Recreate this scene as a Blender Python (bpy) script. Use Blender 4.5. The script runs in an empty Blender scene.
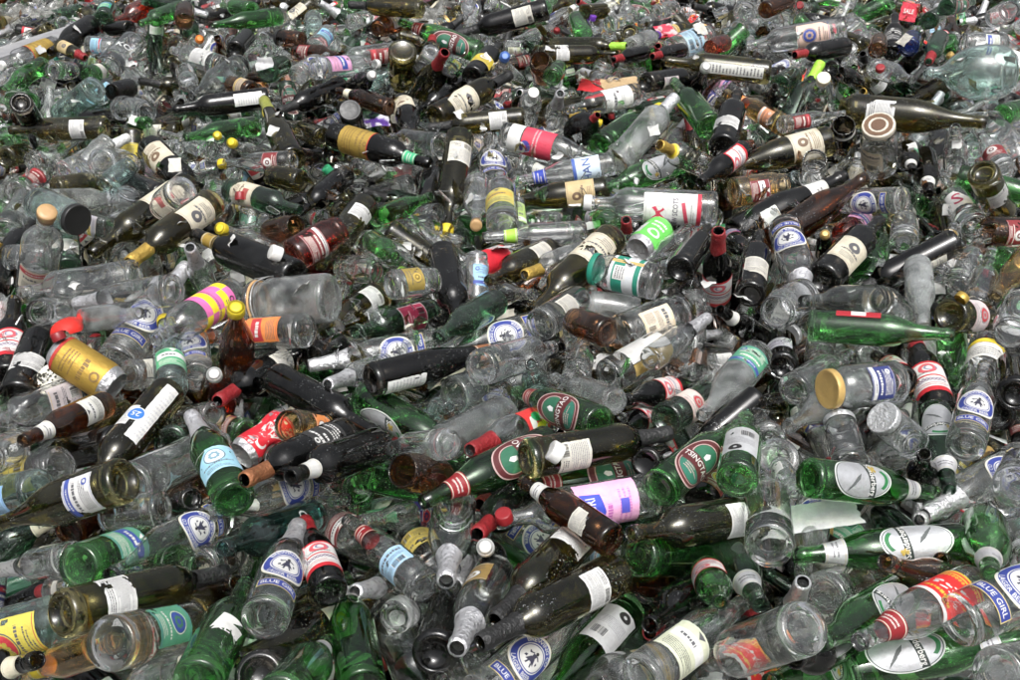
# a heap of discarded glass bottles
import math, random
# outer profiles, metres: (height, radius) from the base to the lip
PROF = {
 'W': [(0,.030),(.002,.0345),(.007,.0370),(.02,.0375),(.18,.0375),(.193,.0366),(.204,.0335),(.213,.0275),(.220,.0215),(.228,.0172),(.240,.0152),(.280,.0140),(.283,.0153),(.292,.0153),(.294,.0142),(.300,.0140)],
 'G': [(0,.034),(.002,.0385),(.007,.0405),(.02,.0412),(.13,.0412),(.150,.0400),(.175,.0345),(.200,.0262),(.222,.0196),(.240,.0165),(.274,.0143),(.277,.0156),(.286,.0156),(.288,.0145),(.295,.0143)],
 'C': [(0,.037),(.002,.0415),(.007,.0435),(.02,.044),(.125,.0438),(.150,.0410),(.185,.0315),(.215,.0235),(.250,.0175),(.285,.0150),(.288,.0172),(.297,.0172),(.299,.0150),(.31,.0148)],
 'H': [(0,.030),(.002,.034),(.007,.0362),(.02,.0368),(.135,.0366),(.165,.0340),(.205,.0262),(.250,.0180),(.290,.0148),(.310,.0138),(.313,.0150),(.321,.0150),(.323,.0140),(.330,.0138)],
 'B': [(0,.025),(.002,.0285),(.006,.0300),(.012,.0304),(.122,.0304),(.134,.0292),(.146,.0255),(.158,.0205),(.170,.0168),(.190,.0146),(.212,.0132),(.214,.0142),(.220,.0142),(.222,.0128),(.230,.0130)],
 'T': [(0,.032),(.002,.0355),(.006,.0370),(.015,.0375),(.150,.0375),(.166,.0362),(.184,.0315),(.202,.0250),(.218,.0200),(.240,.0165),(.268,.0142),(.270,.0154),(.279,.0154),(.281,.0138),(.290,.0140)],
 'S': [(0,.025),(.002,.0285),(.006,.0300),(.012,.0305),(.118,.0305),(.132,.0290),(.148,.0242),(.163,.0195),(.180,.0165),(.210,.0145),(.228,.0132),(.230,.0142),(.236,.0142),(.238,.0128),(.245,.0130)],
 'V': [(0,.034),(.002,.0385),(.007,.0402),(.015,.0406),(.185,.0406),(.198,.0394),(.209,.0345),(.216,.0265),(.222,.0195),(.230,.0165),(.262,.0155),(.264,.0172),(.270,.0172),(.272,.0158),(.285,.0158)],
 'F': [(0,.030),(.002,.035),(.006,.0365),(.012,.037),(.150,.037),(.162,.0345),(.172,.0270),(.178,.0190),(.186,.0150),(.205,.0145),(.207,.0158),(.211,.0158),(.213,.0142),(.222,.0142)],
 'J': [(0,.028),(.002,.0335),(.006,.0355),(.012,.036),(.085,.036),(.093,.0345),(.099,.0318),(.102,.0308),(.105,.0322),(.108,.0322),(.110,.0308),(.118,.0306)],
 'K': [(0,.036),(.002,.0425),(.007,.0450),(.015,.0456),(.118,.0456),(.130,.0430),(.138,.0390),(.142,.0372),(.146,.0388),(.150,.0388),(.152,.0372),(.162,.0370)],
 'P': [(0,.046),(.003,.0535),(.009,.0570),(.018,.058),(.135,.058),(.150,.0555),(.161,.0490),(.165,.0462),(.169,.0475),(.176,.0475),(.179,.0460),(.186,.0458)],
 'Q': [(0,.028),(.002,.0320),(.006,.0335),(.012,.034),(.085,.034),(.105,.0325),(.125,.0280),(.145,.0215),(.160,.0165),(.175,.0142),(.192,.0135),(.194,.0148),(.199,.0148),(.201,.0136),(.210,.0136)],
 'M': [(0,.017),(.001,.0195),(.004,.0210),(.008,.0215),(.070,.0215),(.080,.0200),(.088,.0160),(.095,.0125),(.105,.0112),(.112,.0110),(.113,.0122),(.117,.0122),(.118,.0110),(.125,.0110)],
 'O': [(0,.050),(.003,.060),(.012,.072),(.030,.083),(.060,.089),(.090,.089),(.125,.083),(.155,.070),(.180,.052),(.197,.034),(.210,.0235),(.225,.0190),(.238,.0175),(.240,.0205),(.248,.0205),(.250,.0178),(.258,.0176)],
 'N': [(0,.024),(.003,.0262),(.010,.0315),(.016,.033),(.100,.033),(.110,.0305),(.116,.0270),(.118,.0272),(.121,.0272)],
 'R': [(0,.030),(.010,.030),(.020,.028),(.060,.024),(.090,.012),(.10,.008),(.18,.008)],
 'D': [(0,.032),(.002,.0355),(.006,.0370),(.015,.0375),(.06,.0375),(.100,.0375)],
 'E': [(0,.0370),(.016,.0362),(.034,.0315),(.052,.0250),(.068,.0200),(.090,.0165),(.118,.0142),(.120,.0154),(.129,.0154),(.131,.0138),(.140,.0140)],
 'L': [(0,.055),(.010,.057)],
}
PROF = {k: [(z, r*(1 if k in 'NLR' else .94)) for z, r in p] for k, p in PROF.items()}
def prof_r(t, z):
    p = PROF[t]
    if z <= p[0][0]: return p[0][1]
    for (a, ra), (b, rb) in zip(p, p[1:]):
        if z <= b: return ra + (rb-ra)*(z-a)/(b-a)
    return p[-1][1]
def length(t): return PROF[t][-1][0]
# camera
CAM_H = 1.30; PITCH = math.radians(33.0); FPX = 1084.0; IW, IH = 1020.0, 680.0
def ray(px, py):
    x = (px-IW/2)/FPX; y = -(py-IH/2)/FPX
    c, s = math.cos(PITCH), math.sin(PITCH)
    d = (x, c + y*s, -s + y*c)
    n = math.sqrt(sum(v*v for v in d)); return tuple(v/n for v in d)

DATA = '''
0 H W o 100 -625 1056 159 547 711 -442 lW fblk | olive wine bottle with torn white back label lying over the yellow-labelled bottle
1 H V a 108 -670 1190 16 -955 -36 -296 lYel r-35 | big pale aqua bottle with bright yellow label at the bottom corner
2 H S y 100 -581 1103 54 -817 183 -547 nyel | amber tinted bottle with yellow neck band beside the green-labelled clear bottle
3 H V c 100 -528 981 185 228 733 -641 lAgrn | clear bottle with green and white label, its round base toward the viewer
5 H T g 100 -413 955 139 -13 945 -328 lQspots | green bottle with white printed marks standing up from the bottom edge
6 H T c 100 -474 1102 -2 -87 -767 636 lB | clear beer bottle with blue bar label cut by the bottom edge
7 H T g 100 -640 1162 145 224 821 -525 lAgrn | bright green bottle lying base first with teal and white label
8 H T c 100 -504 1400 27 -286 -873 394 lB | clear beer bottle with round blue emblem sloping behind the green bottles
10 H J c 97 -498 1261 46 211 831 -515
11 H W t 100 -359 1478 -45 -294 -804 516 lQDIIO | dark teal bottle with white printed letters and open mouth
12 H S c 97 -728 1324 8 -795 357 -491 fsil
14 H B c 97 -687 1244 17 -624 523 -581 fred lW
15 H W k 97 -893 1120 -78 774 -282 567 ncre
16 H T g 97 -534 1269 43 -705 414 -575 lAgrn
17 H W b 97 -608 1382 -144 595 -506 624
18 H W o 97 -498 1158 37 113 779 -617
19 H S c 97 -351 1235 -118 -357 -745 564 fsil
20 H T c 100 -348 1073 130 -21 964 -267 lB fsil | clear beer bottle with round blue emblem, silver neck up, beside the red-and-white dark beer
21 H B k 100 -275 1180 74 -334 919 -210 lU fred | dark beer bottle with red and white label and red foil neck
22 H S c 100 -133 1209 54 -604 784 -142 lAlbl nred | clear soda bottle with pale blue label and red neck band
23 H T g 100 -210 1026 38 -233 953 -195 nsil | bright green beer bottle with silver collar rising from the bottom edge
24 H V m 100 -205 1295 -100 308 -888 341 lW | smoke-clear bottle with white barcode label, its round end uppermost
25 H W k 100 -109 1073 59 47 870 -490 | black wine bottle with dark round base toward the viewer near the bottom
26 H T m 100 -25 1297 -3 -168 -899 403 lAgld r60 fsil | smoky clear bottle with gold and dark label, neck down
27 H G c 100 -98 1462 6 4 -951 308 fsil | clear pear-shaped bottle with silver foil neck pointing down
28 H S c 97 -56 1506 -88 -140 -942 306 fsil
29 H V c 100 -176 1474 -95 305 -857 415 lYel | clear bottle with yellow label behind the silver foil necks
30 H W k 97 39 1581 -56 -319 -868 381 fred
31 H B k 97 -26 1412 -105 -62 -598 799 cwht
32 H S c 97 -172 1399 -124 -314 -717 622 fsil
33 H S c 100 -145 1571 -117 -466 -699 542 lAnav | clear bottle with blue and white label lying across
34 H G m 97 -337 1513 -97 621 -712 327 lAred
35 H G o 97 -263 1273 -76 -469 -741 480 lCre
36 H T g 97 -292 899 172 60 832 -551 nsil
38 H W k 97 -336 971 134 -38 678 -734
39 H T c 100 -52 1051 -15 654 754 -65 lB | large clear beer bottle with round blue emblem sloping up from the bottom edge
40 H T c 97 -50 1237 -146 -177 -711 680
41 H S c 97 -179 1180 19 268 803 -532
43 H W o 100 128 1370 24 -498 -845 194 lW fblk | brown wine bottle with white back label, upper of the parallel pair
44 H W o 100 172 1248 47 -712 -668 215 lW fblk | brown wine bottle with white barcode label, lower of the parallel pair
45 H T g 100 199 1286 -79 -531 -824 196 lD | green bottle with grey back label sloping down to the bottom edge
46 H T c 100 185 1030 56 690 703 -170 lAcre | clear bottle with torn white label, neck toward the upper right
47 H V c 100 424 1227 -110 -595 -706 383 lR | clear bottle with red and gold label at the bottom edge
48 H B b 97 328 1388 -98 -740 -539 403
49 H W k 97 343 1334 -59 -470 -757 455 lW
50 H T g 100 204 1270 64 644 537 -545 | plain green bottle lying below the white floral label
51 H T d 100 372 1417 -37 15 -919 394 nsil | dark green bottle with neck down and silver neck label
52 H W o 100 427 1406 27 -797 -510 324 lW | olive wine bottle with wide white drawn label across it
53 H B b 100 161 1257 106 -606 786 -124 lW nwht | brown beer bottle with white neck collar beside the pink label
54 H B c 97 161 1458 -123 234 -746 623 lAlbl
56 H B b 97 277 1313 -120 -278 -733 621 fred
57 H V c 97 222 1197 -124 -368 -644 671 lAtan
58 H B g 97 320 1266 30 -104 -823 558 lU
59 H T g 100 768 1353 10 -998 -55 -42 lS nsil | green beer bottle with silver oval label, upper of the two, neck to the left
60 H T g 100 528 1146 -63 982 78 169 lS nsil | green beer bottle with silver oval label at the bottom, neck to the right
61 H T b 100 795 1299 -64 -753 -299 586 | brown beer bottle with its open mouth toward the viewer between the two silver ovals
62 H T c 100 728 1221 47 -805 -564 185 lR nred | clear beer bottle with bright red and gold label
63 H T c 115 653 1105 91 899 438 9 lB | large clear beer bottle with blue bar and round emblem leaving the frame
64 H T g 97 623 1232 14 -668 -661 342 lS
65 H T g 97 560 1222 -127 -641 -580 504 lS
66 H T c 100 582 1572 -86 -321 -917 238 lB | clear beer bottle with round blue emblem under the green neck
67 H V c 100 394 1208 143 204 921 -333 | clear bottle with thick round base toward the viewer
68 H S c 97 469 1294 -161 -51 -344 937 fsil
69 H K c 97 511 1257 -18 660 623 -419
70 H V c 97 388 990 206 -296 489 -820
71 H G g 100 829 1417 -5 -365 -831 420 nsil | green bottle standing neck down with silver neck label
72 H T c 97 955 1591 -90 -299 -911 283
73 H S c 97 864 1600 -97 -595 -711 374 fsil
74 H V c 97 682 1019 83 681 530 -505
75 H G b 97 882 1441 -135 -620 -524 584
76 H W k 97 528 1194 -46 -478 -651 590
77 H W o 100 -667 1729 60 -263 -964 -42 lStrip | olive wine bottle with a long white strip label and round blue sticker
78 H N y 122 -926 1844 78 854 -338 -396 lCanY | gold drink can lying just above the jar with the spotted lid
79 H W k 109 -1018 1814 -19 -142 990 20 lW | black wine bottle with white back label standing up
80 H S a 112 -667 1741 52 -308 951 1 lGrn cyel | clear bottle with green label and yellow cap
81 H J c 97 -793 1845 15 332 813 -479 lAcre
82 H J c 103 -935 1917 -101 -210 -497 842 cdot
83 H F c 100 -891 1852 -22 -444 -862 243 lAgry | clear flask with flat grey label
84 H B b 100 -797 1721 33 -289 -906 309 lAwht nwht | brown beer bottle with white oval label, neck to the lower left
85 H W o 97 -841 1884 -111 -73 -913 402
86 H W k 97 -737 1606 29 -789 383 -480 fblk
87 H V c 100 -831 1554 15 -857 233 -459 lYel | clear bottle with yellow and white label near the frame edge
88 H V a 100 -825 1453 43 -829 351 -435 lAlbl | pale blue bottle near the frame edge
89 H G o 100 -626 1355 149 -890 109 -443 lAwht | olive wine bottle with ragged white torn label
90 H V c 100 -646 1410 90 323 878 -352 | clear ribbed bottle lying base first with a yellow cap on it
92 H T g 100 -453 1355 105 -475 878 -59 lAlbl fsil | leaning green beer bottle with silver foil neck and pale blue label
93 H T b 97 -591 1665 -121 -105 -863 493
94 H M k 97 -536 1387 79 -530 582 -616 nwht
95 H Q r 100 -632 1936 -136 132 -557 820 cwht | red sauce bottle with white cap
96 H J d 97 -637 1599 33 33 877 -479
97 H B g 97 -511 1674 -2 -537 720 -440 lAred
98 H S c 97 -584 1717 9 -645 575 -503
99 H B k 122 -1107 1957 -69 -271 952 139 lU | dark beer bottle with red label near the frame edge
100 H G c 97 -1043 1877 -112 122 -896 426
101 H J c 97 -922 1584 33 -6 -886 464
102 H T c 100 -649 1839 13 -287 954 -86 lB | clear bottle with round blue emblem above a grey paper label
103 H W k 100 -491 2014 -48 -294 -922 252 lW fred | black wine bottle with large white label and red foil neck
104 H W k 100 -485 1835 15 757 -652 32 | dusty black wine bottle lying across, no label
105 H N r 100 -443 1702 1 -570 -819 -63 lCan | crushed red drink can
106 H J y 100 -365 1672 5 -390 -678 623 lAora | open jar with orange label beside the crushed can
107 H W k 100 -312 1619 35 -410 -843 348 lK fcop | black bottle with black label of white block letters
108 H W k 100 -246 1588 35 -358 -824 439 nwht | black wine bottle with white collar, mouth to the left
109 H T c 100 -363 1567 -31 -481 -780 399 lB | clear beer bottle with blue emblem and bar below the black bottle
110 H S c 97 -272 1952 -32 -371 -847 381 fsil
111 H T c 100 -164 2043 -33 -940 -341 11 lB fsil | clear beer bottle with blue emblem above the black champagne bottle
112 H H k 100 -274 1736 79 797 586 -146 lEdge r55 ncop | slender black bottle with copper neck band, slim neck to the upper right
113 H T g 100 -300 1783 10 775 -627 -82 lS r75 | large green bottle with long highlight lying below the champagne bottle
114 H S c 97 -248 1867 -111 -160 -859 486
115 H S c 97 -103 1447 150 -595 602 -533
116 H V f 97 -10 1736 1 -582 -784 217
117 H J b 100 -124 1473 53 -477 -598 644 | jar with dark open brown mouth toward the viewer
118 H T g 97 -293 1633 -66 845 -501 186
119 H T g 100 73 1563 61 -758 -648 74 lT nred | green beer bottle with dark red shield label, neck to the lower left
120 H V c 100 -114 1748 35 648 716 -260 | clear bottle lying base first below the champagne neck
121 H B a 97 -174 1893 -114 237 -758 607
122 H T c 100 76 1749 -23 -506 -789 347 lMulti fred | clear bottle with colourful red label and red foil neck
123 H T c 97 -11 1907 -100 -410 -845 344 lB
124 H J k 97 -397 2085 -67 -337 -893 298
125 H S c 97 -401 1604 -126 461 -637 617
126 H B k 97 -6 1638 -110 -214 -823 527 fred
127 H W o 100 26 1447 116 891 430 -144 lW fblk | brown wine bottle with white back label and black foil neck, lying across
128 H T g 100 257 1593 -42 -852 -444 277 lT nred | dusty green beer bottle with dark red shield label lying above the pink label
129 H V c 103 256 1467 21 -948 -312 68 lP | clear bottle with pink label and blue badge
130 H T g 100 255 1419 73 638 764 -94 lT | dusty green beer bottle with worn shield label, base toward the viewer
131 H T g 100 376 1379 127 254 937 -239 lD | bright green bottle standing with its round base toward the viewer
132 H W d 100 309 1724 -9 558 784 -272 lAcre | dark green wine bottle with hollow base toward the viewer
133 H B k 100 363 1915 -67 -581 -720 380 lU | dark beer bottle with red and white label lying across
134 H B k 97 300 1861 -93 -402 -829 389 lU
135 H S f 100 209 1721 36 -478 816 -326 | dusty clear bottle lying with its flat base toward the viewer
136 H Q c 100 142 1903 -31 139 974 -177 ccork | round clear decanter bottle with gold stopper
137 H V c 104 208 1898 -28 757 653 34 lGG | clear bottle with grey and gold label sloping up
138 H S a 97 59 1866 -51 -75 -634 770
139 H T g 100 162 1551 111 -516 796 -315 lT nred | green beer bottle with red neck label lying above the brown wine bottle
140 H G f 100 537 1957 -9 -537 -841 70 lAgrn | frosted pear-shaped bottle with green label, mouth down
142 H F c 97 495 2040 -86 -711 -620 332 lW
143 H B k 97 241 1498 67 317 786 -531 fred
144 H J k 97 351 1515 -44 436 895 -97 lAred
145 H B k 97 78 2150 -110 140 -841 523
146 H V c 97 -58 1732 112 541 770 -339
147 H J c 97 493 1620 22 63 878 -474
148 H K c 100 754 1725 83 -939 -323 121 lNav cgld | clear jar with wide gold lid toward the viewer
149 H B k 122 870 1756 -21 87 994 71 lU fred | dark beer bottle with red and white label standing in front of the green bottle
150 H G f 100 721 1823 6 -683 -710 173 | frosted pear-shaped bottle lying below the gold lid
151 H T c 97 564 1760 38 652 736 -182
153 H T g 100 504 1412 105 903 261 -342 nsil lS | glossy green beer bottle with silver collar, neck to the right
154 H T c 100 826 1544 65 450 893 15 lB | dusty clear bottle with large round base toward the viewer
155 H V c 100 1058 2009 -17 -418 -898 140 lWY cwht | clear bottle with white cap toward the viewer and yellow edged label
156 H W k 97 650 1636 3 499 786 -365
157 H J c 100 775 1631 1 -705 -171 688 csil | clear jar with silver lid toward the viewer
158 H W k 97 583 1913 -12 213 939 -270 lAgry
159 H J c 97 685 1994 -48 308 951 -35
160 H B k 97 816 1833 11 51 936 -348 lU
161 H T g 97 1036 2159 -60 -301 -951 72
162 H T d 97 855 1748 -9 -253 -961 109 lS nsil
163 H B k 97 792 1600 -85 -289 -508 812
164 H T c 97 847 1759 -101 -677 -640 362 lB
165 H T c 100 974 1606 -10 -821 -570 20 lB fsil | clear beer bottle with blue emblem and silver neck, base at the upper right
166 H W k 97 945 1644 110 379 882 -281
167 H W k 97 968 1723 3 454 810 -371
168 H B k 97 988 1630 -10 364 859 -359 lAred
169 H M c 97 488 1520 43 -26 -966 256 lW
170 H K c 97 483 1538 44 393 516 -761
171 H W k 97 677 1645 -148 -383 -608 695
173 H V c 97 818 1342 144 476 771 -424
174 H T c 122 -837 1901 8 203 972 118 lB fsil | clear beer bottle with round blue emblem standing left of the pink and yellow label
175 H V c 100 -622 2093 67 -320 -933 163 lM | clear bottle with pink and yellow striped label
176 H Q b 117 -597 1954 -48 196 -398 896 cyel | brown soy sauce bottle with bright yellow cap
177 H V c 122 -1188 2339 -77 417 -408 812 lCre ccork | clear bottle with white label and cork stopper
178 H W d 97 -1122 2402 -48 -347 938 -13 lW
179 H K a 106 -1240 2582 53 808 -589 -1 cblk | wide aqua jar with black rim
180 H F m 97 -1054 2570 -21 -702 691 -175 lAgry
181 H V c 97 -1341 2570 -29 -44 998 35
182 H W o 122 -890 2765 19 -504 -854 -131 lC | black wine bottle with cream label, upper of the sloping pair
183 H W o 115 -766 2535 76 -339 -941 10 lC fgld | black wine bottle with cream label and gold foil, lower of the sloping pair
184 H B k 115 -892 2670 -11 733 -680 -19 lU
185 H S c 100 -599 2441 -19 -328 -695 640 cyel | clear bottle with yellow screw cap
186 H W k 120 -482 2119 91 -784 620 -16 ngld | black wine bottle neck with gold band
187 H W k 97 -961 2733 2 -720 686 -107
188 H V c 97 -1109 2921 -84 -416 -880 230 lW
189 H J o 97 -1237 2696 40 600 776 -195
190 H T c 97 -1318 2910 -49 339 941 -10 lB
191 H V c 100 -855 2168 70 -986 4 -165 | clear bottle lying across below the cork-stoppered bottle
192 H T c 100 -712 1989 136 -896 318 -309 fsil | clear beer bottle with silver foil neck pointing to the frame edge
193 H J c 97 -1017 2115 8 -117 -871 477
194 H T c 100 -1402 2803 -22 9 989 -148 lAred | clear bottle with red label near the frame edge
195 H W k 118 -1284 2313 -55 -20 998 62
196 H W d 100 -795 2814 -19 775 -625 98 lC | dark green wine bottle with white emblem label round its base end
197 H K c 97 -830 2507 121 -578 579 -575
198 H J c 97 -860 2892 -48 334 -942 -34
199 H S c 97 -718 2223 -3 100 -594 798 fsil
200 H T g 97 -742 2211 -23 -368 929 31
201 H V c 97 -710 2345 -45 -446 894 -38 lW
203 H V c 100 -431 1944 63 -889 358 -285 lAora cora | clear bottle with orange and white label and orange cap
204 H S f 97 -945 2034 31 755 -519 400
205 H R r 97 -909 1856 118 -176 939 -296
206 H P f 100 -386 2030 92 -951 229 -207 | large clip-top preserving jar with wire clasp
207 H J r 122 -519 2277 60 710 687 157 lAred | jar of reddish brown sauce with red label
208 H W o 112 -390 2640 18 -220 -975 -18 lW | dark olive wine bottle, neck down toward the viewer
209 H J b 97 -619 2494 11 727 -536 430
210 H B k 97 -407 2654 -19 601 748 -282 lW
211 H W k 97 -491 2974 -46 -301 -953 46
212 H J o 100 -590 2815 7 -853 517 -71 | yellow-green jar with its base toward the viewer
213 H W o 122 -148 3034 56 -81 -904 -419 lW cyel | olive wine bottle with white label and yellow cap, neck toward the viewer
214 H W k 97 -236 2796 -57 18 999 38
215 H G c 100 -93 2856 -15 13 -998 58 ccork | clear bottle with cork toward the viewer beside the olive wine bottle
216 H V c 111 -19 2492 27 -28 1000 13 lYel
217 H S c 109 195 2504 6 -992 -129 12 nlim | clear bottle with lime green neck label lying across
218 H G c 97 -377 2500 -22 622 -773 124
219 H B g 97 -343 2403 37 347 -895 281
220 H J c 100 -267 2086 91 808 552 -208 lAgld | clear jar with thick round base toward the viewer
221 H J c 97 -431 2403 -42 884 -450 127
222 H G o 100 -323 2321 -74 -426 -890 160 lW | dark olive wine bottle with white label near its base
223 H V d 100 -196 2269 -93 -527 -794 303 lR2 | green bottle with dark red barcode label
224 H W k 110 -167 2363 23 160 -987 -17 | dusty black bottle standing neck down
225 H V c 97 -207 2689 -67 -710 -695 117
226 H B k 97 -105 2280 -92 -307 -873 378
227 H T d 97 -34 2118 27 -408 -883 232
228 H N r 97 -13 2391 -2 -616 -772 157
229 H W o 100 102 2457 -20 -508 -842 178 lW | olive wine bottle with round white label, mouth to the left
230 H J c 105 -74 2294 -55 -278 960 27
231 H T c 109 80 2095 -19 -917 -397 -40 lB | clear beer bottle with large blue emblem lying just above the champagne bottle
232 H V c 97 -567 2429 -37 -582 799 -155 lW
233 H V c 122 544 2579 37 -993 120 -7 lX cwht | clear spirits bottle with white and red label and white cap lying across
234 H G o 100 274 2819 -19 -991 -15 -135 lTan | olive wine bottle with tan label, neck to the left
235 H K c 100 338 2149 61 -869 492 -52 lGG2 cgrn | clear jar with green lid and green banded label
236 H J f 100 186 2186 -19 992 -95 -80 | dusty jar with flat frosted base toward the viewer
237 H B k 122 513 2310 -96 -134 -366 921 lU fred | dark beer bottle with red and white label standing beside the black wine bottle
238 H W k 103 562 2187 5 259 966 29 lW | black wine bottle with white label and glossy round base
239 H W k 100 407 2266 28 370 924 -94 | black bottle with hollow base toward the viewer
240 H W o 122 258 2422 34 -564 -820 -101 lC | long dark olive wine bottle with cream label, neck down
241 H W c 100 213 2475 -30 -592 -781 197 fgld | bottle with gold foil capsule toward the viewer
242 H S c 97 -73 2286 -47 536 -734 418
243 H B c 100 324 2629 -144 -113 -565 817 fred lAred | clear bottle with red neck label standing beside the green can
244 H N g 116 401 2553 -5 -551 -834 -30 lCanG | bright green drink can
245 H S c 97 471 2533 -9 -583 -811 42
246 H B k 100 610 2195 -125 -592 -469 656 nwht | black bottle with open mouth and white neck collar
247 H S c 97 293 1880 29 629 776 -41 fsil
248 H K c 113 249 2063 -26 867 495 60 lCre | clear jar with stained cream label
249 H B k 97 443 2373 -83 -406 -866 292
250 H M c 97 84 2739 -69 653 -689 313
251 H T g 97 237 2807 -103 183 -908 376 lAwht
252 H K y 100 627 2788 -15 965 260 22 lAred | brown tinted jar with red top label
253 H C k 122 615 2641 -73 860 428 277 lWht nwht | black sparkling wine bottle with white ribbon label
254 H B k 97 598 2627 -66 -24 -960 277 lAnav
255 H J c 118 1 2744 -22 96 -868 -487 lAlim
256 H V c 97 65 1997 42 474 861 -185 lW
257 H J b 97 206 1924 69 -601 772 -209
258 H T g 100 642 1971 58 944 -310 113 lEdgeR r-95 | large glossy green beer bottle lying across
259 H T b 122 682 2501 -22 786 558 265 | amber brown beer bottle beside the black sparkling wine bottle
260 H T c 100 1035 2582 61 -648 675 -351 lB | clear beer bottle with round blue emblem lying base first
261 H T c 122 703 2481 32 -62 -998 -32 lB fsil | clear beer bottle with blue emblem, silver neck pointing down
262 H W k 122 750 2261 4 599 800 36 lC | black wine bottle with white patterned label
263 H T g 118 892 2357 -73 369 920 132
264 H J c 107 1000 2443 9 312 950 24
265 H T m 100 863 2157 10 -800 -519 300 | smoke grey bottle lying on the large green bottle
266 H K c 100 667 2128 40 -576 -793 197 | wide clear jar with open mouth toward the viewer
267 H S f 116 990 2308 19 -253 -967 -18 | dusty clear bottle, neck down above the red foil beer
268 H S c 118 1069 2370 -59 460 884 84 lW ngld
269 H S c 118 1099 2302 -41 518 848 108
270 H S c 118 1077 2144 -10 455 888 66
271 H S y 109 1282 2358 26 -615 -789 -13 | dusty yellowish bottle near the frame edge
272 H G o 100 955 2003 64 734 556 -390 lAwht | olive bottle with white label, mouth to the right
273 H T c 109 1246 2601 -30 28 999 31 lS2 | dusty clear bottle with red letter on a white label
274 H W o 115 1241 2627 119 555 432 -711 lW | olive wine bottle with white label at the frame edge
275 H T g 97 1274 2841 13 868 -490 -81
276 H K b 100 1257 2561 -24 984 158 -82 lAred | dark brown jar with red and white label
277 H B k 117 1241 3019 -1 -267 -964 -17 nwht
278 H M k 97 828 2532 -76 -207 -552 807 cgld
279 H V r 100 998 2744 -71 -529 -837 140 lApnk | pink tinted bottle with pink label
280 H T g 97 1225 2382 -8 701 647 -301
281 H G c 97 931 2310 -82 -88 -972 217 lAtan
282 H K c 97 1143 2070 49 -518 -854 45
283 H G k 111 -1627 4212 29 -154 -988 -8 | black bottle lying on the grey board
284 H M o 122 -1653 3920 43 801 -589 -110 fred lTan | small bottle with tan label and red cap beside the grey board
285 H V c 100 -1718 4050 1 -375 -927 27 cwht lGld | clear bottle with gold label below the grey board
286 H T g 97 -1704 3861 -12 -122 -992 25
287 H J c 97 -1565 3612 55 215 923 -318
288 H T g 97 -1510 3268 69 -651 720 -240
289 H V c 97 -1683 3714 -71 -172 -965 200
290 H J g 97 -1445 3718 10 -14 -966 258 lAcre
291 H V c 122 -1419 3725 21 84 995 63 lQKOL | clear bottle with large outlined lettering
292 H J c 106 -1581 4004 16 984 -177 -19 lAlbl
293 H B k 97 -1443 4100 53 -784 580 -221 fred
294 H V c 100 -1014 3733 27 -782 624 1 lW | clear bottle with white label and round base
295 H W k 97 -1000 3880 38 13 998 -55
296 H T g 100 -912 4303 36 -764 -641 73 | vivid green bottle near the top edge
297 H M c 118 -1194 4007 -13 445 -690 570 cora
298 H J b 97 -862 3497 22 -762 648 -5 lAtan
299 H W k 100 -788 3397 37 -955 -294 -25 lEdge | long black wine bottle with white edge label
300 H W d 97 -846 3499 -45 -999 18 -38 lW
301 H T g 97 -814 3274 -12 -560 -805 196
302 H M c 97 -864 3071 -7 65 -718 693 cyel
303 H S c 97 -752 3090 -48 -183 -798 574 cyel
304 H S c 100 -621 2910 30 -960 236 -152 cyel lAred | clear bottle with yellow cap and red label, cap to the left
305 H W k 122 -1100 3098 -10 597 -799 -77 lC | black wine bottle with cream label sloping down
306 H S c 111 -1287 2876 6 426 904 22 fwht
307 H S c 97 -1437 3011 -22 384 923 -28
308 H S c 101 -908 3112 -33 -827 561 35
309 H W o 100 -1225 3118 46 -1000 8 -30 lW | olive wine bottle lying across with white label
310 H W o 97 -1059 3284 -33 -982 147 -119 lW
311 H J k 97 -1289 3549 16 -183 -963 199
312 H K c 97 -1293 3435 -11 777 -617 128
313 H M g 97 -1137 3224 20 -723 642 -255
315 H W k 97 -1344 3440 -48 -12 -953 304
316 H G m 111 -956 3750 26 -304 -952 -10
317 H T c 97 -1138 3692 19 329 -935 130
318 H J o 97 -1493 2981 7 91 958 -272
319 H J g 97 -1540 3117 -2 -107 917 -383
321 H W r 118 -1440 4639 16 -411 -911 -26
322 H W g 97 -1348 4452 23 -273 -959 77
323 H T g 97 -1012 4277 68 -613 775 -150
324 H J b 118 -1297 4345 48 206 -978 -30
325 H V a 97 -1386 3605 -4 -21 -996 89 lAlbl
326 H K c 97 -1147 2814 66 193 880 -433
327 H G o 122 -344 3747 -121 354 -586 729 fred | olive wine bottle with red foil neck standing
328 H B k 118 -303 3884 -30 10 995 101 fred
329 H W o 122 -240 3295 9 656 745 122 lC fblk | olive wine bottle with framed cream label
330 H W k 117 -130 3627 24 263 965 14 lYel | black wine bottle with yellow label
331 H W k 102 -142 3730 -32 -581 -814 -22
332 H W k 122 146 4232 86 -964 -44 -263 lW fblk | black wine bottle with white label near the top edge
333 H K b 97 -441 4342 9 -481 -876 43 lAgry
334 H T g 122 -117 4123 -51 -892 392 224 lT nred | pale green beer bottle with red shield label
335 H G k 100 -362 3494 -16 214 -977 -7 lC | black round bottle with cream label
336 H W k 122 -548 3149 9 853 -521 -32 lGld ngrn | black wine bottle with gold and silver label
337 H H o 122 -644 2984 -2 -373 921 116 fyol | slim olive hock bottle standing
338 H W k 100 -577 3611 -2 -586 -810 11 fblk | black wine bottle lying with its neck to the lower left
339 H B b 106 -391 3378 10 -785 619 18 ncre
340 H J k 106 -503 3303 -20 48 -727 685 cblk
341 H K o 118 -374 3711 93 -115 571 -813
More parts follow.
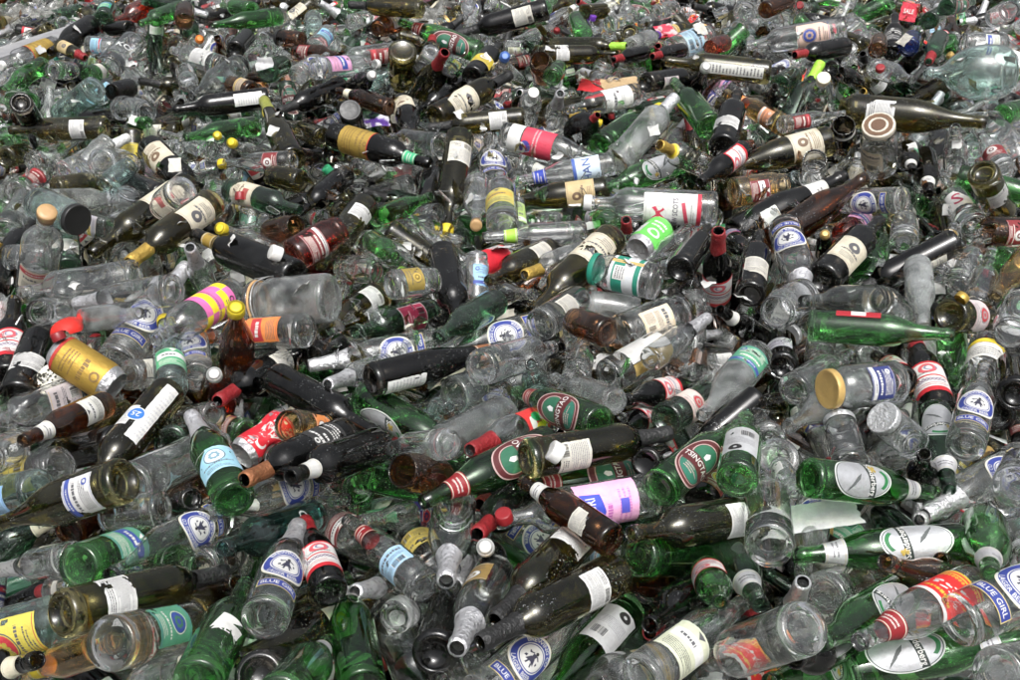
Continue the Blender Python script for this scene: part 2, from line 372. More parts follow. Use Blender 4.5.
342 H W k 97 -575 3693 -54 419 -766 487 cwht
343 H V d 97 -818 3557 66 53 977 -205
344 H T c 97 -717 3553 58 215 974 -77 lB
345 H T b 100 -801 4017 -17 664 -719 204 lAred | brown bottle with red label lying across
346 H V c 97 -732 4013 4 99 995 -30 lAlbl
347 H J b 97 -781 4036 25 -875 480 -68 cblk
348 H S c 97 -165 4515 40 -52 -999 -9
349 H W o 102 45 3279 14 -995 -58 -85 lW fblk | olive wine bottle with pale label, neck to the left
351 H H o 97 -590 3207 -23 -556 814 -168
352 H V c 97 -202 3033 25 -648 731 -215
353 H S c 118 -53 3725 -38 127 -776 618 cblu
355 H J g 118 -642 4452 38 -46 999 15
356 H J c 97 -619 4220 36 449 889 -92
357 H W k 97 -339 3875 -26 512 -848 139 lW
358 H T c 122 -44 2893 -57 -67 995 74 lB | clear beer bottle with blue emblem standing beside the red label bottle
359 H T c 122 -23 3167 2 917 -389 -89 lRW | clear bottle with white and red label lying across
360 H V c 100 430 3520 5 -852 -524 0 lNew | clear bottle with white label and round base toward the upper right
361 H G g 122 279 3140 -28 604 795 57 fyel | bright green wine bottle with yellow foil neck
362 H V f 122 318 3043 -44 588 734 340 fsil | frosted silver bottle with silver neck
363 H O k 61 205 3279 -48 414 -596 688 fred | round black bottle with red neck
364 H W o 122 900 3646 35 -978 204 44 lStripW | olive wine bottle with narrow white strip label
365 H S k 118 628 3629 -58 17 -743 669 cwht
366 H T g 122 615 3152 32 -196 978 68 | bright green bottle with neck up
367 H W k 122 620 2959 48 276 955 105 lW | black wine bottle with white label standing
368 H S y 122 879 3245 -5 -530 845 75 lAora nora | bottle of orange liquid with orange label
369 H V c 100 619 3063 -69 -665 -542 514 fgld nyel | clear bottle with gold cap and yellow neck
370 H K c 122 598 3986 -6 827 544 140 lAlbl | clear jar with pale blue label
371 H V f 97 441 3928 31 473 875 -105 cpur
372 H J c 97 378 4190 35 816 578 -2
373 H J c 97 572 4251 66 730 683 -25
374 H T g 115 272 4360 4 61 -998 -14
375 H F o 97 301 4358 35 492 848 -198
376 H W o 100 109 3856 27 962 264 -72 lW | olive wine bottle lying across with small white label
377 H B k 97 496 3915 17 -586 -796 149 fred
378 H B k 97 637 3940 18 -595 -789 156 fred
379 H K b 97 121 3774 -19 -113 -783 611
380 H J g 97 139 3544 53 258 966 -29
381 H W k 97 449 3464 64 725 673 -148 lAgry
382 H S c 109 137 3404 -60 64 -735 675 fsil
383 H V c 97 50 3449 -69 85 -752 654 cwht
384 H W o 97 124 3429 -9 -473 833 -286 fred lW
385 H S c 97 358 3574 16 -412 905 -110 fsil
386 H T g 101 79 4306 20 370 929 9 lW
387 H J r 97 806 4015 22 -621 -780 86
388 H K c 113 953 4410 20 288 958 8
389 H M r 97 743 3142 -21 -382 -883 272 cred
390 H S c 122 302 2909 21 -983 -30 -184 lHan nblu | clear bottle with pale blue label and blue neck band, lying below the red label bottle
391 H T g 109 518 3064 -41 -831 -554 -57 lS | green beer bottle with silver oval label above the spirits bottle
392 H B k 116 677 2948 45 -583 -812 -13 lU
393 H G o 135 1033 3171 81 933 -358 42 lW | large olive wine bottle lying across with white barcode label
394 H O a 115 1752 3677 24 -997 73 -25 | large pale green demijohn-shaped bottle
395 H K c 122 1120 3038 -50 -298 -422 856 lCre clid | clear jar standing with round printed lid
396 H W d 122 885 3386 -132 488 668 563 flim | green wine bottle with lime green foil neck
397 H V c 118 982 3415 -65 -95 -684 724 ccre
398 H S c 97 838 3186 27 937 350 19 lAred
399 H J k 118 1026 3177 -44 -148 -611 778 nwht
400 H V c 122 1194 3836 130 -962 145 -232 lApch | clear bottle with peach label near the top edge
401 H B k 122 1440 4010 -19 264 933 246 lK | brown beer bottle standing near the red packet
402 H J b 102 1355 3934 20 308 951 9
403 H W k 97 1189 3792 80 -768 -632 101 fred
404 H B k 97 1224 3696 -19 -518 -726 453
405 H B k 97 882 3512 -41 -171 -772 612
406 H G d 97 921 3576 15 482 869 -116
407 H G c 97 1323 3833 -11 135 -974 182
408 H K c 97 1811 3914 45 -998 11 55 lAwht
409 H L w 97 1804 3830 17 -318 -923 215
410 H B d 118 1611 4024 38 -439 -898 -32 fred
411 H T g 97 1550 3247 36 691 707 -151
412 H S c 118 1431 2891 0 68 995 74 lAred
413 H V c 118 1518 3251 9 -11 -998 -59
414 H S c 118 1340 3011 -54 -363 -582 728
415 H S m 118 1347 3326 -38 -497 -863 -86
416 H B k 103 1364 3238 -27 -395 -918 -27
417 H J c 117 901 2969 -59 -210 -635 743
418 H G o 122 974 3099 13 -954 -251 -162 lC | olive wine bottle with cream label, neck to the lower left
419 H T b 100 1023 4370 41 682 732 4
420 H K c 97 1946 4353 16 -74 -891 447
421 H T d 97 1729 4327 65 676 724 -135 lT
422 H T d 97 1627 4203 49 517 849 -107
423 H J n 107 1466 3929 31 394 919 6
424 S W d 96 -865 3656 -330 923 385 0
426 F V c 95 -914 1577 -258 -914 -401 -66
427 S T g 99 670 3720 -299 -389 883 262
428 S V c 95 -1155 3170 -229 124 961 -248
429 S T m 99 -2023 3642 -236 968 212 -136
432 S B k 104 -472 2336 -330 -827 562 0
433 S T m 104 1168 2341 -330 792 610 0
434 S G k 105 1941 5408 -330 -196 -981 0
435 S W b 96 978 1560 -330 -474 881 0
436 S T c 102 725 3697 -330 -951 -309 0
438 S W o 100 -799 1771 -330 -982 -190 0
439 S B g 101 -579 1937 -330 -953 301 0
440 S W k 102 -878 3527 -284 -874 -461 -151
443 F S c 96 1821 5208 -248 -940 -19 -341
447 S W k 95 -142 4962 -184 522 -698 -490
448 F W o 96 1150 3261 -214 853 510 -114
451 S B b 100 -1404 2489 -330 196 -981 0
454 S W d 100 -1957 4110 -330 -997 -73 0
455 F W o 99 -219 1486 -185 -685 -646 -338
456 S T g 103 1239 3658 -240 -944 -222 243
459 S W k 96 1507 3469 -330 -685 -728 0
460 S T c 102 -544 3003 -330 1000 -31 0
461 S T c 95 506 2703 -330 1000 -17 0
464 S W o 103 -1398 5510 -266 648 758 74
465 S B b 101 -958 3358 -199 816 -120 -565
466 S G o 96 2597 5659 -330 -443 897 0
467 S T c 105 -1842 3426 -330 988 155 0
468 S T g 103 -1275 3517 -206 -772 557 -305
469 F C d 96 879 3655 -172 704 -530 -472
476 S B c 96 2168 5292 -268 -925 375 -69
477 F J c 95 422 5309 -283 904 103 416
479 S T g 95 1510 5147 -257 -973 -211 -90
480 S J c 102 1670 3369 -330 -341 940 0
481 S S m 95 -50 3001 -330 -849 -528 0
482 S B b 101 -1044 4067 -261 859 509 -60
483 S G k 99 982 3458 -218 881 389 -269
487 S G o 99 -144 3376 -330 -706 708 0
488 S T c 95 -1110 2623 -330 983 -184 0
489 S H g 95 -693 2912 -168 854 -172 -491
490 S W o 101 -1253 5243 -326 408 873 268
491 F T c 103 1584 5090 -103 -419 -653 -631
493 S T c 97 -1761 3897 -179 -77 -844 -531
494 S G g 101 665 2165 -329 820 554 144
497 S B b 95 -106 1550 -252 897 -325 -301
498 S G o 95 -235 4217 -329 -802 585 120
500 S S m 102 149 1873 -257 -508 -852 -127
501 S W o 100 -991 4279 -181 -928 198 -315
503 F B c 97 -1550 5440 -279 962 20 274
504 S T c 97 966 3492 -207 -948 147 -282
507 S S c 98 -511 4158 -232 665 -626 -408
509 S V f 95 -706 2097 -230 -345 -863 -370
510 S T g 104 -395 3704 -250 925 367 -96
513 S Q c 103 -233 2210 -218 997 -11 79
514 S W o 103 -106 1728 -330 511 -860 0
516 S B k 105 -222 4408 -330 780 -626 0
517 S S c 96 7 1259 -250 375 862 -341
520 F T c 100 -882 3835 -152 -262 927 -268
521 S V a 104 -258 1368 -238 820 481 -310
524 S W o 103 995 3945 -330 -893 450 0
527 S T b 102 -907 4028 -323 378 -907 188
528 S F o 104 -417 2962 -139 -822 336 -459
533 S T g 96 -1480 4067 -330 -826 530 193
534 S J c 104 1146 2210 -330 908 -420 0
535 S J c 101 -128 2996 -280 -996 -41 -76
536 F T c 94 -627 3053 -227 -639 -736 224
538 S W o 95 881 3733 -330 -131 -991 0
539 S Q b 94 -806 3441 -330 997 72 0
542 S W o 98 -847 3654 -250 -787 -599 -149
543 S V c 101 -1212 4921 -237 -475 880 -25
545 S W k 102 -638 2824 -330 -887 462 0
547 S W o 101 1475 4703 -182 -857 159 -491
548 S W o 94 -2191 5704 -330 999 53 0
549 S B b 98 507 2201 -330 264 -965 0
552 S W o 100 -1698 3391 -251 -642 764 -68
555 S T g 101 1278 5296 -294 259 926 273
556 S W o 102 752 2100 -232 -50 997 -62
557 S B b 95 -1279 3589 -268 -795 604 -63
558 S W o 102 1935 5557 -330 -591 806 0
560 S B c 104 -735 5084 -217 850 521 69
563 F V c 99 622 5151 -314 797 496 344
566 F W b 96 -246 1517 -330 210 -978 0
569 S V f 98 1162 4973 -217 -666 699 -261
572 S T c 104 -653 4229 -258 -935 323 -149
574 S S m 101 -1181 2007 -281 -98 -995 24
575 S Q k 105 -1380 2781 -330 -535 -845 0
577 S S f 105 1689 2867 -330 -541 841 0
578 S W o 104 1466 2146 -330 -931 366 0
580 F W k 97 717 2442 -240 -564 807 -175
582 F W o 100 2128 5139 -329 721 662 206
583 S B d 100 418 1555 -177 -361 -662 -656
584 S Q b 105 -542 3610 -252 752 555 -356
585 S G k 98 515 4055 -304 918 243 314
586 S T c 95 1107 3013 -198 -543 825 -156
588 S B b 103 -259 4137 -225 467 837 -284
590 S T c 99 -1342 3054 -246 146 -981 -129
591 F B k 101 32 2495 -203 -614 779 128
592 S V f 103 -2567 5365 -330 778 628 0
593 F W o 103 -1365 4261 -125 227 736 -638
594 S T g 96 -1724 5105 -260 843 -532 -77
595 S J c 99 1654 5599 -330 -263 965 0
597 S B k 96 79 3372 -248 -531 847 -21
598 S T c 99 -1294 3468 -268 995 100 30
601 S W k 98 1615 3508 -330 -309 951 0
602 F T c 100 -695 2349 -151 -55 783 -620
609 S V f 100 9 3641 -330 563 -826 0
612 S T g 96 295 2345 -226 951 286 -114
617 F G o 101 473 5211 -270 -535 -642 549
619 S B b 103 1026 2792 -330 -272 962 0
620 S B k 97 -477 2172 -330 570 822 0
622 F S c 97 -1645 5047 -192 548 654 -521
623 S B g 102 205 2827 -330 416 910 0
625 S T d 100 421 2301 -330 -97 995 0
628 S B c 105 -249 1247 -330 -250 968 0
631 S S c 94 -1473 2748 -330 550 835 0
634 F T c 98 -2031 4923 -178 -695 634 -339
636 S W k 105 1950 5647 -330 775 -632 0
639 F W k 104 -1431 5037 -187 730 682 53
641 S W o 96 -377 3059 -211 -746 -605 -279
642 S T d 103 224 3661 -286 -861 -440 255
643 S W o 100 474 1910 -330 -10 1000 0
644 S J a 102 1785 3922 -330 437 899 0
645 S W d 98 -1155 2034 -330 206 -979 0
646 S J a 95 -841 5171 -240 -780 302 -548
647 S C k 96 517 2137 -156 -567 711 -416
649 F B k 97 1952 4891 -272 533 823 198
652 S W o 94 -941 3287 -328 987 9 161
653 S W b 97 -618 1412 -245 218 968 -127
654 S Q b 104 -429 3397 -263 -946 158 -285
655 F G k 102 -814 5142 -203 -12 -941 -338
657 S T g 96 740 3037 -330 -448 894 0
658 S T c 103 -1646 4468 -273 948 -220 230
659 F B b 104 -2525 5603 -196 -726 -425 -540
660 S W o 100 -2356 5089 -330 -989 -149 0
662 S T m 97 -199 5712 -330 -833 553 0
663 S B c 96 1986 3737 -330 -848 531 0
664 S V c 97 -246 2412 -244 664 737 -122
667 S S c 100 -309 2940 -200 914 26 -406
671 S J c 98 1637 3105 -330 -925 380 0
673 S B k 99 -993 2767 -326 -789 526 316
674 S M b 103 -978 5236 -241 968 27 -249
675 S K c 100 -75 3913 -264 982 -167 -88
676 S T c 94 1020 3838 -330 -415 -910 0
677 F T g 100 -336 2150 -256 -942 -334 -25
679 S W o 100 -794 2664 -190 649 655 -388
680 S H o 101 1893 4665 -287 -888 -402 225
681 S S f 99 586 4052 -330 728 -686 0
682 S W k 102 1129 4013 -236 -878 -457 -143
683 S B c 95 -2053 4012 -330 918 398 0
685 S Q b 98 2070 4214 -245 -920 217 -327
686 S G o 96 737 3294 -256 -863 -493 -111
687 F G k 105 -571 3190 -213 817 561 -133
690 S T c 97 -752 3860 -330 977 211 0
692 S W k 98 -928 2204 -330 983 -185 0
693 S W o 101 -169 2115 -278 -886 70 458
694 S T c 104 -644 3651 -241 856 427 -292
695 S B c 96 -757 5020 -162 796 232 -559
701 S T c 100 -1017 2050 -227 -595 -799 -85
702 S T g 97 -1317 3742 -330 -741 671 0
703 S G o 104 1508 5420 -115 -709 -504 -492
705 S V c 100 1485 2896 -208 -628 697 -346
706 S T g 103 -740 3391 -220 -779 -624 58
707 S F c 99 -33 3148 -330 833 553 0
708 S W o 105 400 5450 -330 -620 -784 0
709 S W o 96 -379 2857 -329 -540 -824 172
710 S W k 95 1282 3546 -286 -837 -547 18
711 S B k 100 -1355 4155 -275 116 -964 -240
713 F B b 96 -376 1631 -330 207 978 0
715 F W o 101 363 2038 -285 -562 -494 664
716 S G o 102 -1482 4288 -224 971 72 -228
718 S B g 98 -575 4090 -224 -780 562 -274
719 F V f 104 559 3998 -270 797 -594 -105
721 S W k 94 -190 5576 -275 471 -849 237
725 F B c 101 -2322 5246 -257 -753 -580 -312
726 S W k 100 902 3023 -208 -649 -719 -249
728 S W o 105 -541 3734 -228 -74 970 -233
729 S B d 96 -1635 4248 -261 -892 452 9
732 S B b 100 867 3447 -330 -94 -996 0
733 S W b 105 -546 2078 -330 -992 125 0
735 S Q c 94 1507 2819 -330 -985 -172 0
736 S W o 97 1623 3663 -330 115 993 0
737 S G d 101 188 2014 -329 515 -837 183
738 S T c 98 -1301 4752 -226 517 813 -267
740 S B b 104 -678 3681 -330 -511 -859 0
741 F T c 97 494 3228 -221 -458 812 -362
743 S W o 104 262 3942 -327 924 -367 105
744 S B k 98 -373 1878 -278 -308 797 520
746 F W k 101 -526 3908 -181 458 -805 -377
747 S T c 100 1003 5497 -330 -662 750 0
748 S B g 95 1123 2555 -330 624 782 0
751 S B b 97 1862 4062 -330 997 72 0
752 S S c 96 555 5245 -288 -932 101 349
753 S S f 99 -788 2062 -240 -962 -251 -107
755 S G k 101 908 2748 -330 -329 -904 274
756 S B c 96 98 3128 -278 987 161 11
757 F W o 101 40 5248 -192 -824 -514 -238
758 F B b 95 -838 3860 -211 927 -120 -356
759 S W b 98 181 3423 -330 785 619 0
761 S T c 98 2005 5750 -330 996 -91 0
763 S J c 97 875 2880 -275 188 976 -107
765 S V c 95 1271 2288 -330 980 -25 199
766 S B d 96 -1049 2242 -262 955 28 -296
767 S W o 102 -395 3446 -330 206 -978 0
768 S G g 102 -2141 5771 -330 960 280 0
770 S S f 94 295 4011 -330 966 257 0
771 S S c 101 -1577 3189 -330 -967 -212 140
775 S M g 102 -521 2614 -330 716 -699 0
776 S G g 104 706 5494 -264 -7 976 -216
777 S K c 98 1527 5429 -286 -923 -222 314
778 S T g 94 806 3345 -293 246 -939 240
780 F V c 101 977 2403 -236 -961 -220 -167
783 F J c 98 2216 5204 -229 -838 413 -358
784 S S c 95 -431 3049 -260 -535 838 -107
785 S H g 95 -534 1437 -173 -571 -655 -495
786 S W o 98 292 1796 -330 -999 44 0
787 S W o 97 638 2053 -217 -922 -365 130
789 S W k 98 -895 4244 -330 983 -182 0
792 S T m 104 -608 3405 -330 74 -935 347
794 S K c 100 100 2000 -330 529 -848 0
797 S G k 101 -1170 2275 -330 -642 766 0
798 S G o 104 925 5726 -246 516 -850 -111
799 S T f 101 207 1395 -330 125 -992 0
801 S G k 97 -977 4043 -263 -167 -986 -7
802 S F o 96 -328 3962 -330 334 943 0
806 F W o 103 2429 5370 -156 -364 766 -530
807 S K c 100 -1955 3787 -230 75 962 -261
809 S T g 98 1088 3389 -330 981 192 0
810 S B c 100 -1526 4276 -261 -628 771 -105
812 S V c 100 -136 1802 -330 -67 998 0
815 S S c 100 -324 3878 -330 -501 866 0
817 S B k 98 -78 1364 -329 463 752 468
819 S W o 95 1085 4956 -142 321 906 -277
822 S G o 103 -1576 4898 -179 -883 450 -129
823 S W o 96 -323 3110 -330 -998 65 0
824 S W o 102 1594 5222 -215 -459 -882 -104
826 S V c 101 1768 4262 -238 862 -412 -296
827 S G d 104 -118 5056 -185 835 -431 -342
828 F B g 98 1754 5467 -262 -619 -786 -1
829 S B k 105 820 4119 -211 2 -892 -452
830 F W k 100 -1560 5387 -156 627 -634 -453
832 S T g 104 1914 4310 -210 -757 523 -393
834 S J c 97 -828 1898 -330 -45 999 0
835 S W o 98 1609 4476 -330 718 -675 168
836 S V f 97 -724 1675 -329 -296 925 237
838 F G k 101 1506 3335 -258 840 -241 485
839 F B g 99 -513 2173 -176 744 111 -659
840 S T g 103 491 4329 -330 959 283 0
845 S W d 103 -894 5061 -319 920 341 195
846 S K a 97 1066 3615 -326 -447 776 444
847 S T c 101 -926 1788 -330 -411 911 0
848 S W b 99 -245 5300 -243 417 -865 -281
849 S B k 97 400 3268 -266 -463 885 -49
850 S B b 99 -1216 3663 -259 994 67 -91
851 S C k 104 -951 4043 -263 884 450 -127
853 F T f 103 1897 4990 -244 -573 769 -283
855 S T c 100 -1341 3794 -267 -377 899 221
856 F W o 100 1649 5168 -328 685 -468 558
858 F G o 104 1787 3941 -250 -207 976 -61
860 F V c 100 423 3231 -220 -963 269 -29
862 F W o 94 300 5243 -163 -898 22 -440
864 S T g 98 -2575 5664 -330 932 -363 0
865 S S c 96 1034 3353 -330 -767 -642 0
866 F V c 100 1424 5242 -254 -331 -817 473
869 F W o 103 -239 5074 -168 -247 947 -206
870 S J c 103 -936 2669 -330 -998 56 0
872 F W o 95 1860 5378 -255 50 -990 -131
874 S J a 102 556 2627 -330 995 95 0
875 S J c 99 -2101 5671 -288 -418 -900 125
881 S V c 101 -1524 4617 -228 -482 801 -355
884 S W o 103 253 4572 -316 89 -961 262
885 S W o 100 -373 1789 -330 -441 897 0
886 S J c 95 1962 4760 -280 -986 9 167
887 S W o 95 -989 3777 -294 467 846 258
888 F T c 104 264 4117 -221 -919 -268 -288
891 S B g 97 -207 4248 -329 66 910 409
892 S T d 102 2380 5427 -330 -76 997 0
893 S W o 105 -1015 3086 -261 652 758 -7
894 S F o 104 273 4326 -330 -999 52 0
895 S T c 105 1129 5440 -266 526 824 -209
897 S B c 96 511 4247 -330 982 -187 0
899 S S c 105 -492 2622 -211 462 -859 -222
900 S W k 103 -1086 3181 -253 257 966 -7
901 F B f 97 882 1687 -205 819 143 -555
902 F G o 100 -2466 5187 -261 297 955 16
903 S W o 98 1199 2665 -240 215 929 -301
906 S W k 99 -1606 5302 -273 899 433 68
907 S W o 95 -261 5657 -330 -771 637 0
909 F T c 95 194 3639 -138 -626 402 -668
910 S W k 101 1130 3256 -330 860 510 0
913 F B b 94 954 5406 -272 -956 281 -90
914 F G o 104 -967 5260 -174 -872 458 -175
915 S T g 99 -444 2136 -330 988 153 0
917 S V c 101 -1310 4821 -314 -476 835 277
918 S W o 100 1175 3724 -219 197 946 -257
919 S S c 97 -1052 1524 -330 551 821 151
920 S J c 103 -564 3285 -240 832 473 -289
921 S M c 99 -1076 2414 -328 -851 190 490
923 S T g 104 453 3748 -330 -866 -501 0
925 S T m 94 -1395 4479 -246 -965 203 -166
929 S S c 97 -825 4059 -249 178 -973 -144
930 S T c 105 1468 4697 -263 394 -917 -69
931 F V a 103 -1436 2604 -246 716 -676 -174
934 F T c 102 60 2752 -307 869 -494 -36
935 S W b 104 155 2647 -330 -919 -395 0
936 S T g 94 1278 1611 -330 -656 754 0
937 S V c 103 44 3254 -330 -933 361 0
938 S T g 100 1568 3399 -330 -447 -894 0
939 F S f 96 567 2376 -271 508 662 551
942 F W o 104 -1089 2545 -330 423 -906 0
943 S T g 99 203 3490 -330 -580 815 0
944 S T c 97 777 4508 -330 -906 -424 0
952 S H o 105 -110 2362 -153 -731 -552 -402
955 S G o 94 -461 4267 -243 -670 -720 -183
956 S K c 105 267 5059 -326 388 -783 487
958 S V k 101 -1221 1735 -330 884 251 395
960 S T g 95 -2572 5877 -330 -171 -918 357
962 S K a 100 -858 4924 -223 265 -918 -295
963 F W k 100 756 5661 -328 719 -672 178
964 S B d 100 846 5384 -330 -640 769 0
965 S V f 95 1760 3728 -225 258 -924 -281
969 S S c 100 1035 5415 -251 969 -124 -215
970 F V f 95 792 1775 -330 -787 -617 0
972 S B b 105 -1711 3777 -328 -254 -949 185
973 S T c 99 -20 3070 -330 818 575 0
974 F W k 96 916 5054 -184 349 846 -404
976 S T c 99 -1086 2037 -323 207 -978 -26
977 S T g 96 -7 2218 -330 353 936 0
978 F T c 102 -886 3168 -263 389 -920 -46
979 S T g 104 47 4970 -330 -915 260 309
980 S B k 104 279 2457 -212 527 695 -490
981 S T c 100 1078 3968 -330 -817 505 279
983 S F c 98 -925 5027 -243 -676 692 -255
984 S T c 95 -1394 5116 -259 486 -868 -104
985 S F o 94 -19 2381 -330 461 887 0
987 S M c 99 246 1588 -245 554 647 -525
990 S T f 97 -1062 5517 -330 796 -605 0
991 S W d 101 1205 2817 -180 684 -586 -433
993 S S c 102 -116 3723 -188 845 -129 -519
994 S W k 99 191 5141 -263 -540 -814 -212
1000 F T c 95 -2214 5216 -193 -849 -365 -382
1001 S K a 105 -656 2354 -260 -971 227 -76
1003 F G g 105 1856 5311 -181 -882 -16 -470
1004 S T c 97 895 1627 -330 -998 -65 0
1005 F W b 99 2120 5211 -261 -227 -970 -85
1006 F W d 97 -2158 5103 -207 397 914 -82
1009 F T g 105 659 3013 -330 938 -347 0
1010 S T c 104 102 4576 -330 637 -771 0
1011 S M c 96 -32 1478 -330 456 -890 0
1013 S Q c 101 -170 2591 -238 -705 -707 -65
1015 S T c 102 -1668 3733 -246 61 961 -269
1016 S B b 95 591 1865 -330 -987 124 106
1021 F W k 100 1067 4093 -127 -797 501 -337
1022 S W d 100 1463 3926 -206 790 555 -262
1024 S T c 99 -177 1285 -330 959 283 0
1027 F F c 99 4 1439 -262 888 -428 168
1028 S V c 100 1808 4767 -262 -634 772 27
1029 S B g 97 -1682 3587 -330 -985 -172 0
1030 S B k 96 892 3342 -330 911 411 0
1031 S W k 99 772 2494 -330 587 -810 0
1035 S T g 103 1065 2567 -330 428 898 101
1036 S W o 101 -346 3685 -330 326 945 0
1037 F G g 98 -2370 5659 -283 616 -788 24
1039 S C d 97 530 2832 -323 -931 -264 252
1040 S W d 97 771 2975 -264 740 672 -33
1044 S W d 95 -566 2243 -330 -880 474 0
1045 S T c 102 -1464 5358 -330 -73 -997 0
1046 S W k 103 -2493 5811 -196 358 -860 -363
1048 S W k 100 -588 1107 -218 667 745 9
1052 S B c 99 819 2596 -228 -13 937 -348
1053 S B g 97 -402 2666 -330 -988 -156 0
1054 S V a 99 -1435 5189 -330 894 -429 128
1055 S T c 96 438 1853 -248 885 -408 -222
1056 S F c 97 1277 4990 -162 561 -805 -191
1057 F K c 100 -243 3028 -330 712 702 0
1058 S T b 100 -81 3459 -245 7 998 -61
1059 F V f 103 -1144 3727 -209 -448 878 168
1061 F B d 98 1013 1657 -330 -565 825 0
1063 S W o 95 -98 3355 -330 240 971 0
1065 F W o 97 589 3271 -263 434 900 33
1067 S W o 95 -1759 3835 -330 -798 -603 0
1068 S W o 96 38 4697 -238 395 -907 -142
1070 S W k 95 451 4197 -330 982 -188 0
1071 F K c 104 -1283 2529 -330 933 -361 0
1072 S F c 102 -1227 4969 -326 515 628 584
1073 S W d 99 2052 4313 -330 39 -993 111
1075 F T f 94 -179 5214 -211 -64 -997 31
1076 S W k 99 -947 5592 -264 864 -500 48
1078 S T g 103 -1 4056 -328 -305 944 126
1079 S B c 101 -2057 5004 -263 609 789 -79
1081 S T c 96 665 2362 -330 431 897 100
1082 F B d 101 17 1843 -239 -971 -95 220
1084 S B g 95 454 2262 -285 274 -962 -12
1086 F W o 97 -1168 5300 -204 -815 470 -339
1087 S F o 96 -375 4860 -276 -626 654 424
1088 S B c 102 1246 5258 -221 641 -612 -463
1089 F B c 96 -563 5615 -181 771 -42 -635
1091 F T g 102 1941 5063 -237 150 969 -197
1093 S W o 105 -1752 4365 -244 -408 896 -176
1097 S V c 98 -205 2134 -330 -673 -740 2
1098 S W o 94 -1935 5363 -330 -995 -17 97
1101 S W k 99 110 2080 -330 -634 -773 0
1103 S G k 97 1390 4082 -330 -951 -308 0
1104 S B f 101 -1135 3314 -330 989 151 0
1105 S T g 97 32 1382 -175 343 917 -204
1106 F B b 105 411 3678 -293 946 -280 160
1109 S W o 105 1135 4256 -188 -506 768 -393
1110 F B f 97 1002 2019 -265 -601 -793 -100
1111 S T g 99 31 1784 -330 499 -867 0
1114 S T c 100 -1559 3820 -125 186 789 -585
1116 S W o 98 -679 5356 -219 323 871 -371
1119 S W o 102 -709 3472 -254 -949 -309 57
1120 S K c 100 432 4163 -330 -772 635 0
1121 S F m 101 1040 2652 -234 966 -146 -212
1122 F V f 104 -108 3379 -215 -375 -842 -389
1123 S W o 99 1201 4372 -276 -500 842 205
1126 S G k 99 -1633 3960 -330 933 359 0
1127 F W o 94 -463 5220 -235 832 -551 -56
1128 F T c 103 99 5528 -269 -932 -350 -96
1129 S W d 100 541 2241 -330 889 457 0
1130 S T g 101 -205 4312 -231 938 346 -38
1132 S T c 97 -658 5818 -330 -700 -714 0
1134 S B k 101 861 5552 -245 -923 364 128
1137 S Q b 97 543 2639 -330 -997 79 0
1138 S V f 94 390 1615 -330 -303 953 0
1143 S T d 97 1181 1648 -330 -974 -97 205
1144 S G d 94 1970 5542 -330 695 -719 0
1145 S K c 103 1390 2637 -330 -967 -254 0
1146 S W o 95 -585 1568 -330 -199 -980 0
1147 S J f 101 911 2149 -330 -395 919 0
1148 S T c 103 707 2011 -330 -896 -408 173
1149 S S c 99 -1064 2351 -330 -895 446 0
1150 F G g 104 1533 5550 -236 953 -247 -176
1151 S W d 102 -1214 2364 -249 -741 -633 -224
1154 S B c 105 1355 5476 -271 973 62 223
1155 S V c 99 -806 5172 -198 945 200 -258
1160 F V c 98 815 3732 -142 140 -967 -211
1161 S B k 102 258 3056 -330 -122 992 0
1162 S T c 100 1431 3792 -330 -688 -726 0
1166 S W k 103 -887 4230 -255 -878 -475 -56
1167 S T d 99 1385 2380 -260 -688 725 -28
1168 S J c 100 -2172 5767 -330 -976 -219 0
1169 F B b 99 684 3156 -224 934 333 129
1170 S W o 97 -79 2157 -292 -348 -919 182
1171 S G k 101 1895 4428 -330 -284 -959 0
1172 S W k 104 -947 2424 -251 494 859 -132
1173 S M c 97 505 2933 -330 -726 -688 0
1174 F G d 101 2350 5649 -207 697 -645 -313
1177 S T c 98 634 2338 -296 -963 -67 261
1180 S B b 101 71 2658 -330 -657 754 0
1181 S B k 104 57 2792 -234 -752 -555 -356
1182 F G g 102 -495 1624 -330 -993 117 0
1185 F G d 98 204 1655 -330 453 -879 146
1186 S B k 96 -1089 5083 -221 299 942 -151
1187 F W o 100 1127 2033 -330 687 -726 0
1188 F T g 101 232 1406 -326 -157 859 487
1190 F B k 99 923 5595 -254 -416 846 -332
1191 F J c 98 441 3557 -268 988 156 -4
1192 S W d 96 65 5451 -266 975 7 -222
1194 F B d 96 402 1840 -249 -227 946 233
1197 S T c 97 -492 2957 -330 -511 -853 106
1198 S W o 97 -1924 3482 -330 985 171 0
1199 S W o 103 -1008 3206 -224 330 880 -342
1201 S K c 99 1514 4579 -194 90 993 70
1202 F V c 95 547 3199 -201 -923 -266 -279
1204 S S f 98 1763 4179 -274 923 -304 -234
1205 S B f 100 -550 1576 -329 698 -661 275
1206 S W d 97 50 5566 -330 956 -292 0
1207 F W b 96 994 2290 -330 491 871 0
1208 S T d 97 -1062 2157 -330 618 -771 154
1209 S K c 102 -1726 4211 -281 -837 525 155
1210 S T g 101 1027 2693 -237 646 724 -242
1211 S S c 95 953 2165 -253 -85 941 -328
1212 S T c 105 176 5408 -279 655 -711 255
1214 F T c 99 574 5421 -177 -862 -331 -384
1217 F B f 99 -806 1400 -271 895 -413 -171
1218 F B c 97 780 1853 -330 -825 -566 0
1219 S W k 104 200 2912 -330 -981 -195 0
1221 S T c 103 2681 5405 -330 -771 637 0
1222 S W o 99 -1009 4244 -258 -44 969 -242
1223 F V k 98 -855 2245 -281 941 -320 107
1225 S B k 96 -643 2629 -279 931 -355 -87
1227 S T c 102 1570 3267 -330 936 352 0
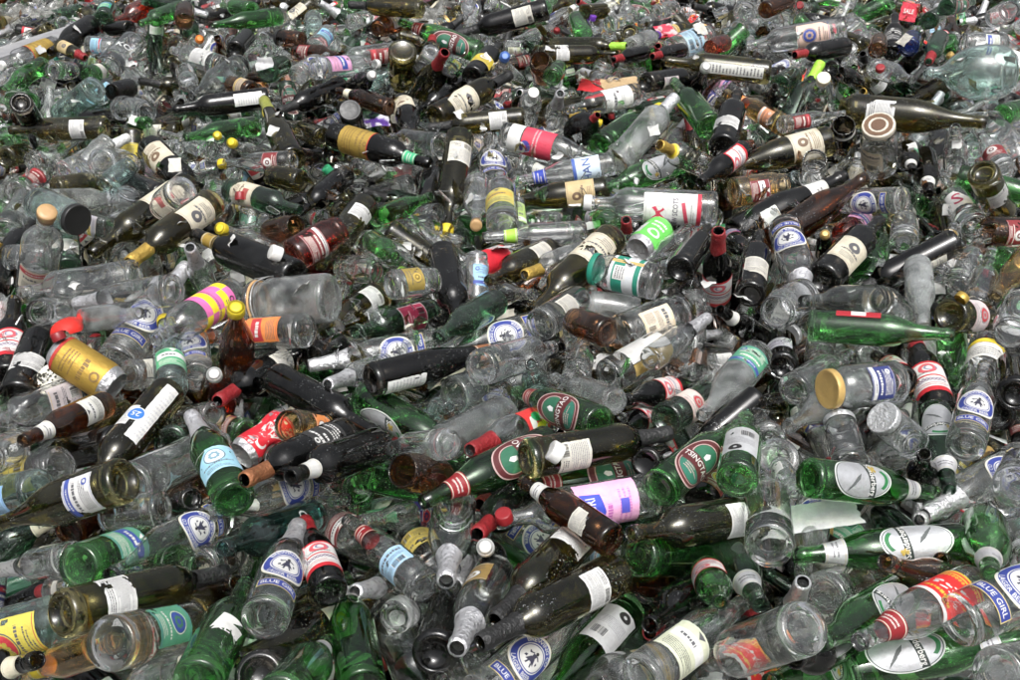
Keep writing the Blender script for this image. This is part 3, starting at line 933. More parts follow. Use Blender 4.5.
1228 S T g 100 1147 3712 -258 -822 568 -30
1229 S B g 104 381 3783 -330 -863 -505 0
1230 F Q c 101 993 2279 -330 -279 -960 0
1231 F B k 96 -1797 5138 -156 -746 -316 -587
1232 S T c 94 -546 5002 -197 176 -855 -488
1233 S W k 104 2465 5227 -330 -597 -753 275
1234 S B f 94 1589 3985 -285 608 -793 -32
1235 S S m 98 -774 1701 -330 -995 -101 0
1236 S B f 95 -1520 3156 -235 530 -727 -436
1237 F T b 105 501 2625 -201 300 -865 -401
1240 S T c 98 -236 4579 -271 697 692 -185
1242 S B k 104 -851 2850 -285 641 -767 25
1243 S C d 105 -311 5585 -330 821 -571 0
1246 S S f 99 -1346 4015 -257 -895 -335 -294
1247 S J a 103 1447 4783 -220 979 169 109
1248 S B d 101 -1271 3897 -231 450 -866 -217
1251 S W k 97 -680 3916 -330 -390 921 0
1252 S W o 99 -1635 4215 -286 991 130 11
1253 S S c 98 -481 1750 -280 -989 143 24
1255 F T f 98 1224 4045 -180 820 460 -339
1256 S B b 97 -721 1874 -311 364 -671 646
1257 F J c 97 758 3250 -271 358 -933 -24
1258 S M g 94 -358 1874 -330 977 212 0
1259 S W k 99 572 3676 -229 965 142 -222
1260 S G o 104 78 4172 -327 961 -85 262
1262 S W o 96 1037 5010 -252 552 -833 37
1265 S J o 103 -523 2295 -330 -860 511 0
1266 F T c 102 -1931 5436 -183 -873 -160 -462
1267 S B f 105 62 1743 -189 815 39 -578
1268 F T b 95 -773 2040 -323 -852 442 279
1269 S V f 105 -30 4504 -330 701 713 0
1272 F T c 97 520 3475 -222 417 892 174
1273 S T m 104 314 2633 -242 -443 -849 -289
1274 F B c 103 154 5001 -215 755 596 274
1275 S W o 103 -540 2451 -273 -226 -954 197
1277 S W d 99 1970 5225 -330 975 222 0
1278 S W b 101 323 1724 -248 -656 751 -82
1279 S W o 96 2297 5351 -330 -483 876 0
1280 S V f 97 1788 5310 -330 -186 983 0
1281 F T g 96 -584 2167 -330 695 719 0
1283 S T g 95 989 3250 -247 105 982 -159
1284 S B k 95 454 1309 -259 -694 718 -46
1285 S B c 100 1233 2957 -235 490 -809 -323
1287 F S c 99 -20 3069 -238 -873 465 -148
1290 F T g 97 -309 1698 -168 -218 792 -570
1291 F W k 98 -638 1195 -257 -745 665 -47
1293 S W o 102 1829 3856 -330 581 798 158
1294 S T c 104 -389 2386 -330 -639 769 0
1295 S C k 104 124 2316 -248 -992 111 -53
1297 S W k 95 -1371 3513 -195 522 -769 -369
1298 F B b 99 136 1978 -156 -960 122 -252
1300 S G o 101 -1987 5511 -330 972 -236 0
1301 S F c 104 -1314 2673 -330 999 -42 0
1302 S G d 104 -443 2896 -330 957 289 0
1306 S T g 99 180 1438 -330 -653 758 0
1310 F V c 100 -2055 5606 -330 -489 -805 337
1311 F W o 96 -8 4906 -207 957 279 -80
1312 S T c 98 1145 2508 -330 989 150 0
1314 S T b 99 283 2428 -330 -646 -752 131
1315 S V a 97 -1404 3545 -330 -201 980 0
1316 S T c 95 1098 2536 -330 -882 -381 278
1317 S S c 98 -387 2569 -330 300 934 196
1318 S W d 97 1394 3320 -267 856 516 -41
1319 S G k 95 -53 3372 -330 932 -363 0
1320 S G o 95 -1008 3732 -257 981 75 -179
1323 S W d 103 -721 4115 -258 408 -909 -86
1327 S S c 96 -392 2274 -263 -516 811 -274
1328 S T c 97 1539 3074 -235 10 -985 -170
1330 F G o 100 966 3385 -245 -986 11 -166
1333 S B b 99 1551 3823 -238 -940 -125 -317
1336 S G o 102 -597 5065 -329 -790 -442 424
1337 S V f 104 -534 2452 -328 -726 648 229
1340 F Q b 100 1536 5394 -272 394 -919 15
1341 S T b 102 -898 1634 -226 276 934 -228
1342 S B k 98 1407 3236 -264 -507 851 -134
1343 F Q k 101 -280 3277 -178 193 -795 -575
1344 S W k 99 57 1903 -194 670 653 -353
1347 S T b 98 -1005 1981 -250 725 -628 -283
1348 S B b 104 -794 3232 -330 -998 -69 0
1349 S B g 99 -729 3872 -272 -278 946 -164
1350 S J c 97 556 2829 -330 527 -266 807
1352 S T c 103 1069 4117 -330 -994 -111 0
1353 S H o 94 -1092 5839 -330 561 -828 0
1354 S T b 99 -1564 5450 -330 756 655 0
1355 S G k 99 -1044 2720 -330 -756 655 0
1356 S W k 100 -1239 3971 -238 461 -875 -147
1359 S W k 98 -174 4544 -274 895 440 -68
1360 S S c 94 -739 3800 -229 942 -162 -292
1362 S H g 99 578 4122 -259 231 970 -76
1364 S S c 98 -1414 3860 -275 -817 576 -12
1365 S B c 101 101 2767 -262 6 984 178
1367 S J c 94 -435 2538 -300 850 -499 168
1368 S T g 94 1083 4804 -234 -697 694 -180
1372 S S c 103 -11 2207 -330 -353 -936 0
1373 S W o 95 -1106 4885 -227 -556 815 163
1375 S B k 103 218 1421 -239 -916 240 -322
1377 S T b 100 -1420 3200 -330 742 -671 0
1378 S W o 96 -1393 5304 -219 616 -769 -170
1380 S G g 99 -1417 4563 -220 -417 884 -212
1383 F T c 104 -1297 2870 -329 720 -576 388
1385 S V k 96 215 3744 -269 586 -810 37
1388 S W k 104 -161 3703 -205 -299 950 -89
1389 S K c 100 -218 4562 -322 -153 -911 382
1390 S T c 104 215 3112 -329 -913 -376 157
1391 F W d 94 968 1221 -294 -940 340 23
1392 F W o 99 -288 1803 -252 446 882 -153
1393 F T g 99 -76 1624 -251 849 -518 -99
1397 S W o 97 293 1445 -330 -1 -1000 0
1398 F S f 105 1947 4966 -176 -234 -785 -574
1400 S K a 100 1012 1590 -330 698 -716 0
1401 F W k 104 1078 5086 -190 -805 -519 287
1402 F T c 97 820 5096 -292 572 714 403
1403 S K a 105 -879 1461 -330 879 476 0
1404 S S c 103 -82 2289 -330 -915 -378 143
1405 F B c 103 1984 5613 -252 559 -805 -200
1410 S B d 104 396 3552 -330 976 220 0
1412 S S c 96 -620 4908 -192 -712 -677 -185
1413 F W b 99 -864 5065 -242 -709 691 -142
1415 S W k 96 -134 1609 -330 -298 955 0
1416 F S c 97 1340 1929 -330 -803 596 0
1417 F S f 101 658 5466 -212 945 89 -316
1419 S H o 97 -2739 5410 -286 989 143 36
1420 F V c 103 -772 1693 -157 888 70 -455
1422 S W o 101 -2026 4786 -268 -156 -981 -112
1423 S T c 103 -905 3425 -328 915 -341 215
1424 S K a 99 721 3626 -182 784 284 -551
1426 S T c 104 1616 5009 -204 -525 -817 -237
1429 S G k 104 2579 5801 -330 981 192 0
1432 S F c 104 1256 3053 -330 -958 288 0
1433 F G g 98 -2072 5061 -241 114 984 -140
1439 S T c 96 728 1896 -240 693 645 -322
1440 S W b 98 976 3965 -185 502 774 -385
1443 F G o 98 161 2210 -330 1000 28 0
1445 S K a 98 1414 3417 -250 850 525 -46
1446 S W k 102 881 4120 -187 27 -890 -456
1447 S T d 94 -1414 4218 -329 -237 -929 284
1448 S W k 98 -277 3482 -246 -982 -73 -171
1449 S M c 99 -770 2702 -260 -290 -952 -99
1450 S B g 100 625 1405 -330 952 305 0
1451 S T c 96 -1253 3075 -287 266 964 13
1452 S J c 103 966 1387 -330 880 476 0
1453 S B k 95 1216 2099 -224 643 683 -345
1455 S V k 95 -91 4067 -274 933 -102 344
1456 F W o 103 673 1639 -273 -394 -901 -182
1459 S W d 95 -126 4864 -234 -956 165 -244
1460 S S f 99 1025 2775 -253 -971 201 -127
1462 F W k 101 -251 1874 -330 -259 -966 0
1467 S W o 103 1038 4579 -274 966 258 1
1468 S T g 102 1320 3733 -330 -474 880 0
1469 F T d 97 858 1565 -255 -340 933 -118
1471 S W k 97 -1249 5161 -210 813 557 -168
1473 S V f 98 -166 4534 -330 492 -870 0
1474 F T f 105 -382 5215 -228 511 793 -333
1475 S B d 97 -470 2544 -277 -879 -385 282
1478 S M c 99 1332 2874 -330 -754 -657 0
1479 S W o 102 -2057 5472 -300 753 524 398
1480 F W o 105 -935 5153 -152 -677 -608 -415
1482 S J c 102 1286 2274 -277 -621 -761 188
1483 S W d 97 -638 3724 -330 175 -985 0
1485 S B g 99 1 4918 -255 -946 251 -204
1487 S Q c 104 -1952 4886 -287 -775 -581 250
1488 F K a 96 167 2416 -330 -311 950 0
1489 S B k 102 -1724 4015 -268 -2 984 179
1490 F T f 99 -575 3715 -149 -820 -449 -354
1492 S B k 97 -141 5101 -282 922 -180 344
1493 F T c 98 2098 5483 -219 -113 -993 34
1494 S T c 96 -549 2678 -330 339 941 0
1495 S B k 104 78 5011 -246 -507 841 -190
1496 F T g 101 562 5465 -253 930 -353 -104
1498 S V f 94 -548 4580 -234 846 -411 -341
1499 S W b 96 359 5660 -218 907 -175 -384
1500 S W o 97 -243 5385 -330 978 -34 205
1502 S T f 102 -1154 3614 -330 244 970 0
1504 S F o 100 -2465 5500 -277 -970 -59 -237
1505 S T g 100 -914 5347 -284 -810 586 22
1506 S W o 101 2214 5344 -329 -473 812 342
1507 S G d 101 756 4014 -260 -63 976 -207
1508 S J c 98 -930 2533 -285 -963 269 -3
1509 S W o 100 -353 1490 -330 -861 -509 0
1514 F S f 96 393 5527 -246 -561 -749 -353
1516 S W d 102 -160 3171 -190 -434 886 -165
1518 F S c 105 703 1377 -330 1000 2 0
1520 S M c 99 -872 2418 -276 270 881 389
1521 S V c 97 -2386 5775 -330 604 -797 0
1524 S W k 104 2060 5189 -330 -706 -701 103
1527 S W k 100 -399 4132 -244 898 -421 -130
1533 S T c 96 66 3851 -330 984 -180 0
1534 S W d 100 968 4230 -277 -915 -338 222
1535 S T m 103 -1241 4262 -253 -861 -508 6
1537 S V c 95 -890 2908 -263 -793 604 83
1539 S G o 100 1648 4177 -330 -859 -512 0
1540 S S m 98 -805 2670 -330 941 339 0
1542 S T d 100 715 1362 -289 -830 403 385
1543 S B k 97 -1894 4651 -251 -13 -985 -171
1544 S T f 98 1626 5437 -330 -224 975 0
1547 S B k 105 -705 4155 -330 880 -475 0
1551 S W o 99 363 1530 -279 473 870 137
1552 S T g 97 978 1818 -330 -739 674 0
1553 S W k 99 254 2678 -330 967 256 0
1555 F W o 95 -1100 5543 -263 972 -221 -80
1556 S B c 97 -215 2685 -187 0 769 -639
1557 S T b 101 153 4214 -285 -665 746 46
1558 S S c 99 1137 2206 -267 716 647 -261
1559 S W o 94 -164 3461 -241 -802 542 -250
1561 S G k 102 434 1780 -330 164 -986 0
1563 S B b 100 334 1368 -330 973 230 0
1564 S G o 98 -2266 4923 -261 627 -779 3
1567 S T b 102 -31 2720 -197 -700 -577 -421
1568 S H o 100 -315 3019 -330 377 926 0
1569 F W k 101 -1692 5136 -253 882 420 213
1570 S G o 100 848 4118 -326 -366 925 103
1573 S B g 99 -1178 4030 -330 985 175 0
1574 F T c 104 -179 5437 -212 121 -913 -389
1575 S G o 105 1272 3468 -330 812 584 0
1576 S S m 96 -1176 5302 -261 -188 -937 -295
1578 S B d 101 -1769 3284 -330 957 290 0
1579 S B g 96 879 3661 -271 873 -410 -265
1580 S G d 95 -2707 5584 -330 981 -192 0
1583 S S f 102 -1784 3185 -330 853 522 0
1584 F W o 100 560 1571 -169 829 -291 -477
1585 S W d 95 -1096 3460 -192 -397 910 -115
1588 S M c 103 -757 3485 -330 702 712 0
1589 S B c 105 1455 3337 -330 -293 -944 155
1590 S T c 105 1560 2852 -330 -896 405 183
1591 F V c 97 262 3486 -267 -980 105 170
1592 S B g 95 374 2508 -330 -827 562 0
1594 S S c 100 -38 3800 -324 -756 -543 365
1595 F W k 98 -971 3112 -159 -792 192 -579
1596 F H g 98 1303 3096 -200 -571 755 -323
1597 S B c 101 759 5407 -194 570 -637 -518
1598 S J c 101 880 2136 -330 -63 -772 632
1599 S B c 96 -1212 2068 -330 798 602 0
1600 S V f 102 -494 4065 -330 78 997 0
1601 S W d 100 -1528 5066 -248 503 -861 79
1602 S B g 95 1195 2053 -280 944 -285 -163
1603 S W o 105 -948 4855 -197 -324 850 -417
1604 S W o 94 105 2311 -183 -699 -703 131
1605 S T c 94 -645 3173 -281 799 -602 0
1606 F W k 103 192 3037 -203 -142 -973 -181
1607 S B b 102 1282 2887 -330 599 801 0
1608 S V k 99 -1583 4910 -269 -784 621 12
1609 S T c 99 265 2736 -330 678 735 0
1610 S G g 99 -925 5248 -328 769 451 453
1611 S T c 97 1207 3249 -330 872 -490 0
1613 S W k 97 1444 3677 -330 -833 -554 0
1614 F T c 99 2054 5194 -213 -282 -876 -392
1615 F B g 104 -67 2968 -216 -573 759 -309
1616 S B b 101 -280 1911 -330 488 873 0
1617 S T m 101 1057 5398 -168 747 -377 -548
1620 F T d 97 481 3832 -180 919 392 39
1622 S T d 98 1283 4963 -267 -771 637 -15
1623 S G k 97 314 4405 -330 147 989 0
1624 S T c 95 1200 4676 -232 -977 -19 -211
1625 S G g 95 -993 1387 -330 186 983 0
1626 S Q b 104 -1166 5317 -292 932 247 265
1627 S G g 104 -660 3456 -290 -90 991 100
1628 S T d 103 -1481 5638 -330 -808 589 0
1629 F G o 104 492 3045 -274 109 -988 108
1632 S B k 101 1817 5792 -330 832 -555 0
1633 F T c 103 -93 3461 -191 842 -539 -11
1634 S T d 95 370 2984 -330 -550 -835 0
1636 F T c 105 333 2441 -269 -789 -588 177
1638 F W d 99 -1334 2609 -330 987 -158 0
1639 S B c 101 1620 3726 -248 951 252 -178
1641 S J c 96 635 2389 -296 -208 963 170
1642 S T d 97 689 2934 -330 828 -555 87
1644 F W o 95 673 3466 -322 -136 765 629
1645 S W d 101 694 2185 -226 -595 -737 -321
1649 S T c 95 -518 1912 -233 429 -834 -346
1655 S W o 100 916 3566 -242 -942 184 -281
1656 S T b 105 -1288 4346 -330 848 377 372
1660 S B g 100 -1067 4421 -280 -378 -924 -59
1661 S B b 96 -639 2759 -330 -924 382 0
1662 S J c 103 -1485 3507 -330 -17 1000 0
1664 S B k 103 -1057 3216 -330 -415 -910 0
1666 S T g 103 -1338 2727 -330 -378 -926 0
1667 F V c 105 608 5255 -314 -289 -704 649
1668 S G k 102 576 3921 -330 -979 205 0
1669 S V c 104 1478 3123 -330 393 -920 0
1670 S T c 100 -479 5115 -256 930 -368 -14
1671 S W o 101 -518 5575 -266 -963 -77 258
1672 S K a 95 -828 3573 -319 640 660 393
1674 S T c 99 -491 3918 -214 -255 885 -391
1676 S W o 99 -589 3157 -330 411 912 0
1677 S G o 103 136 3742 -322 -859 494 136
1678 S W k 104 1767 4101 -330 -586 810 0
1679 S T c 98 1434 2677 -330 -901 435 0
1680 S W d 100 498 3076 -224 -951 -233 -201
1682 F W d 102 -192 3125 -258 -850 -301 432
1683 S S c 98 -2117 5105 -284 -191 976 104
1685 S B f 101 -762 5665 -304 970 -238 48
1686 S B k 101 -445 4110 -330 930 369 0
1688 S T f 101 -2447 5270 -330 973 -231 0
1689 S W o 96 1141 2906 -327 -278 908 312
1690 S G g 94 -455 4415 -330 997 79 0
1691 S B b 103 527 2273 -330 -358 934 0
1694 S F o 98 -332 5624 -330 -564 -826 0
1695 F W o 95 -283 2433 -329 -101 911 400
1698 S W o 95 256 3074 -277 -910 -407 77
1699 S B c 97 1381 4217 -279 -995 -82 58
1700 F B f 104 -545 1363 -271 54 998 -23
1701 S S c 99 -627 3059 -330 -343 939 0
1702 S W k 104 -808 1771 -236 550 -819 -164
1703 F T c 99 1131 2254 -329 -746 -637 195
1704 S B b 95 -1538 2833 -251 -122 934 -337
1706 F K a 105 2610 5546 -278 -673 672 -309
1707 F T c 102 -965 3487 -183 -845 -418 -334
1708 S V c 103 -85 2740 -277 -920 -391 1
1709 F W o 103 -591 3632 -272 183 -968 171
1711 F W o 101 -408 5396 -304 408 887 217
1712 S B b 95 -759 2515 -330 -993 114 0
1713 S G o 104 -1941 3572 -330 672 740 0
1714 S S c 102 -935 1366 -225 572 780 -253
1718 S V c 101 -144 3806 -210 960 -230 -157
1720 S W k 97 -470 5288 -220 -614 789 -20
1721 S J c 99 -305 3209 -330 534 845 0
1723 S B k 100 -1402 5135 -281 -976 -213 -31
1725 F W o 101 142 2986 -328 809 -294 510
1728 S G k 95 547 1706 -330 -148 -989 0
1730 S J c 95 -362 5624 -221 -155 576 -803
1732 F W o 97 -1328 3899 -215 -4 1000 23
1737 S V c 102 1091 3179 -330 963 -269 0
1738 S J c 97 576 3999 -330 -989 147 0
1739 S S c 101 -239 2072 -227 -770 -587 -252
1740 F W o 101 -2002 5116 -180 574 -666 -476
1741 S W o 101 293 4128 -330 -887 -462 0
1742 S V c 96 -970 3273 -330 -989 -147 0
1744 S T c 99 813 1931 -330 -915 -404 0
1746 S K a 99 -1451 3512 -330 913 -408 0
1748 S T g 96 -1009 3170 -329 -412 -896 167
1754 S G k 100 1308 5724 -330 -276 961 0
1755 F T f 104 -23 1677 -226 803 -510 -309
1757 F C d 99 -834 2311 -239 954 -249 -166
1758 S W o 94 -502 5082 -297 -734 -532 423
1759 S G d 105 -426 1137 -297 -617 785 48
1760 S J f 97 1767 5686 -330 340 -940 0
1761 S B d 104 -508 2359 -197 442 -744 -502
1762 S B d 101 -465 1539 -330 1000 -13 0
1765 S W o 104 -410 2874 -248 980 91 -178
1766 S V c 96 933 2889 -330 240 -971 0
1768 S G d 96 -356 2031 -330 -893 449 0
1769 F W o 95 144 2578 -269 -992 50 114
1771 F H o 96 -490 3078 -165 -857 61 -512
1772 S V a 98 1359 3388 -295 -71 939 336
1773 S W o 103 -1279 3954 -258 -32 987 -157
1775 S T c 104 1163 2494 -286 -930 -206 305
1781 F G o 103 301 2208 -183 -227 973 31
1782 F T c 99 -629 1916 -189 -127 901 -414
1783 S B b 97 1031 2924 -330 851 -525 0
1784 S S c 95 275 3212 -277 375 901 -219
1785 S T c 104 -2180 3929 -328 897 239 373
1787 S J c 95 -1152 2264 -228 291 347 -892
1788 S B f 97 -460 1945 -225 378 -857 -351
1789 S B k 103 124 3906 -330 978 -208 0
1791 S W o 100 662 1223 -329 -515 811 279
1794 S B b 102 2267 5323 -330 918 -366 150
1796 S W k 100 -934 3723 -330 374 -927 0
1797 S T m 101 -1770 3971 -243 -392 -907 -155
1798 F M c 102 1032 1946 -330 643 766 0
1799 S W o 98 -54 3995 -282 997 50 62
1800 F G o 100 -1700 4004 -150 666 -441 -602
1801 S T c 100 2440 5530 -330 678 -735 0
1804 S S c 99 -1056 4780 -304 -768 486 416
1805 S B d 98 -554 4033 -330 734 -679 0
1806 S K c 99 514 2872 -330 887 461 0
1807 S T c 94 -97 1816 -330 651 -759 0
1808 S W o 100 -1907 5762 -258 -544 -839 -20
1810 S V c 98 1816 5269 -330 -994 -69 84
1812 S W b 102 162 2353 -310 -700 660 274
1815 S T d 101 -788 2851 -252 -526 844 104
1818 S T d 98 -223 1822 -240 874 458 -160
1819 F T c 98 -870 2285 -252 -960 198 -198
1822 F B g 102 -830 5395 -225 -684 -690 -237
1823 S T c 104 -84 1686 -253 699 709 -95
1824 S W k 95 -695 3415 -330 282 -959 0
1825 S K a 102 310 1893 -330 590 807 0
1827 S T g 101 -1345 3730 -250 -816 552 -169
1828 S G o 103 -185 3687 -330 989 -83 125
1829 S T c 98 1174 2470 -330 -498 -867 0
1830 S W d 101 -689 2629 -244 691 708 -142
1831 F V f 99 222 2251 -240 943 85 -321
1833 S H g 104 -1160 3937 -330 911 413 0
1834 F K c 97 -2367 5522 -304 558 -537 633
1835 S W k 94 654 5606 -298 -717 -654 240
1837 F W o 96 -133 4210 -182 954 -65 -293
1839 S W o 94 -50 3424 -256 -995 -97 -20
1840 S W k 102 665 4134 -253 112 990 -80
1841 F G g 95 973 4110 -226 720 667 -191
1844 S T g 104 -625 4237 -330 -843 538 0
1845 S W o 99 1396 5582 -257 980 189 -56
1846 S W b 104 2246 5751 -273 155 -971 -181
1850 S T g 101 -652 1360 -251 -409 909 -77
1851 S T d 100 1008 4295 -293 -952 279 -127
1853 S T c 98 -1118 3925 -294 285 -941 180
1854 S W o 95 -13 2085 -210 475 -791 -386
1856 S S c 98 1269 3966 -213 -127 871 -474
1858 S W o 100 852 2157 -233 -551 -771 -319
1862 S W o 96 -85 1801 -246 -538 -843 -5
1864 S W o 96 789 1202 -330 -685 728 0
1865 S W k 105 218 5489 -249 -334 928 -162
1868 S B g 99 1402 3925 -297 885 -434 168
1870 S W o 95 -1043 4448 -268 -70 995 72
1871 S W k 99 108 3367 -327 -548 828 120
1872 S F c 96 140 4454 -330 -1000 15 0
1876 F F c 96 -337 1700 -258 920 387 -60
1878 S K c 94 -1801 5435 -266 -972 -223 -74
1883 S S c 97 423 3656 -330 -872 -490 0
1888 S G d 94 -977 4344 -330 342 -940 0
1889 F V c 100 392 2186 -239 -665 -740 -102
1891 S H o 103 -1212 2048 -330 -191 -982 0
1892 S W k 98 -15 5520 -330 -925 381 0
1893 F T d 101 89 4229 -171 78 902 -425
1894 S K c 102 927 1501 -330 -951 308 0
1895 S J c 103 721 1580 -330 -476 -879 0
1896 S B k 102 -193 2287 -330 362 888 283
1897 S B b 103 -171 2843 -234 -962 -189 -200
1905 S W b 101 1237 4655 -330 -580 780 235
1908 F K c 96 417 1924 -274 284 945 162
1909 S W o 94 336 3475 -330 -463 -877 127
1910 S T b 95 86 3942 -330 -997 74 0
1912 F W k 103 -321 1508 -222 938 67 -341
1913 S W b 102 -1028 4212 -283 -915 212 342
1914 S W k 98 596 3047 -255 -836 494 -239
1915 S S c 103 -155 2132 -249 498 832 -243
1916 S V f 100 -635 2393 -330 -942 334 0
1917 F J a 99 -161 2188 -288 -980 -67 188
1918 S W b 103 -923 2885 -202 -949 249 -195
1919 S J a 99 888 1407 -330 756 655 0
1920 S V c 100 -534 3511 -297 881 414 229
1921 S B k 105 -857 1626 -330 984 -177 0
1922 S B c 98 477 3669 -330 212 977 0
1924 S T c 99 -1509 5283 -277 -707 -684 -181
1926 S W d 105 -173 1231 -274 342 899 272
1927 F G d 97 130 1702 -330 975 -28 218
1930 S W o 104 677 1317 -256 143 -985 -96
1931 S W o 99 998 2880 -206 935 161 -316
1932 S B c 102 1049 3393 -320 415 -887 202
1934 S T g 97 -1188 3733 -330 10 1000 0
1935 S S c 100 -2761 5699 -330 639 769 0
1936 S H o 101 -694 3134 -330 -985 175 0
1937 S B k 100 839 1871 -240 423 818 -390
1939 S W o 97 -1652 2600 -329 951 151 271
1944 S W o 97 642 4117 -330 590 -808 0
1948 S T c 105 1092 5142 -240 799 538 -269
1949 S W o 101 -1639 3869 -209 363 -931 -40
1950 S G k 98 987 4696 -215 -181 -946 -268
1952 S T g 102 1036 3559 -330 -890 -416 188
1953 S C k 104 842 4720 -328 969 46 243
1955 S F o 102 164 4919 -255 -431 -899 -76
1956 S G o 101 -469 5171 -234 -908 -382 -170
1958 S S c 97 -302 2301 -330 -238 971 0
1959 S T g 99 -267 4017 -330 999 -37 0
1960 S T d 104 2550 5125 -330 -323 946 0
1961 S T c 99 -137 2664 -330 -898 -439 0
1963 S F c 104 -1689 5148 -329 -423 797 431
1966 S W k 95 859 2459 -241 416 897 -147
1968 F W k 94 -958 1448 -269 680 730 -71
1969 S T c 104 -1299 3335 -327 8 -974 228
1970 S T f 103 1254 4289 -243 982 -118 -150
1971 S G k 95 620 3918 -330 -383 -924 0
1972 S T m 102 -90 2031 -194 -878 -473 72
1974 F T c 98 -1583 5018 -172 449 807 -385
1975 S S c 101 -2562 4993 -330 971 165 172
1976 F T g 104 -1833 5080 -164 -581 -789 -199
1977 S V c 95 640 3519 -330 -996 -94 0
1979 S B k 94 -967 2580 -269 450 888 -97
1980 F W o 101 1635 5366 -266 -614 775 -148
1981 S V c 98 1039 3123 -287 -435 -898 58
1982 F T c 98 1043 1424 -234 -835 -432 -340
1983 S S c 97 200 5473 -235 688 -721 -83
1985 S T c 98 -236 1717 -330 209 -978 0
1986 F W d 103 -75 2169 -182 -651 -709 -272
1987 S W o 103 874 3228 -275 984 -21 -175
1988 S G k 94 410 3420 -260 -745 668 -2
1989 F W o 102 -2543 5694 -247 554 -822 -130
1990 S F c 98 896 5453 -330 -774 633 0
1991 S V f 101 -1058 3682 -330 198 980 0
1992 S G g 101 181 2024 -330 -329 944 0
1993 S T c 105 364 3001 -330 -317 948 0
1995 S B c 97 -214 4344 -330 -993 116 0
1996 S B g 96 -471 4380 -329 -516 691 507
2000 S K a 94 -571 3576 -330 966 260 0
2005 S T g 102 -157 3543 -255 -819 514 -256
2006 F W k 98 2232 5545 -270 270 -960 72
2009 S T f 98 805 3363 -330 -968 -252 0
2010 S V a 94 262 1979 -330 689 724 0
2011 F B f 98 57 1233 -276 302 797 522
2012 F W o 101 373 2694 -277 463 -886 26
2017 S T c 99 -797 1899 -222 940 178 -290
2018 S T c 101 -835 4064 -330 271 -962 0
2019 S V a 100 1049 3294 -207 858 365 -362
2021 S W k 95 1755 3370 -330 -454 891 0
2024 F G d 101 -706 2653 -193 -573 -724 -385
2026 S T f 94 763 1313 -276 63 986 154
2028 F G d 103 -2224 5504 -221 204 942 -267
2029 S V f 101 -978 3101 -330 -57 -998 0
2033 S B k 98 220 2028 -330 694 720 0
2034 S K c 95 -241 3825 -330 834 552 0
2035 F V f 98 63 4125 -230 -987 87 -135
2036 S B k 98 795 3265 -330 244 -970 0
2037 S T g 105 -1617 3501 -330 629 671 392
2038 S G o 95 648 3863 -330 595 -804 0
2039 S T c 99 -1634 4300 -259 -502 847 -173
2041 S W k 97 474 2607 -330 301 -954 0
2042 S T c 105 -819 5164 -283 681 727 90
2044 S W o 97 -1362 2808 -330 920 -391 0
2045 S W o 98 1871 5527 -325 -383 722 577
2048 F T f 103 -1179 3682 -175 980 103 -171
2049 S V a 94 -1475 4337 -256 666 723 -182
2051 S G g 97 2282 4881 -234 984 -50 -172
2052 S J o 103 -502 5490 -330 518 856 0
2053 S G k 104 591 1328 -174 -771 383 -509
2054 S S c 103 2450 5757 -330 -132 -988 78
2055 S G d 98 -2373 5664 -330 -939 345 0
2056 S G k 104 -581 5277 -329 803 -575 159
2057 S H o 102 -814 3055 -330 965 -103 242
2058 S T f 103 -1693 4814 -217 -71 -955 -288
2059 S W d 98 -401 1287 -234 273 -953 -129
2062 S S c 102 1730 3792 -330 -370 -920 128
2063 S W o 99 1396 3441 -330 464 779 421
2066 S B b 100 -881 2264 -330 -492 871 0
2067 S J c 94 -761 3530 -284 -870 -492 -33
2068 S S c 98 -330 3532 -330 -970 -242 0
2069 F W o 97 708 3297 -330 335 -942 0
2071 F W b 103 -980 2064 -159 426 746 -512
2072 S J c 102 627 3580 -330 941 -339 0
2073 S K c 101 817 3535 -330 -616 -788 0
2078 S W o 94 1119 1980 -330 -347 -938 0
2079 S T d 94 459 3012 -330 -556 -730 397
2080 S M c 100 -729 2759 -330 -872 -490 0
2081 F B k 101 554 2884 -254 917 -230 -326
2082 F B b 95 -394 1327 -320 925 -37 379
2085 S W k 104 -1091 4094 -273 132 -970 202
2087 S F o 102 -350 4954 -258 996 76 53
2088 S W o 101 -414 1628 -220 362 -895 -260
2091 S G d 100 -474 5473 -276 -769 -614 -180
2092 F S m 100 -2429 5447 -232 -572 -715 -402
2093 S W o 99 1112 1853 -330 946 -326 0
2094 S V c 96 -1847 4166 -330 -996 92 0
2096 F C k 99 1485 4898 -195 -764 643 55
2097 F K c 95 -527 1705 -330 -980 201 0
2099 S W k 97 -1957 4157 -279 328 -941 89
2102 S J c 102 1485 4559 -227 136 -969 206
2104 S J a 103 -1568 4130 -249 885 465 -4
2106 S W o 94 -1240 3866 -324 -390 -851 352
2107 S B c 97 654 3032 -330 -835 551 0
2110 S B k 102 1972 5011 -272 -710 -704 -8
2112 S W o 94 -389 4859 -196 -728 -501 -468
2114 S M c 96 -335 3401 -330 152 988 0
2115 S V c 100 -1588 3885 -330 -391 -920 0
2119 S H g 101 -976 2678 -265 166 970 -178
2120 S W o 105 -99 2900 -330 901 433 0
2123 S W o 100 864 3823 -234 -681 713 -163
2125 S T g 99 -579 5497 -330 510 860 0
2126 S G o 100 -1795 5160 -223 -460 815 -351
2127 F G k 99 1923 5261 -219 -316 -948 36
2130 S J f 98 495 1522 -301 -450 565 692
2131 F H o 99 1930 5476 -253 846 -506 -168
2135 F W k 101 1028 2534 -262 887 321 333
2137 F V c 99 -609 2187 -330 -888 460 0
2138 S G o 101 -874 2915 -330 -169 -986 0
2140 S K c 102 -996 5539 -330 -435 901 0
2142 S T g 98 -172 3426 -171 226 940 -253
2143 S G o 99 -687 2822 -253 -380 923 -68
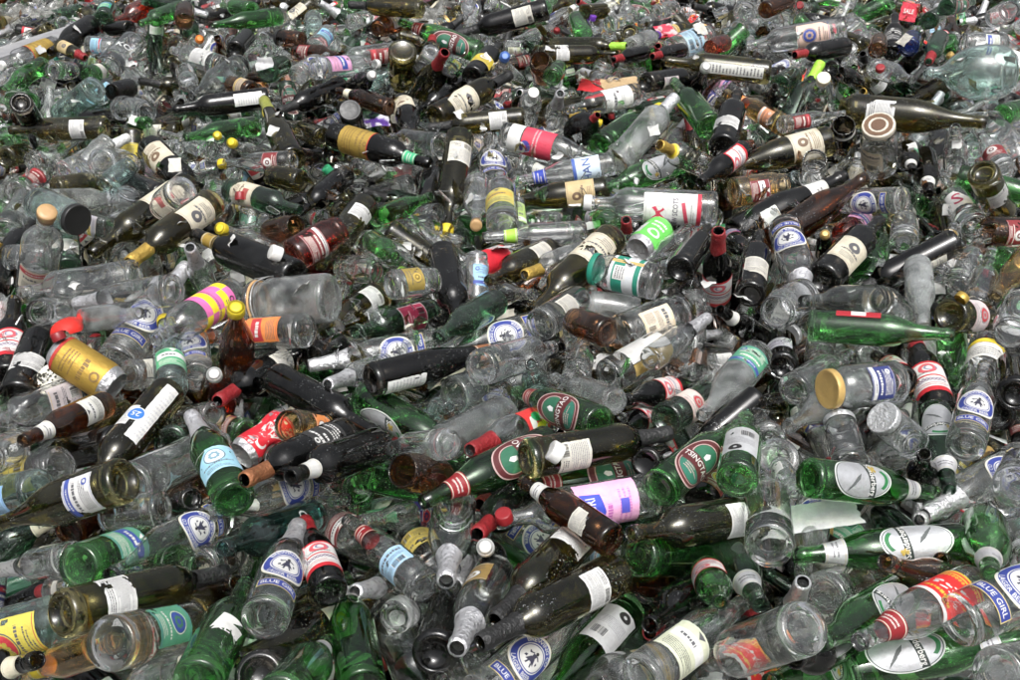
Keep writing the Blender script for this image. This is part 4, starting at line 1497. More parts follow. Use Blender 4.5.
2144 S S c 102 -1666 5398 -227 -896 -178 -407
2147 S B f 105 1346 5366 -206 -894 -431 -119
2148 S B d 103 520 2662 -264 379 -883 -278
2149 S T c 104 -38 5448 -200 -478 817 -322
2150 S B c 97 897 3207 -330 -123 -992 0
2152 S V c 100 985 4222 -268 791 581 -190
2153 S G d 95 -703 1807 -330 999 -42 0
2154 S G k 97 771 2690 -290 -501 -854 -140
2156 S T c 96 973 2068 -330 146 -989 0
2157 S F c 104 -1212 5249 -230 -853 417 -312
2158 S G k 95 -1533 3099 -330 269 -963 0
2159 S F c 99 -689 4082 -330 720 -694 0
2161 F G o 97 992 4955 -200 -784 516 -347
2162 S K c 98 995 3189 -330 -385 -923 0
2164 S B c 102 -2360 5807 -330 997 83 0
2166 S T c 96 -87 1743 -191 938 -337 75
2167 F T d 104 -678 3875 -227 -437 899 -30
2169 S B f 101 1968 5310 -330 998 57 0
2170 S T c 103 1404 4683 -253 163 -986 -40
2171 S B k 99 -172 2562 -328 756 642 127
2172 S B g 100 806 2010 -330 109 994 0
2173 S G k 104 -40 1075 -330 -141 966 217
2174 S G k 104 806 2785 -330 -991 -92 97
2176 S W b 100 -627 1807 -265 466 867 175
2177 S W o 100 -455 4618 -330 -535 -845 0
2178 S T c 97 1637 4397 -289 -125 -967 223
2179 S W k 96 -273 4658 -281 -202 -979 -4
2180 F T c 105 -2372 5295 -330 356 934 0
2185 S B g 94 -39 3416 -257 749 -656 -90
2186 F K c 103 -348 2065 -233 -900 -354 -256
2187 F W o 104 762 2435 -153 -323 844 -429
2190 S W d 97 -580 2706 -330 -859 -511 0
2191 S B d 103 -1706 3693 -273 560 -825 72
2192 S W k 101 1788 3254 -330 -969 -248 0
2195 S B g 103 2311 5088 -206 -652 -663 -367
2197 S T m 102 -1497 4857 -330 -979 204 0
2198 S J o 103 -1677 3105 -330 990 144 0
2199 S T b 103 599 1942 -205 791 -601 -115
2201 S G o 104 -365 4617 -174 908 298 -295
2202 F G g 99 323 4245 -178 -970 -13 -244
2203 S G o 95 1355 4070 -219 670 -665 -329
2207 S G o 102 1337 3812 -330 188 968 169
2210 S T g 99 281 3641 -177 100 928 -358
2211 F T m 103 -373 1775 -263 -677 -616 402
2216 S T m 103 127 2806 -328 -968 36 250
2217 S W k 97 642 3113 -330 -828 561 0
2218 S M g 97 543 1470 -330 428 904 0
2220 S J o 101 -992 2371 -269 991 136 14
2221 S Q c 95 2119 4790 -215 -48 -830 -555
2222 F T c 103 609 3740 -222 -593 782 -190
2224 F T m 98 -956 3283 -172 -970 -233 -70
2226 F W d 98 285 1664 -230 -606 791 89
2227 S K c 102 -494 1743 -330 456 -890 0
2228 S T d 99 154 5427 -190 -423 -875 -236
2229 S T c 95 -846 2355 -330 -651 759 0
2235 S G d 102 1486 3594 -330 508 -861 0
2238 S T c 102 146 4281 -254 302 953 -37
2239 S K c 102 -1478 3685 -242 -553 806 -213
2245 S T f 103 475 5094 -250 -11 -997 -73
2247 S V c 105 993 5684 -330 -664 748 0
2248 F T g 101 977 5434 -233 838 541 69
2249 S G k 98 -2260 4940 -256 -125 987 -99
2251 S V k 94 169 3199 -265 -11 991 -132
2253 S K c 103 492 1909 -225 877 -396 -271
2254 S B c 99 560 4126 -330 -959 -268 91
2256 S T g 104 -792 1653 -228 -24 -999 -25
2257 S H g 99 -929 1462 -330 571 -810 134
2258 F V c 105 766 4143 -150 562 -823 -86
2260 S W o 101 -323 1378 -132 -709 272 -651
2261 F T b 97 245 5135 -238 -225 -954 -198
2263 S T c 104 -340 3856 -330 -908 -419 0
2264 S S f 96 1246 5155 -133 -347 648 -678
2265 S V c 100 336 5123 -231 255 904 -344
2266 S B b 97 -889 1915 -330 -84 996 0
2267 S W b 95 -502 4635 -229 842 -539 -19
2269 F B c 99 1024 5414 -272 -793 -600 110
2270 S W b 104 1798 3764 -330 -473 872 123
2274 S B g 100 -314 4217 -283 643 -764 -58
2276 S K c 99 243 2266 -330 663 749 0
2277 S V k 96 -1375 3384 -330 996 -94 0
2279 F W o 96 285 5096 -253 714 -677 182
2286 S S m 103 -1644 5493 -249 -833 -451 -321
2288 S T m 103 -1223 4184 -275 230 -973 -10
2289 S B c 98 -112 2258 -252 -857 493 -154
2290 F G g 101 1693 4990 -246 -447 887 -117
2291 S B g 98 1430 3014 -299 83 992 94
2292 S Q k 104 106 3675 -330 856 516 0
2293 F V f 104 1073 5344 -151 -327 -935 -142
2294 S W k 105 -300 4225 -235 -862 457 -219
2295 S B b 98 1909 5469 -330 856 -518 0
2296 F T c 95 628 5016 -203 551 699 -456
2298 S W d 99 -57 2067 -287 245 -877 413
2299 S V a 101 796 2574 -330 659 -752 0
2300 F W d 95 422 1322 -328 -860 7 510
2301 F B b 98 576 2195 -253 883 287 370
2302 S F o 95 1392 2621 -278 662 -708 -244
2303 F G d 100 -1129 2079 -241 -887 -444 -125
2304 S T c 103 421 2590 -194 136 969 -208
2306 S W k 96 -450 5790 -330 -685 -729 0
2307 F S c 101 787 1893 -281 281 -940 -196
2309 S W o 102 385 5919 -330 -710 -704 0
2310 F B c 105 1955 5255 -180 760 -204 -617
2314 S T g 97 910 3825 -327 816 559 145
2315 S T g 104 -167 4191 -271 747 629 216
2316 F S f 105 -989 1398 -276 -54 833 550
2317 S T g 104 1459 4158 -328 -957 -60 283
2319 F G o 101 282 2075 -140 -822 513 -248
2320 F V c 100 495 5439 -277 773 -629 81
2321 F T c 104 2 2176 -212 676 -703 222
2322 S T c 94 -222 5332 -206 -414 790 -453
2323 S G o 99 -2227 5396 -330 372 928 0
2326 S F o 101 -1783 5098 -300 464 672 577
2328 S F c 105 -526 2722 -241 844 534 60
2329 S W k 97 388 4100 -330 -765 645 0
2330 S W o 101 -1312 5363 -330 -971 239 0
2332 F W o 98 -54 3020 -324 -134 978 161
2333 S V a 95 -1120 2220 -330 -978 -122 172
2337 S B d 95 -376 2796 -330 850 -526 0
2338 S B d 104 854 2801 -330 -327 -945 0
2340 S T g 102 477 5566 -241 -955 178 -238
2342 S V f 102 -463 1871 -330 -999 50 0
2347 S F m 98 -1351 3285 -330 -672 741 0
2349 S F o 95 -45 5604 -265 713 629 -310
2351 S M c 96 304 3774 -301 -989 -101 106
2354 F W k 99 1318 2320 -245 -579 806 -124
2356 F T g 104 -1042 1859 -282 938 -112 328
2357 S T c 99 -1586 3285 -330 503 -864 0
2358 S B k 95 -1249 2662 -260 -693 685 -223
2360 S B k 97 -31 5546 -277 786 572 -235
2361 S H o 96 -1946 4647 -252 408 905 124
2363 F F m 103 344 1668 -212 391 856 -338
2364 S C k 99 1169 2418 -266 -916 -221 336
2365 F T c 102 721 4081 -177 598 -757 -262
2366 S V a 105 -269 3430 -329 -252 -899 359
2369 S S c 102 -416 3865 -204 841 -298 -452
2370 S B k 94 289 3848 -309 805 -475 357
2372 S F c 96 595 1252 -249 -794 476 -379
2373 S B c 101 164 2158 -280 994 9 -112
2374 S T g 99 -317 1423 -330 -880 -475 0
2376 S T g 97 -647 1568 -330 -401 -916 0
2378 S T c 94 2230 4256 -238 -933 301 -199
2380 S T g 101 -106 3506 -330 -613 790 0
2384 S W o 104 1241 5041 -244 468 847 253
2385 F V c 97 1127 1667 -276 -146 988 41
2386 S W k 100 1791 2949 -330 -848 524 81
2389 F B k 103 482 3901 -189 926 377 -10
2390 S G k 96 85 1891 -329 -904 -331 269
2395 S B k 97 -1025 2830 -330 -424 906 0
2396 S V c 95 -212 4231 -330 678 -735 0
2398 S J c 102 -329 1943 -327 156 -523 838
2399 S W o 103 1481 4477 -268 445 -878 -175
2400 S W b 99 -213 2487 -330 -191 -982 0
2401 S B k 103 -893 3501 -188 -606 -579 -546
2402 S T b 99 98 3944 -330 875 485 0
2403 S M c 95 1011 2064 -330 906 -363 216
2404 S W k 98 -213 2549 -330 702 -712 0
2406 S T c 103 1968 4569 -281 -923 -383 -29
2407 S J c 98 1815 4079 -270 410 763 499
2408 S W o 105 -652 2134 -179 -884 60 -464
2409 S B b 97 -434 3358 -330 -90 -948 306
2411 S W o 101 -570 3090 -330 -174 -985 0
2413 S T c 98 -1119 3561 -250 868 480 -127
2415 S T b 95 896 3433 -330 984 179 0
2416 S G k 102 1174 2933 -330 818 576 0
2417 S W k 98 1096 2845 -330 -312 -950 0
2418 F T b 103 215 2251 -198 -753 -491 -439
2419 F T c 96 -107 5119 -136 843 158 -514
2423 S T d 101 340 1863 -330 939 -343 0
2424 S W o 101 238 1773 -121 29 805 -593
2426 S B g 105 -62 1971 -330 634 774 0
2430 S W o 98 1180 4235 -240 447 882 -145
2433 S G o 101 -783 4845 -215 736 603 -308
2434 S G o 97 294 3956 -249 -549 -831 -88
2436 S V c 102 733 2046 -330 -759 652 0
2438 S W o 104 -486 3864 -330 -934 -358 0
2440 S T c 97 -42 2123 -258 653 736 -178
2441 F T m 103 -2022 5299 -273 906 333 261
2442 S B f 100 1079 2219 -253 459 865 -205
2445 F W d 97 -164 3980 -283 -889 -452 77
2447 S V f 98 -1089 2063 -240 32 946 -324
2448 S T c 99 -869 4244 -263 826 -541 162
2449 S T c 97 1010 3879 -187 799 360 -481
2452 S B d 96 2298 5521 -277 306 -922 -238
2454 S B g 99 253 3988 -283 -729 -680 75
2455 F W b 102 134 2753 -214 -729 -571 -378
2457 S T m 102 401 3425 -330 996 87 0
2458 S W b 94 1538 4327 -228 154 -973 -174
2462 S W k 99 1113 5312 -223 -966 -190 -174
2463 S B g 103 464 4566 -261 -903 407 -138
2464 S V k 103 -1347 3822 -330 555 832 0
2465 S T d 104 -1685 3875 -330 -992 129 0
2466 S T g 99 652 3402 -328 -883 -460 93
2467 S G d 105 243 2102 -233 -984 -42 -175
2469 S W o 98 -1444 3138 -330 557 -830 0
2470 S V c 103 -196 5805 -330 714 -700 0
2472 S T g 95 2230 5619 -330 -932 363 0
2473 S V c 104 745 3822 -197 785 -522 -333
2474 S T b 101 -2278 5400 -330 395 -894 212
2477 S B f 101 -1557 5521 -263 972 -230 -45
2478 F T f 101 -708 3313 -200 538 724 -433
2481 S K a 96 318 1528 -330 881 -472 0
2482 F S f 100 -70 1266 -220 487 750 -447
2483 S B g 103 -1704 3205 -263 149 985 -86
2485 S T c 105 -239 3710 -330 756 654 0
2486 S W b 96 1560 4626 -249 10 992 -127
2487 S B k 102 2469 5400 -291 -173 -965 198
2489 S B k 99 -955 2113 -330 -453 892 0
2490 S B d 96 -154 2116 -330 587 810 0
2494 S S m 105 -341 2247 -239 -123 930 -347
2495 S G k 98 -1229 5181 -330 -876 447 184
2496 S M c 105 -1234 3079 -330 756 -614 225
2498 S S c 95 1884 5380 -330 -526 850 0
2501 S W o 99 -582 1901 -173 281 -922 -265
2503 F T c 105 170 2372 -188 -947 199 -253
2505 F S m 98 258 1474 -234 489 847 -210
2506 F W d 100 614 3278 -175 -430 826 -365
2507 S T g 95 135 2797 -303 972 111 208
2509 S W b 102 -1655 3385 -330 -959 -283 0
2510 S W o 102 -270 1312 -222 -70 -980 -184
2511 S V f 104 -1402 3041 -267 -169 -986 -13
2513 S J c 99 381 3331 -330 -373 -928 0
2515 F G o 97 362 2656 -210 -818 401 -413
2517 S T c 102 -1533 4253 -330 -26 1000 0
2518 S T c 103 -1139 3512 -330 639 769 0
2520 S T d 95 -496 1980 -330 -961 275 0
2523 S S m 104 -1994 4380 -199 551 -682 -481
2526 S Q k 97 485 1754 -307 948 -293 125
2529 S V f 101 -885 5488 -190 765 -525 -373
2532 S T c 95 1857 4108 -330 -866 -500 0
2533 F G k 100 -425 1678 -259 929 -359 -87
2534 S C d 99 -2401 5407 -330 -614 -789 0
2535 S B g 95 1858 4962 -256 -874 -354 -331
2536 S V c 98 122 1425 -327 268 -911 312
2537 F T d 105 1495 5356 -223 -765 -544 -346
2538 S W o 101 -465 2902 -258 794 605 -56
2541 S B b 95 265 1657 -330 785 -620 0
2542 F F o 104 1024 2104 -330 998 65 0
2543 S V k 94 -70 3184 -182 99 883 -458
2544 S B c 105 588 3011 -330 -899 439 0
2545 S J c 98 -886 2693 -330 734 -680 0
2546 S T g 104 701 2110 -227 -81 -975 -209
2547 S V k 97 -374 5746 -268 -867 -499 7
2548 S B c 104 -531 3187 -330 986 -83 142
2553 S T c 103 459 4199 -242 -997 59 -55
2555 S C d 95 1640 3396 -258 267 -963 24
2556 S J c 96 173 2614 -330 149 -814 561
2557 S H g 98 -2211 4950 -265 981 -180 78
2558 S J c 97 -1133 3734 -134 5 998 -59
2559 F S c 104 754 3843 -177 -513 776 -367
2560 S T c 105 -1093 2859 -330 -779 627 0
2561 F G d 96 11 2339 -136 -311 -663 -680
2562 S T c 104 -1784 3965 -330 -999 54 0
2565 S M c 101 -1508 2885 -330 198 -951 237
2566 S B g 96 175 1629 -291 -803 502 322
2568 S W k 98 -1068 5383 -255 -678 620 395
2569 S T g 97 -932 3144 -328 340 -929 145
2570 S W k 103 1774 5364 -222 651 677 -344
2571 S W k 102 -352 2871 -330 795 -607 0
2572 S T c 97 -1569 5459 -250 -592 798 -113
2573 S W o 102 -1641 5495 -328 -46 -936 350
2574 F J c 103 -1333 3872 -228 597 -348 723
2575 S E c 94 -437 4740 -186 -451 -854 261
2577 S W o 95 1166 3539 -236 734 -553 395
2578 F W o 94 -91 2772 -231 876 442 191
2579 F B k 96 1184 3024 20 -245 -966 88
2580 F T f 98 -927 4243 -196 -360 927 103
2582 S J f 102 -665 1472 -201 186 912 -365
2583 S V c 91 -2058 4572 -241 -805 -592 33
2584 S B g 100 1652 3966 -230 -879 -476 -28
2585 S G o 99 2123 4488 -326 -581 -398 710
2586 S Q k 100 700 4261 -64 -296 -565 -770
2587 S M c 92 -461 2669 -288 -414 -872 260
2588 S W d 92 -787 3727 -242 -276 -927 253
2589 S B b 98 -1842 3984 -290 130 -140 982
2590 S J a 95 -832 4382 -94 739 342 -581
2591 S S c 92 -1676 3127 -181 164 967 -194
2592 F K a 101 -595 4638 -160 -481 -644 -595
2593 S E b 102 -539 3550 -218 720 517 -462
2594 F T d 97 -659 3079 -196 -265 943 -201
2595 F T f 100 -1066 2672 -19 332 -47 -942
2596 S E g 90 1259 3677 -209 250 -933 261
2597 S T g 94 -651 4721 -97 806 -248 -538
2598 F W k 103 -449 3873 -329 65 255 965
2599 S B f 102 666 1965 -126 68 -963 -260
2600 F S f 103 -1226 2614 46 580 744 -332
2601 S D c 103 -1906 4353 -231 902 -108 417
2602 S E o 91 -1294 2305 -193 870 -175 -461
2603 S E b 94 1415 2876 -294 78 -982 172
2604 S W o 90 1391 4627 -216 -446 -672 591
2605 S B g 95 280 4672 -141 69 855 -513
2606 F B b 98 -1676 3173 -120 32 919 -392
2607 S T f 91 1596 4467 -138 -437 -859 -266
2608 S S c 97 -730 2960 -330 881 9 474
2609 F E b 94 1076 4581 -117 421 658 -624
2610 S K c 101 1657 3164 -220 -685 634 -358
2612 S B k 95 1138 4504 -159 456 431 -778
2613 S J c 95 -1624 4413 -228 -963 229 140
2614 F T g 91 -734 2538 -64 -88 -198 -976
2615 F W d 99 -522 3755 -176 348 -924 -157
2616 F T c 96 -1050 2738 12 -445 -57 -894
2617 F T d 93 1464 4017 -116 842 221 -492
2618 F D o 102 -1515 4633 -182 302 -943 -141
2620 S J c 102 208 4813 -236 -838 127 531
2621 F Q b 98 -1053 4167 -180 856 -451 252
2622 F G f 92 -676 4104 -188 -882 -428 198
2623 F J a 96 -1681 4313 -100 -74 -662 -746
2624 S T g 91 -439 4487 -121 -259 -559 -788
2626 S V c 95 -326 4263 -84 653 701 -289
2627 F W k 96 -1443 3063 146 -248 753 -610
2628 S J c 98 -834 4365 -272 772 -458 441
2629 F D c 93 616 2935 -164 -664 -722 194
2630 S J c 100 1191 4371 -183 917 -370 -149
2631 F D g 103 -797 4582 -200 623 -292 726
2632 F T c 103 1349 3367 -213 913 -349 213
2633 F T c 96 -1472 4681 -161 -215 844 -492
2634 F D d 91 1222 3010 -123 -920 -192 -341
2636 S B k 94 366 3669 -249 -143 -840 523
2637 S E f 99 -1340 2892 -29 166 -387 -907
2638 F S c 96 -310 4729 -126 -480 -877 29
2639 F T c 103 -1250 2896 -307 488 199 850
2640 F T f 103 948 1983 -131 -185 -723 -665
2642 F W o 102 1141 2147 -220 -76 990 115
2643 S E g 92 1731 3811 -215 -118 -989 -90
2644 F T d 103 -607 4823 -212 -722 -324 612
2645 F G o 93 1175 3581 -38 -89 -43 -995
2646 S W o 91 1890 4296 -298 841 128 526
2647 F W o 97 1094 2747 -71 -163 427 -889
2649 S B b 102 -975 3582 -129 -507 -348 -789
2650 F W k 91 1396 2770 -292 -719 438 539
2651 F D f 101 -1242 2214 -126 20 670 742
2652 F W k 100 132 3123 -139 -108 879 -464
2653 F T g 92 -1317 2346 -219 582 267 769
2654 F W o 94 862 4500 -189 -116 -710 695
2655 S K a 102 264 4400 -182 885 -413 -214
2656 F W o 102 -337 4195 95 -961 277 -22
2657 S E b 96 136 3398 -269 -533 833 -148
2658 F K c 96 -641 4656 -136 -995 -31 -95
2659 S T f 100 -782 4463 -84 711 117 -693
2660 F W d 98 -1365 4504 -262 134 161 978
2662 F B f 99 814 2747 -112 -260 -111 -959
2663 F W o 97 -1375 3770 -198 149 -895 420
2664 S B g 94 -1922 4342 -153 271 844 -464
2665 F T c 95 2046 4798 -305 350 438 828
2666 F J c 94 627 1546 21 19 979 202
2667 S B k 98 -1611 4048 -285 677 -297 674
2668 F T c 95 -82 4408 -207 -986 145 82
2669 S E c 91 1201 2791 -245 -931 -222 290
2670 S D o 91 1779 4551 -260 -826 -551 121
2671 F S c 101 -1764 3572 -151 -467 782 -412
2672 F G o 103 1313 2870 -216 181 979 98
2674 S J a 103 1247 3470 -291 610 -475 634
2675 S B k 96 -601 4170 -215 -948 318 24
2676 S J c 99 -697 1584 -234 -556 -619 555
2677 S S f 90 524 4573 -257 -274 390 879
2678 S S c 97 840 4802 -139 24 -611 -791
2679 S D c 101 -1128 3118 -168 -584 182 -791
2680 S S c 101 -690 4385 -94 -696 -345 -629
2681 F W k 99 -406 4467 -179 730 544 414
2682 F T g 97 -1894 4180 -218 783 570 248
2683 S B c 96 -2120 4726 -223 -800 -599 34
2684 S V c 93 -531 1326 -253 -536 -290 793
2685 F B b 98 18 4752 -309 343 57 938
2686 S B k 99 460 1913 -151 854 363 -373
2687 S B f 94 515 4442 -226 -665 -312 678
2688 F S f 91 1576 4697 -153 293 -949 -114
2689 F S c 91 -258 2410 -110 -146 -14 -989
2690 S V c 93 -1258 3252 -273 218 826 520
2691 S S c 92 -2000 4208 -241 615 688 385
2692 F V c 99 -1814 4456 -60 140 698 -703
2693 F J c 93 173 4651 -209 577 -117 808
2694 F V c 97 -901 2812 -273 220 694 686
2696 S T d 91 -1384 3472 -267 -941 -107 320
2697 S B k 94 1083 2587 -172 -664 152 -732
2698 S G f 92 -1440 4871 -169 112 -811 -574
2699 F J f 92 -921 4056 -160 267 -450 852
2700 S S c 92 1756 4718 -179 -679 -721 -139
2702 S E o 94 1110 4404 -245 579 -523 625
2703 S B b 93 1501 2714 -328 -798 -56 599
2705 S Q b 90 -552 3576 -204 -577 -726 375
2706 S T c 102 720 4290 -241 752 495 435
2707 S V c 96 -1510 4164 -200 -569 649 505
2708 F S c 101 -869 3084 -87 444 572 -690
2709 S W d 92 -551 4343 -230 986 12 165
2710 F E c 90 1826 4428 -192 -655 752 82
2711 F T c 92 -1848 4331 -80 417 623 -661
2712 F W o 98 162 4045 -2 896 -422 139
2713 F T d 92 -833 3900 -96 236 -693 -682
2714 S S f 98 -667 3174 -283 -671 -692 267
2716 F J f 91 -1223 2885 23 458 796 397
2718 F B k 91 744 3433 -226 968 144 -204
2720 S S f 97 -1897 4546 -217 925 -364 111
2721 S S f 95 -315 1021 -244 277 839 468
2722 S B k 93 -914 4608 -152 294 -952 87
2723 S W d 94 357 3485 -201 553 820 -151
2725 S T f 98 -1697 4537 -278 494 -500 711
2726 F B k 102 -2207 4821 -177 979 0 -204
2727 S J c 95 323 4400 -134 243 970 -16
2728 S T c 92 1834 4686 -226 -747 -539 390
2729 F S c 100 189 4704 -141 -745 -667 16
2731 S T c 91 -2143 4391 -274 635 726 263
2732 S B c 102 -736 3288 -92 -94 -656 -749
2733 S B g 96 -415 2698 -330 535 573 621
2734 S S f 102 1701 4797 -167 -407 -885 -227
2735 F W o 93 1450 4039 -297 643 420 641
2736 S G f 97 1263 3743 -297 121 -944 306
2737 S T g 100 -1188 3135 -329 393 -730 559
2738 S J c 91 1864 4846 -295 -271 -428 862
2739 F S c 94 406 4694 -237 49 910 413
2740 S W o 97 -2115 4152 -300 874 72 481
2742 S D g 102 473 4189 -180 510 -45 -859
2744 F W k 91 1231 4291 -67 735 161 -659
2745 S S c 91 1521 4145 -265 -697 659 284
2746 F G o 90 523 4714 -164 805 593 -31
2747 F Q k 99 -681 2853 -117 639 769 20
2748 F T f 103 1239 3081 -204 -331 -943 35
2749 F W k 91 992 4273 -237 433 690 580
2750 S T g 100 -1526 2921 -133 -579 501 -643
2751 F W d 95 579 2604 -125 -389 582 -714
2752 S D o 100 -1572 4849 -223 65 -991 113
2753 S V f 92 1021 4524 -236 -515 -851 -103
2756 S B c 103 864 4639 -116 -853 -487 -190
2757 F T g 102 596 4263 -46 -339 -107 -935
2760 F J c 99 81 4416 -178 -945 89 -314
2761 F B k 94 434 3925 -278 -866 270 421
2762 S J f 101 1770 4183 -174 892 399 -215
2763 F V c 96 729 2425 -83 -337 -272 -901
2764 S J c 91 1310 3709 -180 -843 25 -537
2765 F B c 96 -96 3476 -139 -429 -892 -144
2766 S J f 101 1287 3856 -188 394 900 189
2767 F B g 97 -365 2651 -27 728 -454 513
2768 S E d 95 1452 4112 -247 -827 -230 514
2770 F G c 99 1452 4665 -81 364 -830 -422
2771 F B c 91 -1153 2852 -222 505 -786 -356
2772 S B f 99 1718 3842 -251 -860 -510 -29
2773 S B g 94 1483 3314 -299 -167 -535 828
2774 F Q b 97 -1214 4688 -122 127 -810 -573
2775 S B g 95 -687 4053 -43 278 856 -435
2776 S S c 97 1713 4187 -165 -495 -832 251
2777 S M c 95 -344 4165 -207 768 451 -454
2779 F V c 90 -1014 4199 -33 68 114 -991
2780 S W k 95 -1748 3990 -319 -550 403 732
2781 S T c 97 -1634 3414 -330 526 -660 536
2782 F W o 102 1324 3936 -58 662 311 -682
2783 F Q c 96 1141 3285 -130 -247 -500 -830
2784 F V c 91 -992 2256 -197 -770 535 -349
2785 S V f 96 794 4460 -126 -474 647 -597
2786 F B b 98 -569 2572 -121 823 430 -372
2787 F T g 102 1252 3906 -155 -174 -735 655
2788 S W k 92 -869 4366 -322 -126 -288 949
2789 S S f 93 807 4391 -323 -13 174 985
2790 S J f 95 874 3814 -305 535 63 842
2791 F S f 101 451 2273 -42 -108 -872 -477
2792 F E b 95 712 3962 -171 690 591 418
2793 S S f 102 639 3401 -166 614 -445 -651
2794 S K a 100 -882 4266 -73 863 137 -486
2795 F Q b 97 1656 4322 -240 193 504 842
2796 F T c 90 916 4765 -69 505 22 -863
2797 S J c 102 479 4529 -265 24 165 986
2798 S S c 101 364 4558 -258 636 -551 541
2799 S D b 97 -333 4860 -212 -427 904 12
2800 F V f 90 -367 4414 -189 -824 -293 484
2801 S E o 99 -1011 2731 -220 -516 -605 -607
2802 F B b 99 -1895 3989 -134 52 -751 -659
2803 S T g 94 1837 4736 -264 -911 -397 115
2804 S T c 90 -1029 3928 -190 156 983 -95
2805 S B c 92 -1669 4556 -139 825 192 -532
2806 F B k 91 -1722 3643 -199 310 -725 -615
2807 S E f 102 -1547 4508 -137 71 472 -879
2808 S E o 102 944 2754 -250 566 -818 101
2809 S S c 97 -426 4674 -173 951 253 -178
2810 S M c 97 -1496 4275 -302 26 693 720
2812 F B k 102 -1326 4201 -126 404 -708 -580
2813 F W d 101 1035 2244 -309 -12 516 857
2814 S W d 94 1129 4011 -158 752 -533 -387
2815 S G c 98 1928 4671 -281 258 -750 609
2817 S D o 101 1367 4039 -124 717 257 -648
2818 S T c 95 1359 4373 -241 -837 361 412
2819 F B k 103 -625 3472 -200 -860 437 -264
2820 S W o 92 631 3950 -112 779 622 71
2822 F W k 94 1323 2542 -294 562 461 687
2823 S B f 97 1373 3115 -256 744 -616 259
2824 S S c 102 -1477 2553 -214 627 -637 -449
2825 F G c 101 -1121 4334 -86 118 871 -477
2826 F J c 101 -996 4454 -139 928 -295 226
2827 F J a 98 -479 4297 -190 -869 -463 -172
2829 S E d 100 545 4106 -262 -879 458 -134
2830 F K a 102 1581 4300 -217 583 -21 812
2831 S B k 92 -527 4429 -225 338 913 229
2835 F B c 103 1281 3124 -279 -46 -932 359
2836 S T c 100 701 4502 -142 -151 -953 -262
2837 S E b 91 1029 3563 -242 789 -225 572
2839 S E b 93 1536 3841 -200 707 544 -452
2841 F S c 100 1098 1671 -254 -581 -773 255
2842 S W k 91 529 4445 -270 -973 213 83
2844 F J c 94 -239 4221 -147 452 808 377
2847 S T g 99 -1453 3521 -55 268 65 -961
2848 S T g 98 -1079 4580 -192 684 720 119
2849 F K c 99 1003 4576 -225 691 -377 617
2850 S V a 100 606 4724 -138 777 -527 -346
2851 S D b 99 232 4748 -245 -125 212 969
2854 S J a 100 547 4270 -26 -756 254 -603
2855 S B f 95 1593 4402 -234 -966 -182 185
2856 S J c 99 -1055 3731 -132 -393 604 -693
2857 S W k 93 -837 3796 -266 -794 351 497
2859 F W k 102 1491 4356 -278 -367 -633 682
2861 F J c 98 1223 3903 -199 -569 -783 251
2863 F J c 103 -702 2792 -205 -176 848 500
2865 F Q k 97 1282 3508 -108 -824 -456 -337
2867 S W d 90 1947 4847 -267 657 -733 180
2868 S S f 98 1771 3145 -231 -938 -38 344
2869 F J a 91 -1121 2741 23 490 834 253
2870 S B b 93 109 4482 -205 -996 -16 -83
2871 F G c 91 -225 3682 -296 -680 -69 730
2872 S V c 97 -771 4623 -284 730 480 486
2873 F B k 95 498 1762 22 -774 -506 -381
2874 S B f 94 -1921 4031 -193 -765 118 -633
2875 S J c 94 1400 3715 -221 -235 922 -307
2876 S S c 98 1347 2817 -329 254 674 693
2877 S M f 98 -961 3618 -214 585 695 -418
2878 F K a 98 -407 4750 -196 823 478 308
2879 F D c 92 152 4513 -210 -592 773 228
2880 S D o 92 580 2926 -264 -291 346 892
2881 S B c 90 -433 2572 -156 -682 -618 -392
2882 F T c 99 -124 3911 -170 848 -435 -302
2883 F J a 96 1577 3518 -235 255 -180 950
2884 S B c 98 1665 4365 -246 656 755 15
2885 F S c 93 -949 4090 -183 -245 -933 263
2886 F S c 95 -856 4064 -70 283 -844 -456
2887 S E d 99 -561 4467 -135 213 400 -891
2888 S T c 96 -1993 4731 -190 -678 -699 -229
2889 S K a 97 1949 4143 -210 -482 -752 -449
2890 F J c 102 -587 3300 -233 -281 -577 767
2891 S J c 98 -549 2287 -170 -62 979 -195
2892 F T g 97 934 4299 -13 -736 -342 -584
2893 S J c 94 1327 4212 -228 -557 551 621
2895 F E b 99 824 2880 -271 625 -680 384
2896 F S c 100 858 2151 -136 -153 730 -666
2897 F T g 102 22 3081 -245 988 73 136
2898 F W k 93 -1258 2732 -269 -210 901 379
2899 F S f 91 -1705 3074 -290 620 248 745
2900 S T d 91 -1283 2422 -157 29 839 -544
2901 F W k 101 -208 4507 -149 -124 991 56
2902 F J c 99 1093 3412 -245 706 -338 623
2905 S K c 101 1394 2746 -230 -581 215 785
2906 S G o 94 -812 2724 -311 -594 -53 802
2907 S T d 98 -1772 4865 -189 26 -870 -492
2908 S W d 96 961 2578 -330 257 -407 876
2910 S V a 99 -1607 3590 -101 486 -368 -792
2913 F W d 94 1548 3144 -230 -835 -402 376
2914 S S c 91 808 3024 -177 830 475 -292
2915 S D o 100 1960 4440 -211 421 685 -595
2917 S S f 94 499 4346 -185 -506 -861 -45
2918 S K c 99 -468 4190 -150 351 -90 -932
2919 S B f 100 1176 4918 -134 541 -769 -341
2920 S D d 100 232 4349 -206 -64 -738 -672
2922 F D b 99 -438 3718 -196 286 -752 -593
2923 F K c 96 2098 4398 -172 -800 74 596
2924 F W k 94 -274 2296 -188 -691 -719 -78
2925 S J c 91 -630 2823 -254 995 50 88
2926 F W k 92 -1685 3473 -233 934 -103 -343
2929 F B f 100 -293 3404 -227 -785 -566 252
2930 F G o 93 1517 3930 -184 785 -77 615
